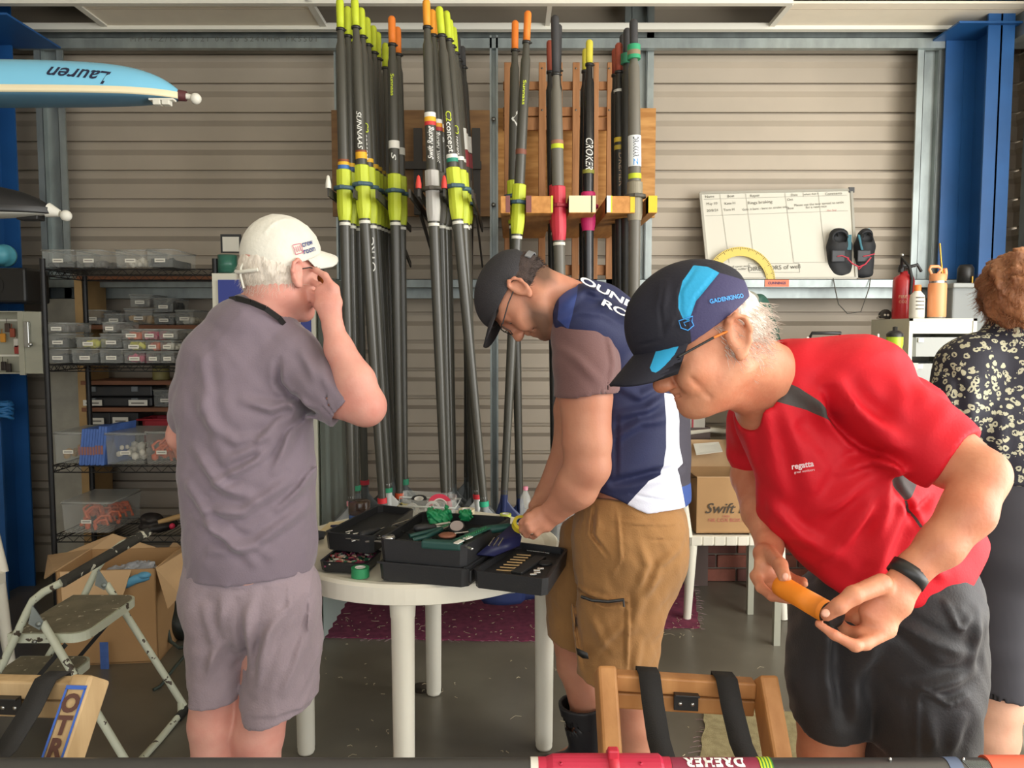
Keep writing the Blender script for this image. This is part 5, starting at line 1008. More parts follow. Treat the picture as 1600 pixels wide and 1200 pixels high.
def T(x, y, z=TZ): # point at pixel (x, y) on the horizontal plane z
    u = (x-800)/F; v = (600-y)/F; r = Vector((u, CP+v*SP, -SP+v*CP)); t = (z-CH)/r.z; return Vector((r.x*t, r.y*t, z))
def tray(q, A, B, C, D, z0, z1, wall=.008, fl=.006, ch=.015): # open tray with corner points A (front left) B (front right) C D (back)
    pts = [Vector(p) for p in (A, B, C, D)]; cen = sum(pts, Vector())/4
    def ring(ps, off, z):
        out = []
        for i in range(4):
            p = ps[i]; a = (ps[i-1]-p).normalized(); b = (ps[(i+1) % 4]-p).normalized(); p2 = p+(a+b)*off
            out += [p2+a*ch, p2+b*ch]
        return [Vector((v.x, v.y, z)) for v in out]
    r0 = ring(pts, .004, z0); r1 = ring(pts, 0, z1); r2 = ring(pts, wall, z1); r3 = ring(pts, wall, z0+fl); n = 8; vs = r0+r1+r2+r3; fs = [list(range(n))[::-1], list(range(3*n, 4*n))]
    for j in range(3):
        for i in range(n): fs.append((j*n+i, j*n+(i+1) % n, (j+1)*n+(i+1) % n, (j+1)*n+i))
    return q.add(vs, fs)
zt = .862
cs = thing('tool_case', 'open black plastic tool case full of tools on the round table', 'tool case', (-.2, 2.25, TZ))
A, B, C, D = V3(-.385, 2.120, 0), V3(-.125, 2.050, 0), V3(.005, 2.385, 0), V3(-.30, 2.465, 0)
q = MB(); tray(q, A, B, C, D, TZ+.001, TZ+.052, fl=.045); q.build('case_base', CASE, cs)
q = MB(); tray(q, A+V3(.004, .004, 0), B+V3(-.004, .004, 0), C+V3(-.004, -.003, 0), D+V3(.003, -.003, 0), TZ+.056, zt, fl=.034); up = q.build('case_tray', CASE, cs)
q = MB(); q.beam(B+V3(.002, .02, TZ+.028), B+V3(.02, .066, TZ+.028), .02, .035, bv=.003); q.build('latch', CASE, cs); q = MB(); q.beam(B+V3(-.006, .004, TZ+.056), C+V3(0, 0, TZ+.056), .008, .006); q.beam(A+V3(0, 0, TZ+.054), B+V3(0, 0, TZ+.054), .006, .005); q.build('hinge_rim', CASE, cs)
# left tray of the case and small parts box under it
lt_ = thing('tool_tray', 'black tool tray tilted over a box of coloured parts beside the man in grey', 'tray', (-.5, 2.4, TZ))
q = MB(); tray(q, V3(-.572, 2.255, 0), V3(-.412, 2.200, 0), V3(-.335, 2.565, 0), V3(-.47, 2.625, 0), TZ+.052, TZ+.105, fl=.03); q.build('tray_shell', CASE, lt_)
pb = thing('parts_box', 'shallow black box of pink and green small parts at the table edge', 'box', (-.5, 2.3, TZ))
q = MB(); tray(q, V3(-.575, 2.200, 0), V3(-.425, 2.175, 0), V3(-.405, 2.325, 0), V3(-.555, 2.355, 0), TZ+.001, TZ+.03, fl=.004); q.build('box_shell', CASE, pb)
q = MB(); mm_ = [T_('b8484e'), T_('e3b9a0'), T_('2f6b4c'), T_('d8d4c4'), T_('8c3a5c')]
for i in range(170): q.cm = i % 5; c = V3(random.uniform(-.555, -.425), random.uniform(2.2, 2.315), TZ+.012+random.uniform(0, .016)); R = Matrix.Rotation(random.uniform(0, 3), 3, 'Z') @ Matrix.Rotation(random.uniform(-1, 1), 3, 'X'); q.box(c, (.016, .005, .004), R)
o = q.build('small_parts', mm_, pb); o['kind'] = 'stuff'
# right hand bit set lid
bs = thing('bit_set', 'open black socket and drill bit case overhanging the right of the table', 'tool case', (0, 2.2, TZ))
A2, B2, C2, D2 = V3(-.112, 2.050, 0), V3(.095, 1.975, 0), V3(.172, 2.265, 0), V3(.012, 2.340, 0)
q = MB(); tray(q, A2, B2, C2, D2, TZ+.003, TZ+.052, fl=.03); q.build('case_shell', CASE, bs)
def on(A, B, C, D, u, v, z): A, B, C, D = [Vector(p) for p in (A, B, C, D)]; p = (A*(1-u)+B*u)*(1-v)+(D*(1-u)+C*u)*v; p.z = z; return p
q = MB(); BR = mat('brass_bits', hexc('c9a878'), .3, .7)
for r in range(7):
    a = on(A2, B2, C2, D2, .22, .2+.085*r, TZ+.04); b = on(A2, B2, C2, D2, .42, .22+.085*r, TZ+.04); 
    q = MB(); q.cyl(a, b, .0025, n=6); q.cyl(b, b+(b-a)*.15, .0035, n=6); q.build('drill_bit', BR, bs)
for r in range(4): c = on(A2, B2, C2, D2, .70+.03*(r % 2), .18+.06*r, TZ+.04); q = MB(); q.cyl(c, c+V3(.018, .003, 0), .005, n=8); q.build('socket', CHR, bs)
q = MB()
for r in range(14): q.ball(on(A2, B2, C2, D2, .30+.03*r, .88, TZ+.04), .0025, n=6)
q.build('bit_tips', CHR, bs)['kind'] = 'stuff'
q = MB(); q.beam(on(A2, B2, C2, D2, .5, .2, TZ+.038), on(A2, B2, C2, D2, .62, .75, TZ+.038), .035, .01, bv=.003); q.ball(on(A2, B2, C2, D2, .75, .6, TZ+.036), .022, (1, 1, .3)); q.build('moulded_insert', CASE, bs)
# tools in the upper tray
ZT = zt-.005
def tool(name, label, cat, loc): return thing(name, label, cat, loc)
def screwdriver(a, b, hl, label, mats=(GRN, CHR)):
    a, b = Vector(a), Vector(b); o = tool('screwdriver', label, 'screwdriver', a); ax = (b-a).normalized(); q = MB(); q.lathe(a, [(0, 0), (.009, .002), (.013, .012), (.013, hl*.6), (.009, hl*.75), (.011, hl*.9), (.007, hl), (0, hl)], ax, 10); q.build('handle', mats[0], o); q = MB(); q.cyl(a+ax*hl, b, .0032, n=8); q.build('blade', mats[1], o)
screwdriver(T(800, 823, ZT+.004), T(690, 836, ZT+.002), .14, 'green and black handled screwdriver across the back of the open tool case', (GRN, CHR))
screwdriver(T(646, 826, ZT), T(700, 822, ZT), .07, 'dark handled screwdriver lying left in the tool case tray', (CASE, CHR))
screwdriver(T(560, 838, TZ+.098), T(640, 812, TZ+.10), .09, 'dark screwdriver lying in the tilted tray by the man in grey', (CASE, CHR))
o = tool('ratchet', 'chrome ratchet handle with orange disc in the tool case', 'ratchet', T(640, 846, ZT)); a, b = T(605, 844, ZT), T(662, 848, ZT)
q = MB(); q.lathe(T(607, 844, ZT-.004), [(0, 0), (.018, .001), (.02, .006), (.018, .013), (0, .014)], (0, 0, 1), 16); q.beam(T(618, 845, ZT), T(662, 849, ZT), .014, .007, bv=.002); q.build('shaft', CHR, o)
q = MB(); q.beam(T(660, 849, ZT), T(722, 853, ZT), .03, .024, bv=.006); q.build('handle', GRN, o); q = MB(); q.lathe(T(699, 838, ZT+.008), [(0, 0), (.024, 0), (.026, .005), (.02, .008), (0, .008)], (0, 0, 1), 18); q.build('disc', T_('8e5a44'), o)
o = tool('pliers', 'green handled pliers lying in the middle of the tool case', 'pliers', T(650, 830, ZT)); q = MB(); q.tube([T(640, 838, ZT), T(665, 832, ZT+.004), T(690, 826, ZT+.004)], .007, 8); q.build('handle', GRN, o); q = MB(); q.tube([T(645, 844, ZT), T(668, 838, ZT+.006), T(690, 827, ZT+.004)], .007, 8); q.build('handle', GRN, o); q = MB(); q.beam(T(688, 827, ZT+.004), T(705, 820, ZT+.002), .02, .01, bv=.003); q.build('jaw', CHR, o)
o = tool('saw_blade_pack', 'green toothed saw blade pack slanting over the tool case', 'saw blade', T(735, 838, ZT)); q = MB(); q.beam(T(708, 848, ZT+.006), T(762, 824, ZT+.012), .026, .006, bv=.002); q.build('pack', mat('green_plastic_strip', hexc('2f6a58'), .5), o)
q = MB()
for i in range(12): q.box(T(728+i*2.8, 838-i*1.25, ZT+.02), (.002, .016, .004))
q.build('teeth', GRL, o); q = MB(); q.beam(T(712, 849, ZT+.011), T(722, 844, ZT+.013), .015, .003); q.beam(T(726, 842, ZT+.012), T(736, 838, ZT+.014), .015, .003); q.build('label_strip', M_WHITE, o)
o = tool('tape_measure', 'round black dial gauge standing in the tool case', 'gauge', T(715, 832, ZT)); q = MB(); q.lathe(T(714, 828, ZT+.005), [(0, -.012), (.022, -.012), (.025, -.006), (.025, .014), (.021, .018)], (0, -.55, .83), 22); q.build('gauge_body', M_BLK, o); q = MB(); q.lathe(T(714, 828, ZT+.005), [(0, .0185), (.020, .0185)], (0, -.55, .83), 22); q.build('dial', mat('dial_face', hexc('a89c98'), .4), o)
o = tool('spanner', 'chrome spanner lying at the front of the tool case', 'spanner', T(715, 846, ZT)); q = MB(); q.beam(T(712, 848, ZT), T(738, 858, ZT-.001), .008, .005, bv=.001); q.ball(T(712, 848, ZT), .009, (1, 1, .4)); q.build('shank', CHR, o)
o = tool('ruler_piece', 'thin pale wooden stick lying across the tool case', 'stick', T(690, 817, ZT)); q = MB(); q.beam(T(680, 820, ZT+.004), T(703, 816, ZT+.004), .006, .004); q.build('stick', WPL, o)
q = MB()
for i in range(26): # small metal odds and ends in the case
    x = random.uniform(612, 740); y = random.uniform(818, 850); q.cyl(T(x, y, ZT-.012), T(x+random.uniform(-9, 9), y+random.uniform(-3, 3), ZT-.01), random.uniform(.002, .005), n=6)
o = q.build('small_tools', [M_BLK], cs); o['kind'] = 'stuff'
q = MB()
for i in range(14):
    x = random.uniform(530, 590); y = random.uniform(830, 848); q.cyl(T(x, y, TZ+.092), T(x+random.uniform(4, 14), y+random.uniform(-3, 1), TZ+.094), random.uniform(.002, .004), n=6)
o = q.build('small_tools', CHR, lt_); o['kind'] = 'stuff'
o = tool('hex_key_holder', 'dark blue hex key holder with three steel keys leaning on the tool case', 'key holder', T(770, 860, TZ+.06)); q = MB(); BL = mat('navy_plastic', hexc('23264f'), .4)
g = [[T(745, 866, TZ+.075), T(772, 868, TZ+.065)], [T(770, 845, TZ+.10), T(812, 852, TZ+.075)], [T(800, 818, TZ+.13), T(815, 838, TZ+.10)]]; q.sheet(g, (0, .012, -.008)); q.build('holder', BL, o)
for i in range(3): q = MB(); q.tube([T(764+i*7, 852+i*.6, TZ+.105-.003*i), T(772+i*7, 840+i*.6, TZ+.112)], .0022, 6); q.build('hex_key', CHR, o)
# consumables round the case
def roll(label, c, r, h, col, ax=(0, 0, 1), core='e6e4dc', cat='tape roll', ri=.6, group=None):
    o = thing('tape_roll', label, cat, c, group); c = Vector(c); q = MB(); q.lathe(c, [(r*ri, 0), (r, 0), (r, h), (r*ri, h)], ax, 26, False); q.build('tape', T_(col), o)
    q = MB(); q.lathe(c, [(r*ri, -.0004), (r*ri*1.0, h+.0006), (r*ri*.86, h+.0006), (r*ri*.86, -.0004), (r*ri, -.0004)], ax, 26, False); q.build('core', T_(core), o); return o
roll('flat red tape roll in front of the clear tape box', T(590, 822), .033, .02, 'c83050')
roll('green tape roll left of the tool case at the front of the table', T(563, 901), .026, .028, '2a8a58')
roll('cream masking tape roll lying behind the green gloves', T(729, 803), .032, .02, 'd9cfae')
roll('small lime tape roll lying at the back of the table', T(790, 807), .022, .011, 'b9c65a')
cb = thing('clear_tub', 'clear plastic tub holding tape rolls at the back of the table', 'tub', T(665, 806)); CL = mat('clear_plastic', hexc('dfe4e2'), .15, alpha=.28, spec=.6); CLR = mat('clear_plastic_rim', hexc('dfe6e4'), .2, alpha=.6)
q = MB(); tray(q, V3(-.42, 2.835, 0), V3(-.222, 2.805, 0), V3(-.215, 2.940, 0), V3(-.44, 3.01, 0), TZ+.001, TZ+.075, wall=.003, fl=.003); q.build('tub_body', CL, cb)
q = MB(); z = TZ+.052; L4 = [V3(-.43, 2.827, z), V3(-.212, 2.795, z), V3(-.203, 2.95, z), V3(-.45, 2.985, z)]
q.tube(L4, .004, 6, closed=True); q.build('tub_rim', CLR, cb)
roll('big red tape roll leaning in the clear tub', P(686, 793, 2.9)+V3(0, .0, .0), .048, .022, 'c9284a', (.25, -.75, .6), core='d9d3cf')
roll('black tape roll on top of the clear tub', P(655, 789, 2.9), .030, .028, '26262a', (0, -.3, 1))
roll('white tape ring standing in the clear tub', P(676, 795, 2.852), .030, .014, 'eceae4', (.1, -1, .1), ri=.82)
roll('white tape ring standing left in the clear tub', P(645, 796, 2.87), .026, .014, 'dedcd6', (-.2, -1, .1), ri=.75)
o = roll('yellow and black striped tape roll in the clear tub', P(629, 796, 2.90), .028, .024, 'd9c83a', (.6, -.8, 0), core='8c8a84')
q = MB(); a_ = Vector((.6, -.8, 0)).normalized(); c_ = P(629, 796, 2.90); u_, v_ = frame(a_)
for k in range(12): t = k*math.pi/6; r_ = u_*math.cos(t)+v_*math.sin(t); q.beam(c_+r_*.0285, c_+r_*.0285+a_*.024, .006, .001, r_)
q.build('stripe', M_BLK, o)
o = thing('jar', 'clear jar with blue stripe and dark contents behind the tool tray', 'jar', T(562, 829)); c = T(562, 829)
q = MB(); q.lathe(c, [(0, .001), (.036, .001), (.038, .01), (.038, .06), (.036, .065)], n=24); q.build('jar_body', mat('blue_glass', hexc('2f5fae'), .15, alpha=.75), o)
q = MB(); q.lathe(c, [(.0385, .062), (.039, .064), (.039, .105), (.037, .108), (0, .108)], n=24); q.build('jar_lid', mat('brown_clear_lid', hexc('4a3a30'), .2, alpha=.85), o)
o = thing('tin', 'small black tin with red rim beside the blue jar', 'tin', T(588, 812)); q = MB(); q.lathe(T(586, 813), [(0, 0), (.022, 0), (.022, .035), (0, .035)], n=18); q.build('tin_body', M_BLK, o); q = MB(); q.lathe(T(586, 813)+V3(0, 0, .022), [(.0225, 0), (.0225, .005)], n=18); q.build('stripe', T_('b03040'), o)
o = thing('folding_knife', 'blue and black folding knife on the pale notebook', 'knife', T(530, 822)); q = MB(); q.tube([T(517, 822, TZ+.02), T(530, 823, TZ+.02), T(546, 824, TZ+.02)], .007, 8, rad=[.004, .008, .006]); q.build('handle', BL, o)
o = thing('notebook', 'pale yellow notebook lying at the left of the table', 'notebook', T(520, 832)); q = MB(); q.prism([T(495, 838), T(540, 828), T(560, 818), T(515, 820)], (0, 0, .011)); q.build('pages', mat('cream_paper', hexc('e6d4a8'), .8), o)
o = thing('phone', 'black phone lying beside the man in grey', 'phone', T(500, 838)); q = MB(); q.prism([T(494, 846, TZ+.012), T(506, 842, TZ+.012), T(510, 834, TZ+.012), T(495, 832, TZ+.012)], (0, 0, .008)); q.build('phone_body', M_BLK, o)
for k, (lab, x, y, s_) in enumerate((('crumpled green glove piled on the back edge of the tool case', 688, 806, 1.0), ('small scrap of green film right of the crumpled glove', 728, 803, .5))):
    S = SDF(); c = T(x, y, zt+.012)
    for i in range(9): S.cone(c+V3(random.uniform(-.03, .03), random.uniform(-.03, .03), random.uniform(-.01, .02))*s_, c+V3(random.uniform(-.035, .035), random.uniform(-.03, .03), random.uniform(-.005, .03))*s_, .009*s_, .006*s_, k=.006)
    S.ell(c-V3(0, 0, .012), (.035*s_, .03*s_, .018*s_)); S.wave((190, 190, 190), .0035, k); o = thing('rubber_glove', lab, 'glove', c); sdf_obj('glove', S, .0025, GRL, o)
def bottle(label, x, y, h, r, cap, body=None, col=None):
    c = T(x, y); o = thing('bottle', label, 'bottle', c); q = MB(); q.lathe(c, [(0, 0), (r, 0), (r, h*.5), (r*.85, h*.65), (r*.4, h*.82), (r*.38, h*.9)], n=18); q.build('bottle_body', body or CL, o); q = MB(); q.lathe(c, [(r*.45, h*.88), (r*.45, h), (0, h)], n=14); q.build('bottle_cap', cap, o)
bottle('small clear bottle with pink cap beside the handled tape', 821, 806, .115, .022, T_('d98aa0')); bottle('clear plastic bottle beside the tan shorts', 884, 846, .13, .03, BLW)
roll('yellow tape roll held in the hands of the person in navy', P(812, 822, 2.14), .024, .02, 'c9b62c', (.2, -.6, .6), core='3c5a8c')
# ================================================================ left side: wire shelf, timber shelf, boxes
WIRE = mat('black_wire', hexc('1e1e1f'), .45, .3); TIM = mat('brown_shelf_timber', hexc('7a4f36'), .7, var=.15, vscale=6, stretch=(.5, 5, 5)); LBL = mat('paper_label', hexc('dcd9cd'), .7); LINE = mat('label_ink', hexc('77746c'), .8)
XL, XR, YF, YB = P(70, 500, 3.6).x, P(338, 500, 3.6).x, 3.6, 3.95
ws = thing('wire_shelf', 'black wire shelving unit with clear boxes at the left wall', 'shelf', (XL, YF, 0))
SH = [zy(418, 3.6)-.004, zy(569, 3.6), zy(727, 3.6), zy(836, 3.6), .1]
for x in (XL, XR):
    for y in (YF, YB): q = MB(); q.cyl((x, y, 0), (x, y, 1.80), .0125, n=12); q.build('post', WIRE, ws)
for z in SH:
    q = MB()
    for y in (YF, YB):
        q.cyl((XL, y, z-.004), (XR, y, z-.004), .003, n=6); q.cyl((XL, y, z-.034), (XR, y, z-.034), .003, n=6); n = 26
        q.tube([(XL+(XR-XL)*i/n, y, z-.004-(.03 if i % 2 else 0)) for i in range(n+1)], .002, 4)
    for x in (XL, XR):
        q.cyl((x, YF, z-.004), (x, YB, z-.004), .003, n=6); q.cyl((x, YF, z-.034), (x, YB, z-.034), .003, n=6); q.tube([(x, YF+(YB-YF)*i/12, z-.004-(.03 if i % 2 else 0)) for i in range(13)], .002, 4)
    for i in range(1, 32): x = XL+(XR-XL)*i/32; q.cyl((x, YF, z-.002), (x, YB, z-.002), .0016, n=4, cap=False)
    q.build('wire_deck', WIRE, ws)
ts = thing('timber_shelf', 'brown timber shelving against the wall behind the wire unit', 'shelf', (P(122, 500, 4.05).x, 4.05, 0))
xa, xb = P(122, 500, 4.05).x, P(345, 500, 4.05).x
for y in (430, 508, 595, 637, 700): z = zy(y, 4.05); q = MB(); q.mm((xa, 4.05, z-.022), (xb, 4.3, z)); q.build('board', TIM, ts)
for x in (xa, xb): q = MB(); q.mm((x-.02, 4.06, 0), (x+.02, 4.3, zy(430, 4.05)-.022)); q.build('upright', mat('pale_timber', hexc('a98a5c'), .75, var=.1), ts)
BC = mat('bin_plastic', hexc('c9cdc9'), .25, alpha=.13, spec=.5); BRM = mat('bin_rim', hexc('b9bcb8'), .3, alpha=.38)
CONT = {k: T_(v) for k, v in dict(dark='2f3133', white='d9d4c4', orange='e0683a', yellow='d3cf2c', pink='c02a5c', tan='b08a50', grey='6d6a66', mix='8a8276').items()}
def bin_(label, x0, x1, y0, y1, d, dep, con, fill=.6, lid=False, group=None, taper=.93, side=1, lab=1, sh=0, nm='storage_box'):
    a, b = P(x0, y1, d), P(x1, y0, d); X0, X1, Z0, Z1 = a.x, b.x, a.z+.001, b.z; o = thing(nm, label, 'storage box', ((X0+X1)/2, d, Z0), group)
    cx = (X0+X1)/2; w2 = (X1-X0)/2; t = .0015
    def ring(s, z, inset=0, ys=0): return [V3(cx-w2*s+inset, d+(1-s)*.02+inset, z), V3(cx+w2*s-inset, d+(1-s)*.02+inset, z), V3(cx+w2*s-inset+sh, d+dep-(1-s)*.02-inset, z), V3(cx-w2*s+inset+sh, d+dep-(1-s)*.02-inset, z)]
    q = MB(); vs = ring(taper, Z0)+ring(1, Z1)+ring(1, Z1, t)+ring(taper, Z0+t, t); fs = [(3, 2, 1, 0), (12, 13, 14, 15)]
    for j in range(3):
        for i in range(4): fs.append((j*4+i, j*4+(i+1) % 4, (j+1)*4+(i+1) % 4, (j+1)*4+i))
    q.add(vs, fs); q.build('box_body', BC, o)
    q = MB(); rr = ring(1.03, Z1); q.tube([p-V3(0, 0, .003) for p in rr], .0035, 4, closed=True)
    if lid: q.prism(ring(1.04, Z1), (0, 0, .006))
    q.build('lid' if lid else 'rim', BRM, o)
    if con:
        c = CONT[con]; q = MB(); h = (Z1-Z0)*fill; rnd = random.Random(int(x0*7+y0))
        for i in range(44):
            s = rnd.uniform(.011, .02); p = V3(rnd.uniform(cx-w2*.72, cx+w2*.72), rnd.uniform(d+.03, d+dep-.03), Z0+s+rnd.uniform(0, max(.001, h-2*s)))
            if con in ('white', 'tan', 'mix', 'grey') or rnd.random() < .4: q.ball(p, s, n=6)
            elif con == 'orange' and (X1-X0) > .12: q.tube([p+V3(s*2*math.cos(k), s*math.sin(k*1.3), s*1.6*math.sin(k)) for k in (0, 1, 2, 3, 4)], .007, 5)
            else: q.box(p, (s*2.2, s*1.6, s), Matrix.Rotation(rnd.uniform(0, 3), 3, 'Z') @ Matrix.Rotation(rnd.uniform(-1, 1), 3, 'Y'))
        if con == 'dark': q.mm((cx-w2*.8, d+.03, Z0+.003), (cx+w2*.8, d+dep-.03, Z0+h*.75))
        k = q.build('contents', c, o); k['kind'] = 'stuff'
    if lab:
        lw = min(.05, w2*1.1); q = MB(); zc = Z0+(Z1-Z0)*.38; yy = d+(1-taper)*.012-.0025; q.mm((cx-lw/2, yy-.001, zc-.009), (cx+lw/2, yy, zc+.009)); l = q.build('paper_label', LBL, o); q = MB(); q.mm((cx-lw*.38, yy-.0016, zc-.002), (cx+lw*.38, yy-.001, zc+.002)); q.build('label_line', LINE, l)
    return o
G1 = 'clear boxes on the top wire shelf'; G2 = 'clear boxes stacked on the second wire shelf'; G3 = 'clear boxes on the timber shelf behind'
bin_('clear box of dark parts at the left end of the top shelf', 66, 115, 390, 418, 3.62, .24, 'dark', .35, group=G1)
bin_('clear box of grey rings, second from left on the top shelf', 119, 158, 390, 418, 3.62, .24, 'grey', .5, group=G1)
bin_('clear box of white balls on the top shelf', 181, 226, 390, 418, 3.62, .24, 'white', .65, group=G1)
bin_('clear box of dark fittings at the right end of the top shelf', 230, 270, 389, 418, 3.62, .26, 'dark', .6, group=G1)
for r in (('bottom left clear box on the second wire shelf', 75, 105, 545, 568, 'dark', .7), ('bottom row clear box second from left on the second wire shelf', 112, 153, 545, 568, 'dark', .7), ('bottom row clear box third from left on the second wire shelf', 156, 192, 545, 568, 'dark', .6), ('bottom row clear box with pink lumps on the second wire shelf', 194, 226, 549, 568, 'pink', .8), ('bottom row small box right of the pink lumps', 228, 250, 549, 568, 'grey', .4), ('bottom row box at the right end beside the man in grey', 251, 272, 549, 568, 'grey', .4),
          ('left box of the middle row on the second wire shelf', 75, 105, 521, 544, 'dark', .7), ('low box of yellow plugs, second in the middle row', 119, 156, 527, 544, 'yellow', .35), ('middle row box of dark parts left of the yellow stack', 157, 190, 521, 544, 'dark', .5), ('box full of yellow plugs between orange and pink boxes', 192, 226, 532, 548, 'yellow', .95), ('middle row reddish box right of the yellow plugs', 227, 249, 532, 548, 'orange', .3), ('middle row box of white parts beside the man in grey', 250, 272, 532, 548, 'white', .4),
          ('single top box at the left end of the second wire shelf', 73, 103, 504, 520, 'grey', .4), ('top row clear box with two paper labels', 160, 182, 503, 520, 'grey', .3), ('top row box of orange plugs', 190, 220, 514, 531, 'orange', .5), ('top row box with square white label and pink parts', 221, 246, 514, 531, 'pink', .4), ('top row box at the right end beside the man in grey', 248, 278, 514, 531, 'grey', .3)):
    bin_(r[0], r[1], r[2], r[3], r[4], 3.63, .22, r[5], r[6], group=G2)
for r in (('small clear drawer box at the left of the timber shelf', 130, 158, 484, 507, 'grey', .5), ('low grey clear box second on the timber shelf', 163, 192, 490, 507, 'grey', .4), ('clear box of tan parts on the timber shelf', 195, 238, 482, 507, 'tan', .6), ('clear box of dark parts right of the tan parts', 240, 272, 490, 507, 'dark', .5), ('upper clear box left of two above the tan parts', 203, 234, 460, 480, 'grey', .6), ('upper clear box with dark blue contents above the dark parts', 240, 270, 466, 488, 'dark', .8), ('clear box half hidden by the shoulder of the man in grey', 274, 302, 484, 507, 'white', .3)):
    bin_(r[0], r[1], r[2], r[3], r[4], 4.07, .2, r[5], r[6], group=G3)
G4 = 'larger clear boxes on the lower wire shelves'
bin_('clear box with yellow tape roll at the left of the third wire shelf', 86, 127, 677, 724, 3.63, .28, 'tan', .5, lid=True, group=G4)
bin_('clear lidded box of white foam balls on the third wire shelf', 166, 226, 678, 726, 3.62, .28, 'white', .6, lid=True, group=G4)
bin_('clear box of orange cord at the right of the third wire shelf', 229, 276, 676, 726, 3.63, .28, 'orange', .7, lid=True, group=G4)
bin_('clear lidded box of orange cord on the bottom wire shelf', 98, 172, 786, 833, 3.61, .30, 'orange', .7, lid=True, group=G4, sh=.0)
bin_('grey plastic bin with white paper label behind the man in grey', 240, 276, 609, 636, 4.07, .2, 'grey', .8)
o = thing('leaflet_stack', 'upright stack of blue printed leaflets between clear boxes', 'leaflets', P(145, 727, 3.62))
for i in range(9):
    x = 125+i*4.4; a = P(x, 728, 3.63); b = P(x+5, 668+(-2 if i > 5 else 2), 3.63); q = MB(); q.prism([V3(a.x, 3.62, a.z), V3(a.x+.012, 3.62, a.z), V3(b.x+.012, 3.62, b.z), V3(b.x, 3.62, b.z)], (0, .2, 0)); lf = q.build('leaflet', mat('blue_leaflet', hexc('4a6bb0'), .5, var=.1, vscale=30), o)
    h = b.z-a.z; q = MB(); q.mm((a.x+.001, 3.6185, a.z+h*.3), (a.x+.011, 3.62, a.z+h*.52)); q.build('print_band', T_('8d5f55'), lf)
q = MB(); a = P(160, 728, 3.63); b = P(178, 664, 3.63); q.prism([V3(a.x, 3.62, a.z), V3(b.x-.01, 3.82, a.z), V3(b.x, 3.84, b.z), V3(a.x+.006, 3.625, b.z-.01)], (.004, 0, 0)); q.build('cover', MATS['blue_leaflet'], o)
# black cases on the timber shelf
for lab, x0, x1, y0, y1, clips in (('upper black carry case with grey clips on the timber shelf', 130, 236, 603, 620, 1), ('lower black carry case with white labels on the timber shelf', 130, 236, 621, 636, 2)):
    a, b = P(x0, y1, 4.06), P(x1, y0, 4.06); o = thing('carry_case', lab, 'case', (a.x, 4.06, a.z)); q = MB(); q.bbox(((a.x+b.x)/2, 4.16, (a.z+b.z)/2), (b.x-a.x, .18, b.z-a.z-.002), .008); q.build('case_shell', CASE, o)
    for x in (144, 210): q = MB(); pbox(q, x-5, y0+1, x+5, y0+9, 4.062, .01, .002); q.build('clip', mat('grey_clip', hexc('70767a'), .5), o)
    if clips == 2:
        for xx in (130, 201): q = MB(); pbox(q, xx, 625, xx+29, 634, 4.055, .003); l = q.build('paper_label', LBL, o); q = MB(); pbox(q, xx+4, 629, xx+24, 631, 4.053, .002); q.build('label_line', LINE, l)
for k, (lab, x0, x1) in enumerate((('left black file box with white label on the low timber shelf', 126, 170), ('right black file box with white label on the low timber shelf', 172, 214))):
    a, b = P(x0, 699, 4.08), P(x1, 645, 4.08); o = thing('file_box', lab, 'box', (a.x, 4.08, a.z)); q = MB(); q.bbox(((a.x+b.x)/2, 4.18, (a.z+b.z)/2), (b.x-a.x, .18, b.z-a.z), .004); q.build('box_shell', CASE, o); q = MB(); pbox(q, (138, 176)[k], (653, 652)[k], (162, 200)[k], (663, 662)[k], 4.073, .003); l = q.build('paper_label', LBL, o)
    q = MB(); pbox(q, (142, 180)[k], 657, (158, 196)[k], 659, 4.071, .002); q.build('label_line', LINE, l)
o = thing('basket', 'red plastic basket on the low timber shelf behind the man in grey', 'basket', P(240, 690, 4.08)); q = MB(); a, b = P(216, 699, 4.08), P(272, 656, 4.08)
tray(q, V3(a.x+.02, 4.08, 0), V3(b.x-.02, 4.08, 0), V3(b.x, 4.26, 0), V3(a.x, 4.26, 0), a.z, b.z, ch=.02); q.build('basket_shell', T_('b0303c'), o); q = MB(); q.tube([V3(a.x, 4.075, b.z), V3(b.x, 4.075, b.z), V3(b.x, 4.27, b.z), V3(a.x, 4.27, b.z)], .006, 6, closed=True); q.build('rim', T_('b0303c'), o)
o = thing('jar', 'dim yellow jar on the timber shelf below the clear boxes', 'jar', P(252, 594, 4.1)); q = MB(); q.lathe(P(252, 594, 4.15), [(0, 0), (.042, 0), (.044, .008), (.044, .06), (.04, .066)], n=20); q.build('jar_body', T_('8c8452'), o); q = MB(); q.lathe(P(252, 594, 4.15), [(.045, .066), (.045, .08), (0, .082)], n=20); q.build('jar_lid', T_('6e6a4a'), o)
o = thing('timber_offcut', 'pale timber offcut standing at the left of the timber shelf', 'timber', P(135, 480, 4.2)); q = MB(); pbox(q, 124, 433, 150, 482, 4.24, .03); q.build('offcut', mat('pale_timber', (0, 0, 0)), o)
o = thing('rowing_kit_bag', 'dark cloth bag with pale handled bat on the bottom wire shelf', 'bag', P(250, 825, 3.7)); S = SDF(); S.ell(P(248, 820, 3.75), (.09, .09, .03)); S.ell(P(236, 812, 3.72), (.05, .05, .035)); S.wave((60, 60, 60), .006, 2); sdf_obj('bag_cloth', S, .006, T_('2e2a28'), o); q = MB(); q.tube([P(247, 816, 3.62), P(262, 812, 3.64), P(284, 806, 3.66)], .014, 10, rad=[.010, .013, .014]); q.build('wooden_handle', mat('pale_timber', (0, 0, 0)), o); q = MB(); q.ball(P(269, 822, 3.63), .015, n=8); q.build('red_knob', T_('c02a4c'), o)
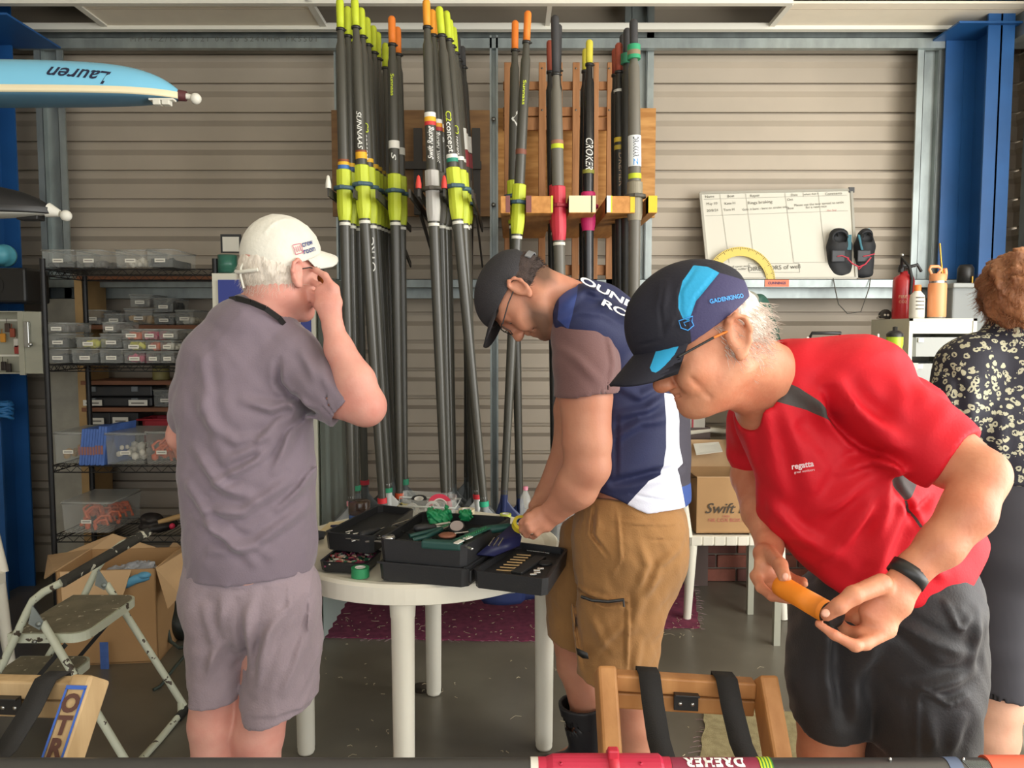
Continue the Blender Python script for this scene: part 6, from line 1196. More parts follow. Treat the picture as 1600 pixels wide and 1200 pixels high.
# items on the left column: key cabinet, buoy, black box, rope
o = thing('key_cabinet', 'open grey steel key cabinet with push button lock beside the wire shelf', 'key cabinet', P(20, 585, 3.72)); d = 3.72; a, b = P(-60, 584, d), P(40, 486, d); GS = mat('grey_cabinet_steel', hexc('a8a898'), .45, .2)
q = MB(); q.mm((a.x, d+.08, a.z), (b.x, d+.085, b.z)); q.mm((a.x, d, a.z), (b.x, d+.08, a.z+.006)); q.mm((a.x, d, b.z-.006), (b.x, d+.08, b.z)); q.mm((b.x-.004, d, a.z), (b.x, d+.08, b.z)); q.mm((a.x, d, a.z), (a.x+.004, d+.08, b.z)); q.build('cabinet_shell', GS, o)
q = MB(); pbox(q, 31, 486, 35, 586, d-.02, .012); pbox(q, 35, 487, 63, 584, d-.012, .01, .002); dr = q.build('door', GS, o); q = MB(); pbox(q, 37, 502, 44, 543, d-.03, .018, .004); q.ball(P(48, 538, d-.028), .011); lk = q.build('lock', CHR, dr)
for r in range(7): q = MB(); q.ball(P(46.5, 506+r*4, d-.018), .0035, n=6); q.build('button', CHR, lk)
for y in (499, 554): q = MB(); pbox(q, -30, y, 30, y+3, d+.07, .008); q.build('hook_rail', M_WHITE, o)
for i, (x, y, c) in enumerate(((3, 528, 'c98a2c'), (10, 512, '4a3a30'), (18, 520, '9a4a34'), (24, 536, 'd8d4ca'), (25, 546, 'a03a34'), (-8, 520, '4a4a44'), (12, 575, '2b2320'), (4, 572, '2b2320'))):
    q = MB(); pbox(q, x-3, y-7, x+4, y+7, d+.045, .012, .003); q.tube([P(x, y-14, d+.06), P(x, y-7, d+.05)], .0015, 5); q.build('key_tag', T_(c), o)
o = thing('float_buoy', 'pale blue rubber fender end fixed to the blue column', 'buoy', P(5, 400, 3.8)); q = MB(); q.lathe(P(9, 400, 3.95), [(.0, -.10), (.012, -.10), (.02, -.09), (.04, -.085), (.052, -.06), (.048, -.03), (.058, -.02), (.058, 0), (0, 0)], (.25, -1, 0) and (-.1, 1, 0), 24); q.cyl(P(9, 400, 3.95), P(9, 400, 4.02), .03, n=12); q.build('buoy_body', mat('pale_blue_rubber', hexc('58a9bd'), .45), o)
o = thing('speaker_box', 'black box speaker fixed to the blue column above the key cabinet', 'speaker', P(10, 470, 3.85)); q = MB(); pbox(q, -60, 418, 39, 473, 3.8, .2, .012); q.build('speaker_shell', M_BLK, o); q = MB(); q.lathe(P(-10, 446, 3.798), [(.05, 0), (.045, .006), (.02, .012), (0, .004)], (0, 1, 0), 20); q.build('grille', STL, o)
o = thing('rope_bundle', 'blue cord bundle tied on the blue column', 'rope', P(6, 640, 3.98)); q = MB()
for i in range(7): c = P(5, 628+i*4, 3.97); q.tube([c+V3(.045*math.cos(t)+random.uniform(-.006, .006), .028*math.sin(t)+.0, random.uniform(-.012, .012)) for t in [k*.7 for k in range(9)]], .009, 6, closed=True)
q.build('rope', T_('2468a0'), o)
# ---------------------------------------------------------------- boats
def boat(label, name_txt, tip, root_pt, wid, hh, cols, rad, balls, flip=1, tip_up=0):
    A, B = Vector(tip), Vector(root_pt); ax = (B-A); L = ax.length; ax.normalize(); sd = Vector((-ax.y, ax.x, 0)); o = thing('racing_shell', label, 'rowing boat', A); n = 26
    def prof(s): return 1-math.exp(-s/.11)
    def sect(s, kind):
        f = .2+.8*prof(s*L); w_ = wid*f; h = hh*f; c = A+ax*(L*s)+V3(0, 0, tip_up*(1-s)**2); pts = []
        if kind == 0: return [c+sd*(w_*math.cos(t))+V3(0, 0, h*math.sin(t)) for t in [math.pi*k/14 for k in range(15)]]
        if kind == 1: return [c+sd*(w_*1.02*x)+V3(0, 0, z) for x, z in ((1, .012), (1.02, .004), (1.02, -.006), (1, -.012), (-1, -.012), (-1.02, -.006), (-1.02, .004), (-1, .012))]
        return [c+sd*(w_*.96*math.cos(t))+V3(0, 0, -.010-.016*f*math.sin(t)) for t in [math.pi*k/10 for k in range(11)]]
    for kind, nm in ((0, 'hull'), (1, 'gunwale'), (2, 'deck')): q = MB(); q.sheet([sect((i/n)**2.2, kind) for i in range(n+1)]); q.build(nm, cols[kind], o)
    return o, ax, sd, sect
HB = mat('sky_blue_gelcoat', hexc('7cc4e4'), .25, coat=.3); HC = mat('cream_gunwale', hexc('e4d8b4'), .4); HT = mat('teal_deck', hexc('55809a'), .4)
tip = P(279, 149, 2.95); rt = P(-330, 128, 2.62)
o, ax, sd, sect = boat('pale blue upturned racing boat with white bow ball at upper left', '', (tip.x, tip.y, tip.z-.005), (rt.x, rt.y, P(-330, 150, 2.62).z), .10, .128, (HB, HC, HT), 0, 0)
q = MB(); q.cyl(tip+V3(.0, 0, 0), tip+V3(.028, .004, -.002), .021, .019, 14); q.build('bow_tape', T_('5e3033'), o); q = MB(); q.cyl(tip+V3(.026, .004, -.002), tip+V3(.05, .006, -.006), .012, .010, 12); q.ball(tip+V3(.062, .008, -.010), .021, n=16); q.build('bow_ball', M_WHITE, o)
q = MB(); 
for x in (244, 258): pbox(q, x-6, 155, x+6, 163, 2.88, .03, .003)
pbox(q, 232, 153, 270, 156, 2.88, .03); q.build('bow_number_clip', M_WHITE, o)
def bf(u, v): # reads upside down on the side of the hull facing the camera
    c = P(127, 126, 2.80); p = c-ax*u*-1; hv = -v; z = c.z+hv-.0; t = (z-(A_.z))/.13; return V3(p.x, p.y-.0, z)
A_ = Vector((tip.x, tip.y, tip.z)); nrm = Vector((-sd.x, -sd.y, 0)); nrm = nrm if nrm.y < 0 else -nrm
def bf(u, v):
    s = ((P(127, 119, 2.8)-A_).dot(ax)+u*1.0)/1.0; L = (rt-A_).length; s_ = max(0, min(1, s/L)); f_ = .2+.8*(1-math.exp(-max(0, s)/.11)); c = A_+ax*s; base = A_.z+(P(-330, 150, 2.62).z-A_.z+.005)*s_-.005; z = P(127, 119, 2.8).z-v; t = max(-1, min(1, (z-base)/(.128*f_))); return V3(c.x, c.y, z)+nrm*(.10*f_*math.sqrt(max(0, 1-t*t))+.0015)
lettering('Lauren', lambda u, v: bf(u, v), mat('navy_script', hexc('1c2340'), .5), o, .072, shear=.5, bold=.001)
o2 = thing('boat_rack_arm', 'steel rack arm holding the upturned boats at the left wall', 'rack', (-3.1, 2.7, 2.3)); q = MB(); q.mm((-3.11, 2.55, 0), (-3.06, 2.62, 3.1)); q.mm((-3.1, 2.56, 2.29), (-2.45, 2.61, 2.33)); q.mm((-3.1, 2.56, 1.80), (-2.35, 2.61, 1.84)); q.build('arm', M_GALV, o2)
tip = P(78, 330, 2.9); rt = P(-420, 290, 2.55)
o, ax, sd, sect = boat('black upturned racing boat with white bow ball below the pale blue one', '', tip, (rt.x, rt.y, P(-420, 331, 2.55).z), .10, .11, (mat('black_gelcoat', hexc('1a1919'), .6), M_BLK, mat('white_deck', hexc('cfd0c8'), .4)), 0, 0, tip_up=0)
q = MB(); q.cyl(tip+V3(-.006, 0, .004), tip+V3(.035, .004, -.008), .028, .013, 14); q.ball(tip+V3(.057, .006, -.016), .021, n=16); q.build('bow_ball', M_WHITE, o); q = MB(); pbox(q, 25, 334, 58, 343, 2.87, .05, .004); q.build('bow_clip', M_BLK, o)
# ---------------------------------------------------------------- tall locker with blue poster behind the man in grey
o = thing('tall_locker', 'tall pale ribbed locker with blue poster panel behind the man in grey', 'locker', (-1.2, 3.45, 0)); LK = mat('pale_green_steel', hexc('aab8b0'), .5); XA, XB = P(333, 500, 3.45).x, P(484, 500, 3.35).x; zt_ = zy(427, 3.45)
q = MB(); q.mm((XA, 3.45, 0), (XB, 3.98, zt_)); q.build('locker_shell', mat('cream_steel', hexc('d2d0bf'), .5), o)
q = MB(); n = 12
g = [[V3(XB+(.0 if k % 2 else .012), 3.45+.53*k/n, z) for k in range(n+1)] for z in (0, zt_)]; q.sheet(g); q.build('ribbed_side', LK, o)
q = MB(); q.mm((XA+.03, 3.44, .9), (XB-.02, 3.452, zt_-.03)); pn = q.build('poster', mat('poster_blue', hexc('2e3c8c'), .5), o); q = MB(); pbox(q, 452, 482, 469, 509, 3.432, .006, .003); bd_ = q.build('badge', LBL, pn)
q = MB(); c = P(460, 496, 3.428); q.tube([c+V3(.016*math.cos(t), 0, .011*math.sin(t)) for t in [k*.63 for k in range(10)]], .0018, 5, closed=True); q.ball(c, .005, n=8); q.build('badge_mark', M_BLK, bd_)
o = thing('framed_sign', 'small white sign with dark frame above the tall locker', 'sign', P(350, 390, 3.7)); q = MB(); pbox(q, 345, 366, 376, 395, 3.8, .01); q.build('frame', M_BLK, o); q = MB(); pbox(q, 348, 370, 373, 393, 3.795, .008); q.build('sign_face', LBL, o)
o = thing('green_crate', 'dark green glass vessel standing on the tall locker', 'vessel', P(352, 427, 3.6)); q = MB(); q.lathe(P(356, 427, 3.62), [(0, 0), (.045, 0), (.045, .085), (.04, .085), (.04, .005)], n=18); q.build('vessel', mat('green_glass', hexc('3f7a68'), .2, alpha=.7), o)
# ================================================================ right side: whiteboard, ledge things, cabinet, chair
o = thing('whiteboard', 'whiteboard with ruled columns leaning on the wall ledge', 'whiteboard', P(1217, 436, 4.3)); dW = 4.32
c00, c10, c11, c01 = P(1107, 436, 4.27), P(1338, 435, 4.27), P(1330, 297, 4.42), P(1094, 302, 4.42); nb = (c10-c00).cross(c01-c00).normalized(); nb = nb if nb.y > 0 else -nb
q = MB(); q.prism([c00, c10, c11, c01], nb*.012); q.build('board', mat('whiteboard_face', hexc('d9d7cb'), .3), o)
q = MB()
for a, b in ((c00, c10), (c10, c11), (c11, c01), (c01, c00)): q.beam(a, b, .014, .014, nb)
q.build('frame', mat('aluminium', hexc('b5b4ac'), .4, .5), o); q = MB(); q.box(c11, (.03, .02, .03)); q.build('corner_cap', M_BLK, o)
def wb(u, v, off=-.003): p = c01*(1-u)*(1-v)+c11*u*(1-v)+c00*(1-u)*v+c10*u*v; return p+nb*off
GL = mat('pencil_line', hexc('a9a8a0'), .8)
for (u0, v0, u1, v1) in ((.02, .075, .97, .06), (.02, .27, .97, .24), (.13, .02, .15, .82), (.30, .02, .32, .82), (.56, .02, .585, .82), (.78, .02, .80, .82), (.68, .02, .68, .07), (.585, .82, .82, .82), (.28, .83, .62, .83), (.62, .83, .62, .93), (.28, .93, .62, .93), (.28, .83, .28, .93)):
    q = MB(); q.beam(wb(u0, v0), wb(u1, v1), .0016, .001, nb); q.build('ruled_line', GL, o)
INK = mat('grey_marker', hexc('6a6a62'), .8)
def wt(t, u, v, s, col=INK, b=.0): c = wb(u, v, -.0035); ux = (wb(u+.1, v-.008)-wb(u, v)).normalized(); uy = (wb(u, v-.1)-wb(u, v)).normalized(); lettering(t, plane_fn(c, ux, uy), col, o, s, bold=b, name='handwriting')
for t, u, v, s in (('Name', .06, .045, .022), ('Boat', .20, .045, .022), ('Repair', .36, .045, .022), ('Date', .62, .045, .02), ('when due ?', .73, .04, .018), ('Comments', .88, .04, .022), ('May 10', .07, .13, .022), ('Kate H', .19, .13, .022), ('Rings broking', .39, .125, .026), ('Oct', .59, .10, .022), ('20/8/24', .07, .21, .022), ('Tom H', .18, .205, .022), ('Gate is bent - bent on stroke side', .42, .195, .019), ('Bow', .59, .20, .02), ('Please use the new spread to settle', .78, .155, .02), ('for a next race', .76, .19, .02), ('DIRECTORS of well', .45, .88, .036), ('hull cover worn', .22, .86, .018), ('on rudder', .22, .89, .018)): wt(t, u, v, s)
wt('Oct 2nd', .86, .235, .016, mat('red_marker', hexc('c0605a'), .8))
# protractor
o = thing('protractor', 'large yellow half circle protractor leaning on the whiteboard', 'protractor', P(1157, 437, 4.24)); c = P(1157, 440, 4.262); ro, ri = m(54, 4.26), m(40, 4.26); n = 40
q = MB(); g = [[c+V3(r*math.cos(math.pi*k/n), .02*math.sin(math.pi*k/n)*(r/ro), r*math.sin(math.pi*k/n)) for k in range(n+1)] for r in (ri, ro)]; q.sheet(g, (0, -.005, 0), False); q.build('scale_ring', mat('yellow_plastic', hexc('dcc35a'), .4), o)
q = MB()
for k in range(1, 60):
    t = math.pi*k/60; L = (.16 if k % 5 else .34)*(ro-ri); d_ = V3(math.cos(t), 0, math.sin(t)); y = .02*math.sin(t)-.0065; q.beam(c+d_*(ro-.003)+V3(0, y, 0), c+d_*(ro-.003-L)+V3(0, y, 0), .003, .0012, (0, 1, 0)); q.beam(c+d_*(ri+.003)+V3(0, y, 0), c+d_*(ri+.003+L*.6)+V3(0, y, 0), .0025, .0012, (0, 1, 0))
k = q.build('degree_marks', T_('54441c'), o); k['kind'] = 'stuff'
o = thing('orange_sign', 'small orange sign stuck on the galvanised ledge', 'sign', P(1214, 443, 4.235)); q = MB(); pbox(q, 1195, 437, 1233, 448, 4.236, .003); q.build('sign_plate', T_('e08060'), o); lettering('CUNNINGS', plane_fn(P(1214, 442.5, 4.2345), (1, 0, 0), (0, 0, 1)), mat('violet_print', hexc('6a4a6c'), .7), o, .019, bold=.0006)
# shoes standing on the ledge
for lab, x0, x1, sg in (('left black rowing shoe with blue heel tab on the ledge', 1291, 1331, -1), ('right black rowing shoe with blue heel tab on the ledge', 1335, 1367, 1)):
    y = 4.30; c = lambda x, yy: P(x, yy, y); xm = (x0+x1)/2; o = thing('rowing_shoe', lab, 'shoe', P(xm, 436, y), 'pair of rowing shoes on the ledge'); S = SDF(); h = m((x1-x0)/2, y)
    S.cone(c(xm-2*sg, 426), c(xm, 385), h*.92, h*.95, (1, 0, 0), .03, .04, k=.02); S.cone(c(xm, 385), c(xm+1*sg, 368), h*.9, h*.72, (1, 0, 0), .045, .04, k=.02); S.plane(P(xm, 435.5, y), (0, 0, -1)); S.plane((0, y+.05, 0), (0, 1, 0))
    S.ell(c(xm+1*sg, 372)+V3(0, -.03, 0), (h*.55, .03, .03), k=.008, op='s'); S.wave((50, 50, 50), .002, 3); sdf_obj('shoe_upper', S, .005, mat('black_shoe_fabric', hexc('26282b'), .7), o)
    q = MB(); q.tube([c(xm-8*sg, 372)+V3(0, -.045, 0), c(xm-6*sg, 362), c(xm+2*sg, 360), c(xm+6*sg, 370)+V3(0, -.03, 0)], .005, 6); q.build('heel_loop', M_BLK, o)
    q = MB(); pbox(q, xm+(0 if sg > 0 else 2), 357+(0 if sg < 0 else 0), xm+8, 366, y-.01, .004); q.build('heel_tab', T_('4f9cb4'), o); q = MB(); q.beam(c(xm-10*sg, 392)+V3(0, -.048, 0), c(xm-13*sg, 368)+V3(0, -.03, 0), .02, .004); q.build('side_panel', T_('4a7d8c'), o)
    q = MB(); q.beam(c(xm-9, 397)+V3(0, -.046, 0), c(xm+9, 397)+V3(0, -.046, 0), .035, .006, (0, 1, .1), bv=.002) if False else pbox(q, xm-11, 391, xm+10, 409, y-.05, .012, .004); st_ = q.build('strap', T_('3a3d42'), o)
    q = MB(); q.tube([c(xm-9, 402)+V3(0, -.052, 0), c(xm-2, 401)+V3(0, -.055, 0), c(xm+9, 405 if sg < 0 else 398)+V3(0, -.052, 0)], .003, 5); q.build('red_cord', T_('c8384c'), o)
o = thing('lace_cord', 'red cord hanging between the two rowing shoes', 'cord', P(1333, 412, 4.22)); q = MB(); q.tube([P(1324, 404, 4.238), P(1332, 412, 4.232), P(1342, 417, 4.235), P(1352, 413, 4.238), P(1361, 402, 4.238)], .004, 6); q.tube([P(1340, 416, 4.232), P(1342, 421, 4.225), P(1347, 416, 4.232)], .003, 6); q.build('cord', T_('c8384c'), o)
o = thing('wire_loop', 'thin grey wire looping below the ledge', 'wire', P(1310, 470, 4.2)); q = MB(); q.tube([P(1302, 435, 4.235), P(1305, 452, 4.22), P(1310, 475, 4.21), P(1324, 490, 4.21), P(1345, 487, 4.21), P(1352, 468, 4.21), P(1358, 450, 4.22), P(1360, 435, 4.235)], .0028, 6); q.build('wire', T_('5a5850'), o)
# green jacket on hooks
o = thing('jacket', 'dark green jacket with grey hood hanging behind the cap of the person in red', 'jacket', P(1175, 455, 4.1)); S = SDF(); chain(S, [(1180, 475, 4.1, 22, .06), (1188, 520, 4.1, 30, .07), (1190, 620, 4.1, 42, .08), (1190, 740, 4.1, 42, .08)], k=.03); S.wave((30, 30, 10), .008, 4); sdf_obj('jacket_body', S, .008, T_('2f5a4c'), o)
S = SDF(); S.ell(P(1166, 468, 4.04), (.07, .05, .045)); S.wave((60, 60, 60), .004, 2); sdf_obj('hood', S, .006, T_('9a9a8e'), o)
q = MB(); q.tube([P(1188, 478, 4.02), P(1192, 500, 4.015), P(1191, 530, 4.015)], .004, 5); q.build('drawstring', M_WHITE, o)
for i, x in enumerate((1142, 1150)): o = thing('wire_hook', ('left', 'right')[i]+' of two black wire hooks over the ledge', 'hook', P(x, 440, 4.22)); q = MB(); q.tube([P(x+4, 436, 4.235), P(x+1, 434, 4.228), P(x-3, 438, 4.225), P(x, 447, 4.22), P(x+2, 456, 4.2)], .004, 6); q.build('hook', M_BLK, o)
# cabinet with drawers
CX0, CX1, CY0, CY1 = P(1421, 500, 3.6).x, P(1527, 500, 3.6).x, 3.6, 3.98; CZ = zy(497.5, 3.6); CAB = mat('cabinet_white', hexc('cbc9b9'), .5)
cb_ = thing('drawer_cabinet', 'tall white cabinet frame with translucent plastic drawers behind the person in leopard print', 'cabinet', (CX0, CY0, 0)); q = MB()
q.mm((CX0, CY0, 0), (CX0+.018, CY1, CZ)); q.mm((CX1-.018, CY0, 0), (CX1, CY1, CZ)); q.mm((CX0, CY0, CZ-.012), (CX1, CY1, CZ)); q.mm((CX0, CY0+.004, CZ-.072), (CX1, CY0+.018, CZ)); q.mm((CX0, CY1-.01, 0), (CX1, CY1, CZ)); q.build('cabinet_frame', CAB, cb_)
DRW = mat('frosted_drawer', hexc('a9aca8'), .35, alpha=.8)
for i in range(7):
    z1 = zy(527, 3.6)-i*.125; q = MB(); tray(q, V3(CX0+.022, CY0+.004, 0), V3(CX1-.022, CY0+.004, 0), V3(CX1-.022, CY1-.03, 0), V3(CX0+.022, CY1-.03, 0), z1-.092, z1, wall=.004, fl=.004); dw = q.build('drawer', DRW, cb_)
    q = MB(); q.mm((CX0+.045, CY0-.004, z1-.024), (CX0+.07, CY0+.004, z1-.004)); q.build('drawer_clip', LBL, dw)
o = thing('fire_extinguisher', 'red fire extinguisher with black hose on the white cabinet', 'fire extinguisher', P(1411, 497, 3.9)); c = P(1410, 497, 3.82); c.z = CZ
q = MB(); q.lathe(c, [(0, 0), (.048, 0), (.05, .006), (.05, .19), (.045, .21), (.02, .225), (.016, .24), (0, .24)], n=28); q.build('cylinder', mat('extinguisher_red', hexc('b8282e'), .3, coat=.3), o); q = MB(); q.lathe(c+V3(-.015, 0, .235), [(.014, 0), (.016, .02), (.012, .035), (0, .036)], n=12); q.beam(c+V3(-.02, 0, .272), c+V3(.05, -.01, .262), .014, .006); q.build('valve_handle', M_BLK, o)
q = MB(); q.tube([c+V3(-.018, -.01, .255), c+V3(-.03, -.03, .30), c+V3(.0, -.05, .26), c+V3(.012, -.055, .2), c+V3(.008, -.055, .12)], .008, 8); q.tube([c+V3(0, -.01, .255), c+V3(.05, -.03, .27), c+V3(.08, -.01, .24)], .008, 8); q.build('hose', M_BLK, o); q = MB(); q.ball(c+V3(-.028, -.03, .318), .009); q.build('gauge', CHR, o)
def cyfn(c, r, th0=0): return lambda u, v: c+V3(r*math.sin(u/r+th0), -r*math.cos(u/r+th0), v)
lettering('FIRE', cyfn(c+V3(0, 0, .11), .0508, -.5), T_('d8b08a'), o, .022); lettering('CO2', cyfn(c+V3(0, 0, .085), .0508, -.5), T_('d8b08a'), o, .018)
o = thing('sunscreen_bottle', 'white lotion bottle with orange cap in front of the fire extinguisher', 'bottle', P(1432, 497, 3.66)); c = P(1432, 497, 3.66); c.z = CZ
q = MB(); q.lathe(c, [(0, 0), (.031, 0), (.034, .006), (.034, .09), (.031, .112), (.016, .13), (.014, .136)], n=24); q.build('bottle_body', LBL, o); q = MB(); q.lathe(c, [(.0155, .132), (.0165, .158), (.014, .162), (0, .162)], n=18); q.build('bottle_cap', T_('e87a34'), o)
q = MB()
for i in range(4): q.add([cyfn(c+V3(0, 0, .10-.018*i), .0345, 0)(u, v) for v in (-.003, .003) for u in (-.022, -.011, 0, .011, .022)], [(j, j+1, j+6, j+5) for j in range(4)])
q.build('print_lines', LINE, o)
o = thing('tumbler', 'peach insulated drink tumbler with gold straw on the white cabinet', 'tumbler', P(1463, 497, 3.68)); c = P(1463, 497, 3.66); c.z = CZ; PE = mat('peach_enamel', hexc('e39a68'), .4)
q = MB(); q.lathe(c, [(0, 0), (.038, 0), (.039, .008)], n=24); q.lathe(c, [(.037, .168), (.037, .182)], n=24); q.build('steel_band', CHR, o); q = MB(); q.lathe(c, [(.0395, .008), (.041, .012), (.041, .16), (.038, .17)], n=28); q.build('tumbler_body', PE, o)
q = MB(); q.lathe(c, [(.037, .18), (.038, .21), (.032, .215), (0, .216)], n=24); q.tube([c+V3(-.03, 0, .21), c+V3(-.042, 0, .235), c+V3(-.036, 0, .25), c+V3(.0, 0, .25), c+V3(.016, 0, .236), c+V3(0, 0, .214)], .0075, 8); q.tube([c+V3(.034, 0, .19), c+V3(.036, 0, .22), c+V3(.03, -.004, .24)], .010, 8); q.build('lid_handle', PE, o)
q = MB(); q.tube([c+V3(.022, 0, .21), c+V3(.012, 0, .28), c+V3(.003, 0, .36)], .0045, 8); q.build('straw', mat('gold_metal', hexc('b58a3c'), .25, .8), o)
o = thing('head_torch', 'small silver head torch on the far corner of the white cabinet', 'torch', P(1383, 496, 3.9)); c = P(1384, 492, 3.88); c.z = CZ+.022; q = MB(); q.lathe(c+V3(0, .01, 0), [(.024, .02), (.03, .0), (.03, -.012), (.022, -.014), (0, -.012)], (0, 1, 0), 18); q.build('torch_body', STL, o); q = MB(); q.ball(c+V3(-.008, -.008, 0), .006); q.ball(c+V3(.008, -.008, 0), .006); q.build('bulb', M_WHITE, o); q = MB(); q.tube([c+V3(-.03, 0, 0), c+V3(-.05, -.01, -.015), c+V3(-.045, -.03, -.019), c+V3(-.02, -.03, -.019)], .0025, 6); q.build('strap', T_('8a8478'), o)
o = thing('grey_crate', 'grey lidded plastic crate right of the peach tumbler', 'crate', P(1510, 497, 3.9)); a, b = P(1489, 500, 4.0), P(1560, 446, 4.0)
q = MB(); q.bbox(((a.x+b.x)/2, 4.08, (CZ-.1+b.z)/2), (b.x-a.x, .14, b.z-CZ+.1), .01); q.build('crate_body', T_('8f9494'), o); q = MB(); q.bbox(((a.x+b.x)/2, 4.07, b.z), (b.x-a.x+.03, .18, .025), .006); q.build('lid', T_('a4a8a6'), o)
o2 = thing('side_bench', 'plain timber bench carrying the crate and bottles behind the cabinet', 'bench', (1.6, 4.0, 0)); q = MB(); zb_ = CZ-.105; q.mm((1.84+.4, 3.99, zb_-.03), (2.55, 4.2, zb_)); q.build('bench_top', PINE, o2)
for x in (2.27, 2.5): q = MB(); q.mm((x-.02, 4.05, 0), (x+.02, 4.1, zb_-.03)); q.build('leg', PINE, o2)
o = thing('black_flask', 'black flask with brass pin standing on the grey crate', 'flask', P(1508, 440, 4.06)); c = P(1508, 443, 4.06); c.z = b.z+.013; q = MB(); q.lathe(c, [(0, 0), (.04, 0), (.04, .08), (.03, .1), (0, .1)], n=18); q.build('flask_body', M_BLK, o); q = MB(); q.cyl(c+V3(.01, -.045, 0), c+V3(.01, -.045, .035), .005, n=8); q.build('pin', mat('gold_metal', (0, 0, 0)), o)
# low shelf with case, spray bottle and drink bottle, behind the person in red
sb_ = thing('steel_bench', 'grey steel bench top with bottles behind the person in red', 'bench', (1.4, 3.5, 0)); zs = zy(566, 3.5); q = MB(); q.mm((1.20, 3.4, zs-.03), (1.83, 3.85, zs)); q.build('bench_top', GS, sb_)
for x in (1.23, 1.80):
    for y in (3.43, 3.82): q = MB(); q.mm((x-.015, y-.015, 0), (x+.015, y+.015, zs-.03)); q.build('leg', GS, sb_)
o = thing('drink_bottle', 'lime green sports drink bottle with black lid beside the white cabinet', 'bottle', P(1397, 560, 3.5)); c = P(1397, 560, 3.5); c.z = zs+.001; q = MB(); q.lathe(c, [(0, 0), (.034, 0), (.036, .006), (.036, .05), (.032, .065), (.036, .08), (.036, .118)], n=24); q.build('bottle_body', mat('lime_translucent', hexc('a9c22c'), .35), o); q = MB(); q.lathe(c, [(.037, .116), (.037, .13), (.025, .142), (.011, .146), (.011, .162), (0, .164)], n=20); q.build('bottle_lid', M_BLK, o)
o = thing('spray_bottle', 'small clear spray bottle left of the lime drink bottle', 'bottle', P(1371, 560, 3.5)); c = P(1371, 560, 3.5); c.z = zs+.001; q = MB(); q.lathe(c, [(0, 0), (.024, 0), (.024, .07), (.012, .09)], n=18); q.build('bottle_body', CL, o); q = MB(); q.lathe(c, [(.012, .088), (.012, .11), (0, .112)], n=12); q.lathe(c+V3(0, 0, .11), [(.005, 0), (.005, .02), (0, .021)], n=8); q.build('spray_head', M_WHITE, o)
o = thing('yellow_tub', 'yellow tub with orange band behind the shoulder of the person in red', 'tub', P(1352, 560, 3.6)); c = P(1351, 560, 3.65); c.z = zs+.001; q = MB(); q.lathe(c, [(0, 0), (.032, 0), (.034, .125), (0, .126)], n=18); q.build('tub_body', T_('d8a83a'), o); q = MB(); q.lathe(c, [(.0345, .09), (.035, .11)], n=18); q.build('band', T_('d8682c'), o)
o = thing('carry_case', 'low black carry case with handle just above the red shoulder', 'case', P(1280, 540, 3.5)); q = MB(); c = P(1278, 540, 3.55); q.bbox((c.x, 3.58, zs+.055), (.19, .2, .108), .01); q.build('case_shell', CASE, o); q = MB(); q.tube([(c.x-.07, 3.48, zs+.105), (c.x-.065, 3.46, zs+.135), (c.x+.065, 3.46, zs+.135), (c.x+.07, 3.48, zs+.105)], .008, 8); q.build('handle', M_BLK, o)
for s in (-.075, .065): q = MB(); q.bbox((c.x+s, 3.475, zs+.112), (.02, .012, .012), .002); q.build('clasp', M_WHITE, o)
# white plastic chair with carton
def chair(label, ox, oy, rot=0, group='white resin garden chairs'):
    R = Matrix.Rotation(rot, 3, 'Z'); o = thing('garden_chair', label, 'chair', (ox, oy, 0), group); c = lambda x, y, z: Vector((ox, oy, 0))+R @ V3(x, y, z)
    S_ = MB(); n = 10; g = [[c(-.235+.47*i/n, .0+.42*j/6, .425-.018*math.sin(math.pi*j/6)+(.0 if j else -.0)) for i in range(n+1)] for j in range(7)]; S_.sheet(g, (0, 0, -.012)); S_.bbox(c(0, -.002, .405), (.48, .022, .05), .008, R); S_.build('seat', WPL, o)
    S_ = MB()
    for i in range(8): S_.bbox(c(-.205+.0585*i, -.014, .405), (.05, .004, .045), .002, R)
    S_.build('seat_ribs', WPL, o)
    for x, y, tx, ty in ((-.22, .015, -.245, -.01), (.22, .015, .245, -.01), (-.2, .40, -.225, .47), (.2, .40, .225, .47)): q = MB(); q.tube([c(x, y, .41), c((x+tx)/2, (y+ty)/2, .2), c(tx, ty, .002)], .022, 8, rad=[.03, .025, .02]); q.build('leg', WPL, o)
    for i in range(7):
        x = -.17+.34*i/6; q = MB(); q.beam(c(x, .42, .44), c(x*1.12, .50, .83), .028, .010, (0, 1, 0)); q.build('back_slat', WPL, o)
    q = MB(); q.tube([c(-.215, .42, .42), c(-.235, .47, .66), c(-.225, .50, .82), c(-.17, .51, .88), c(0, .515, .90), c(.17, .51, .88), c(.225, .50, .82), c(.235, .47, .66), c(.215, .42, .42)], .016, 8); q.build('back_frame', WPL, o)
    for s in (-1, 1): q = MB(); q.tube([c(s*.235, .46, .62), c(s*.26, .25, .64), c(s*.26, .05, .62), c(s*.24, .0, .42)], .016, 8, rad=[.014, .02, .02, .02]); q.build('armrest', WPL, o)
    return o
cx, cy = 1.132, 3.748; chair('white plastic garden chair carrying a brown carton', cx, cy)
CARD = mat('brown_cardboard', hexc('b08a5e'), .8, var=.05, vscale=3, bump=.05, bscale=60); CARDI = mat('inner_cardboard', hexc('c3a27a'), .85, var=.04)
o = thing('carton', 'open brown carton printed Swift Racing on the white chair', 'box', P(1136, 828, 3.79)); x0, x1 = P(1088, 828, 3.8).x, P(1205, 828, 3.8).x; z0, z1 = .428, zy(746, 3.8); y0, y1 = 3.8, 4.12; q = MB(); t = .005
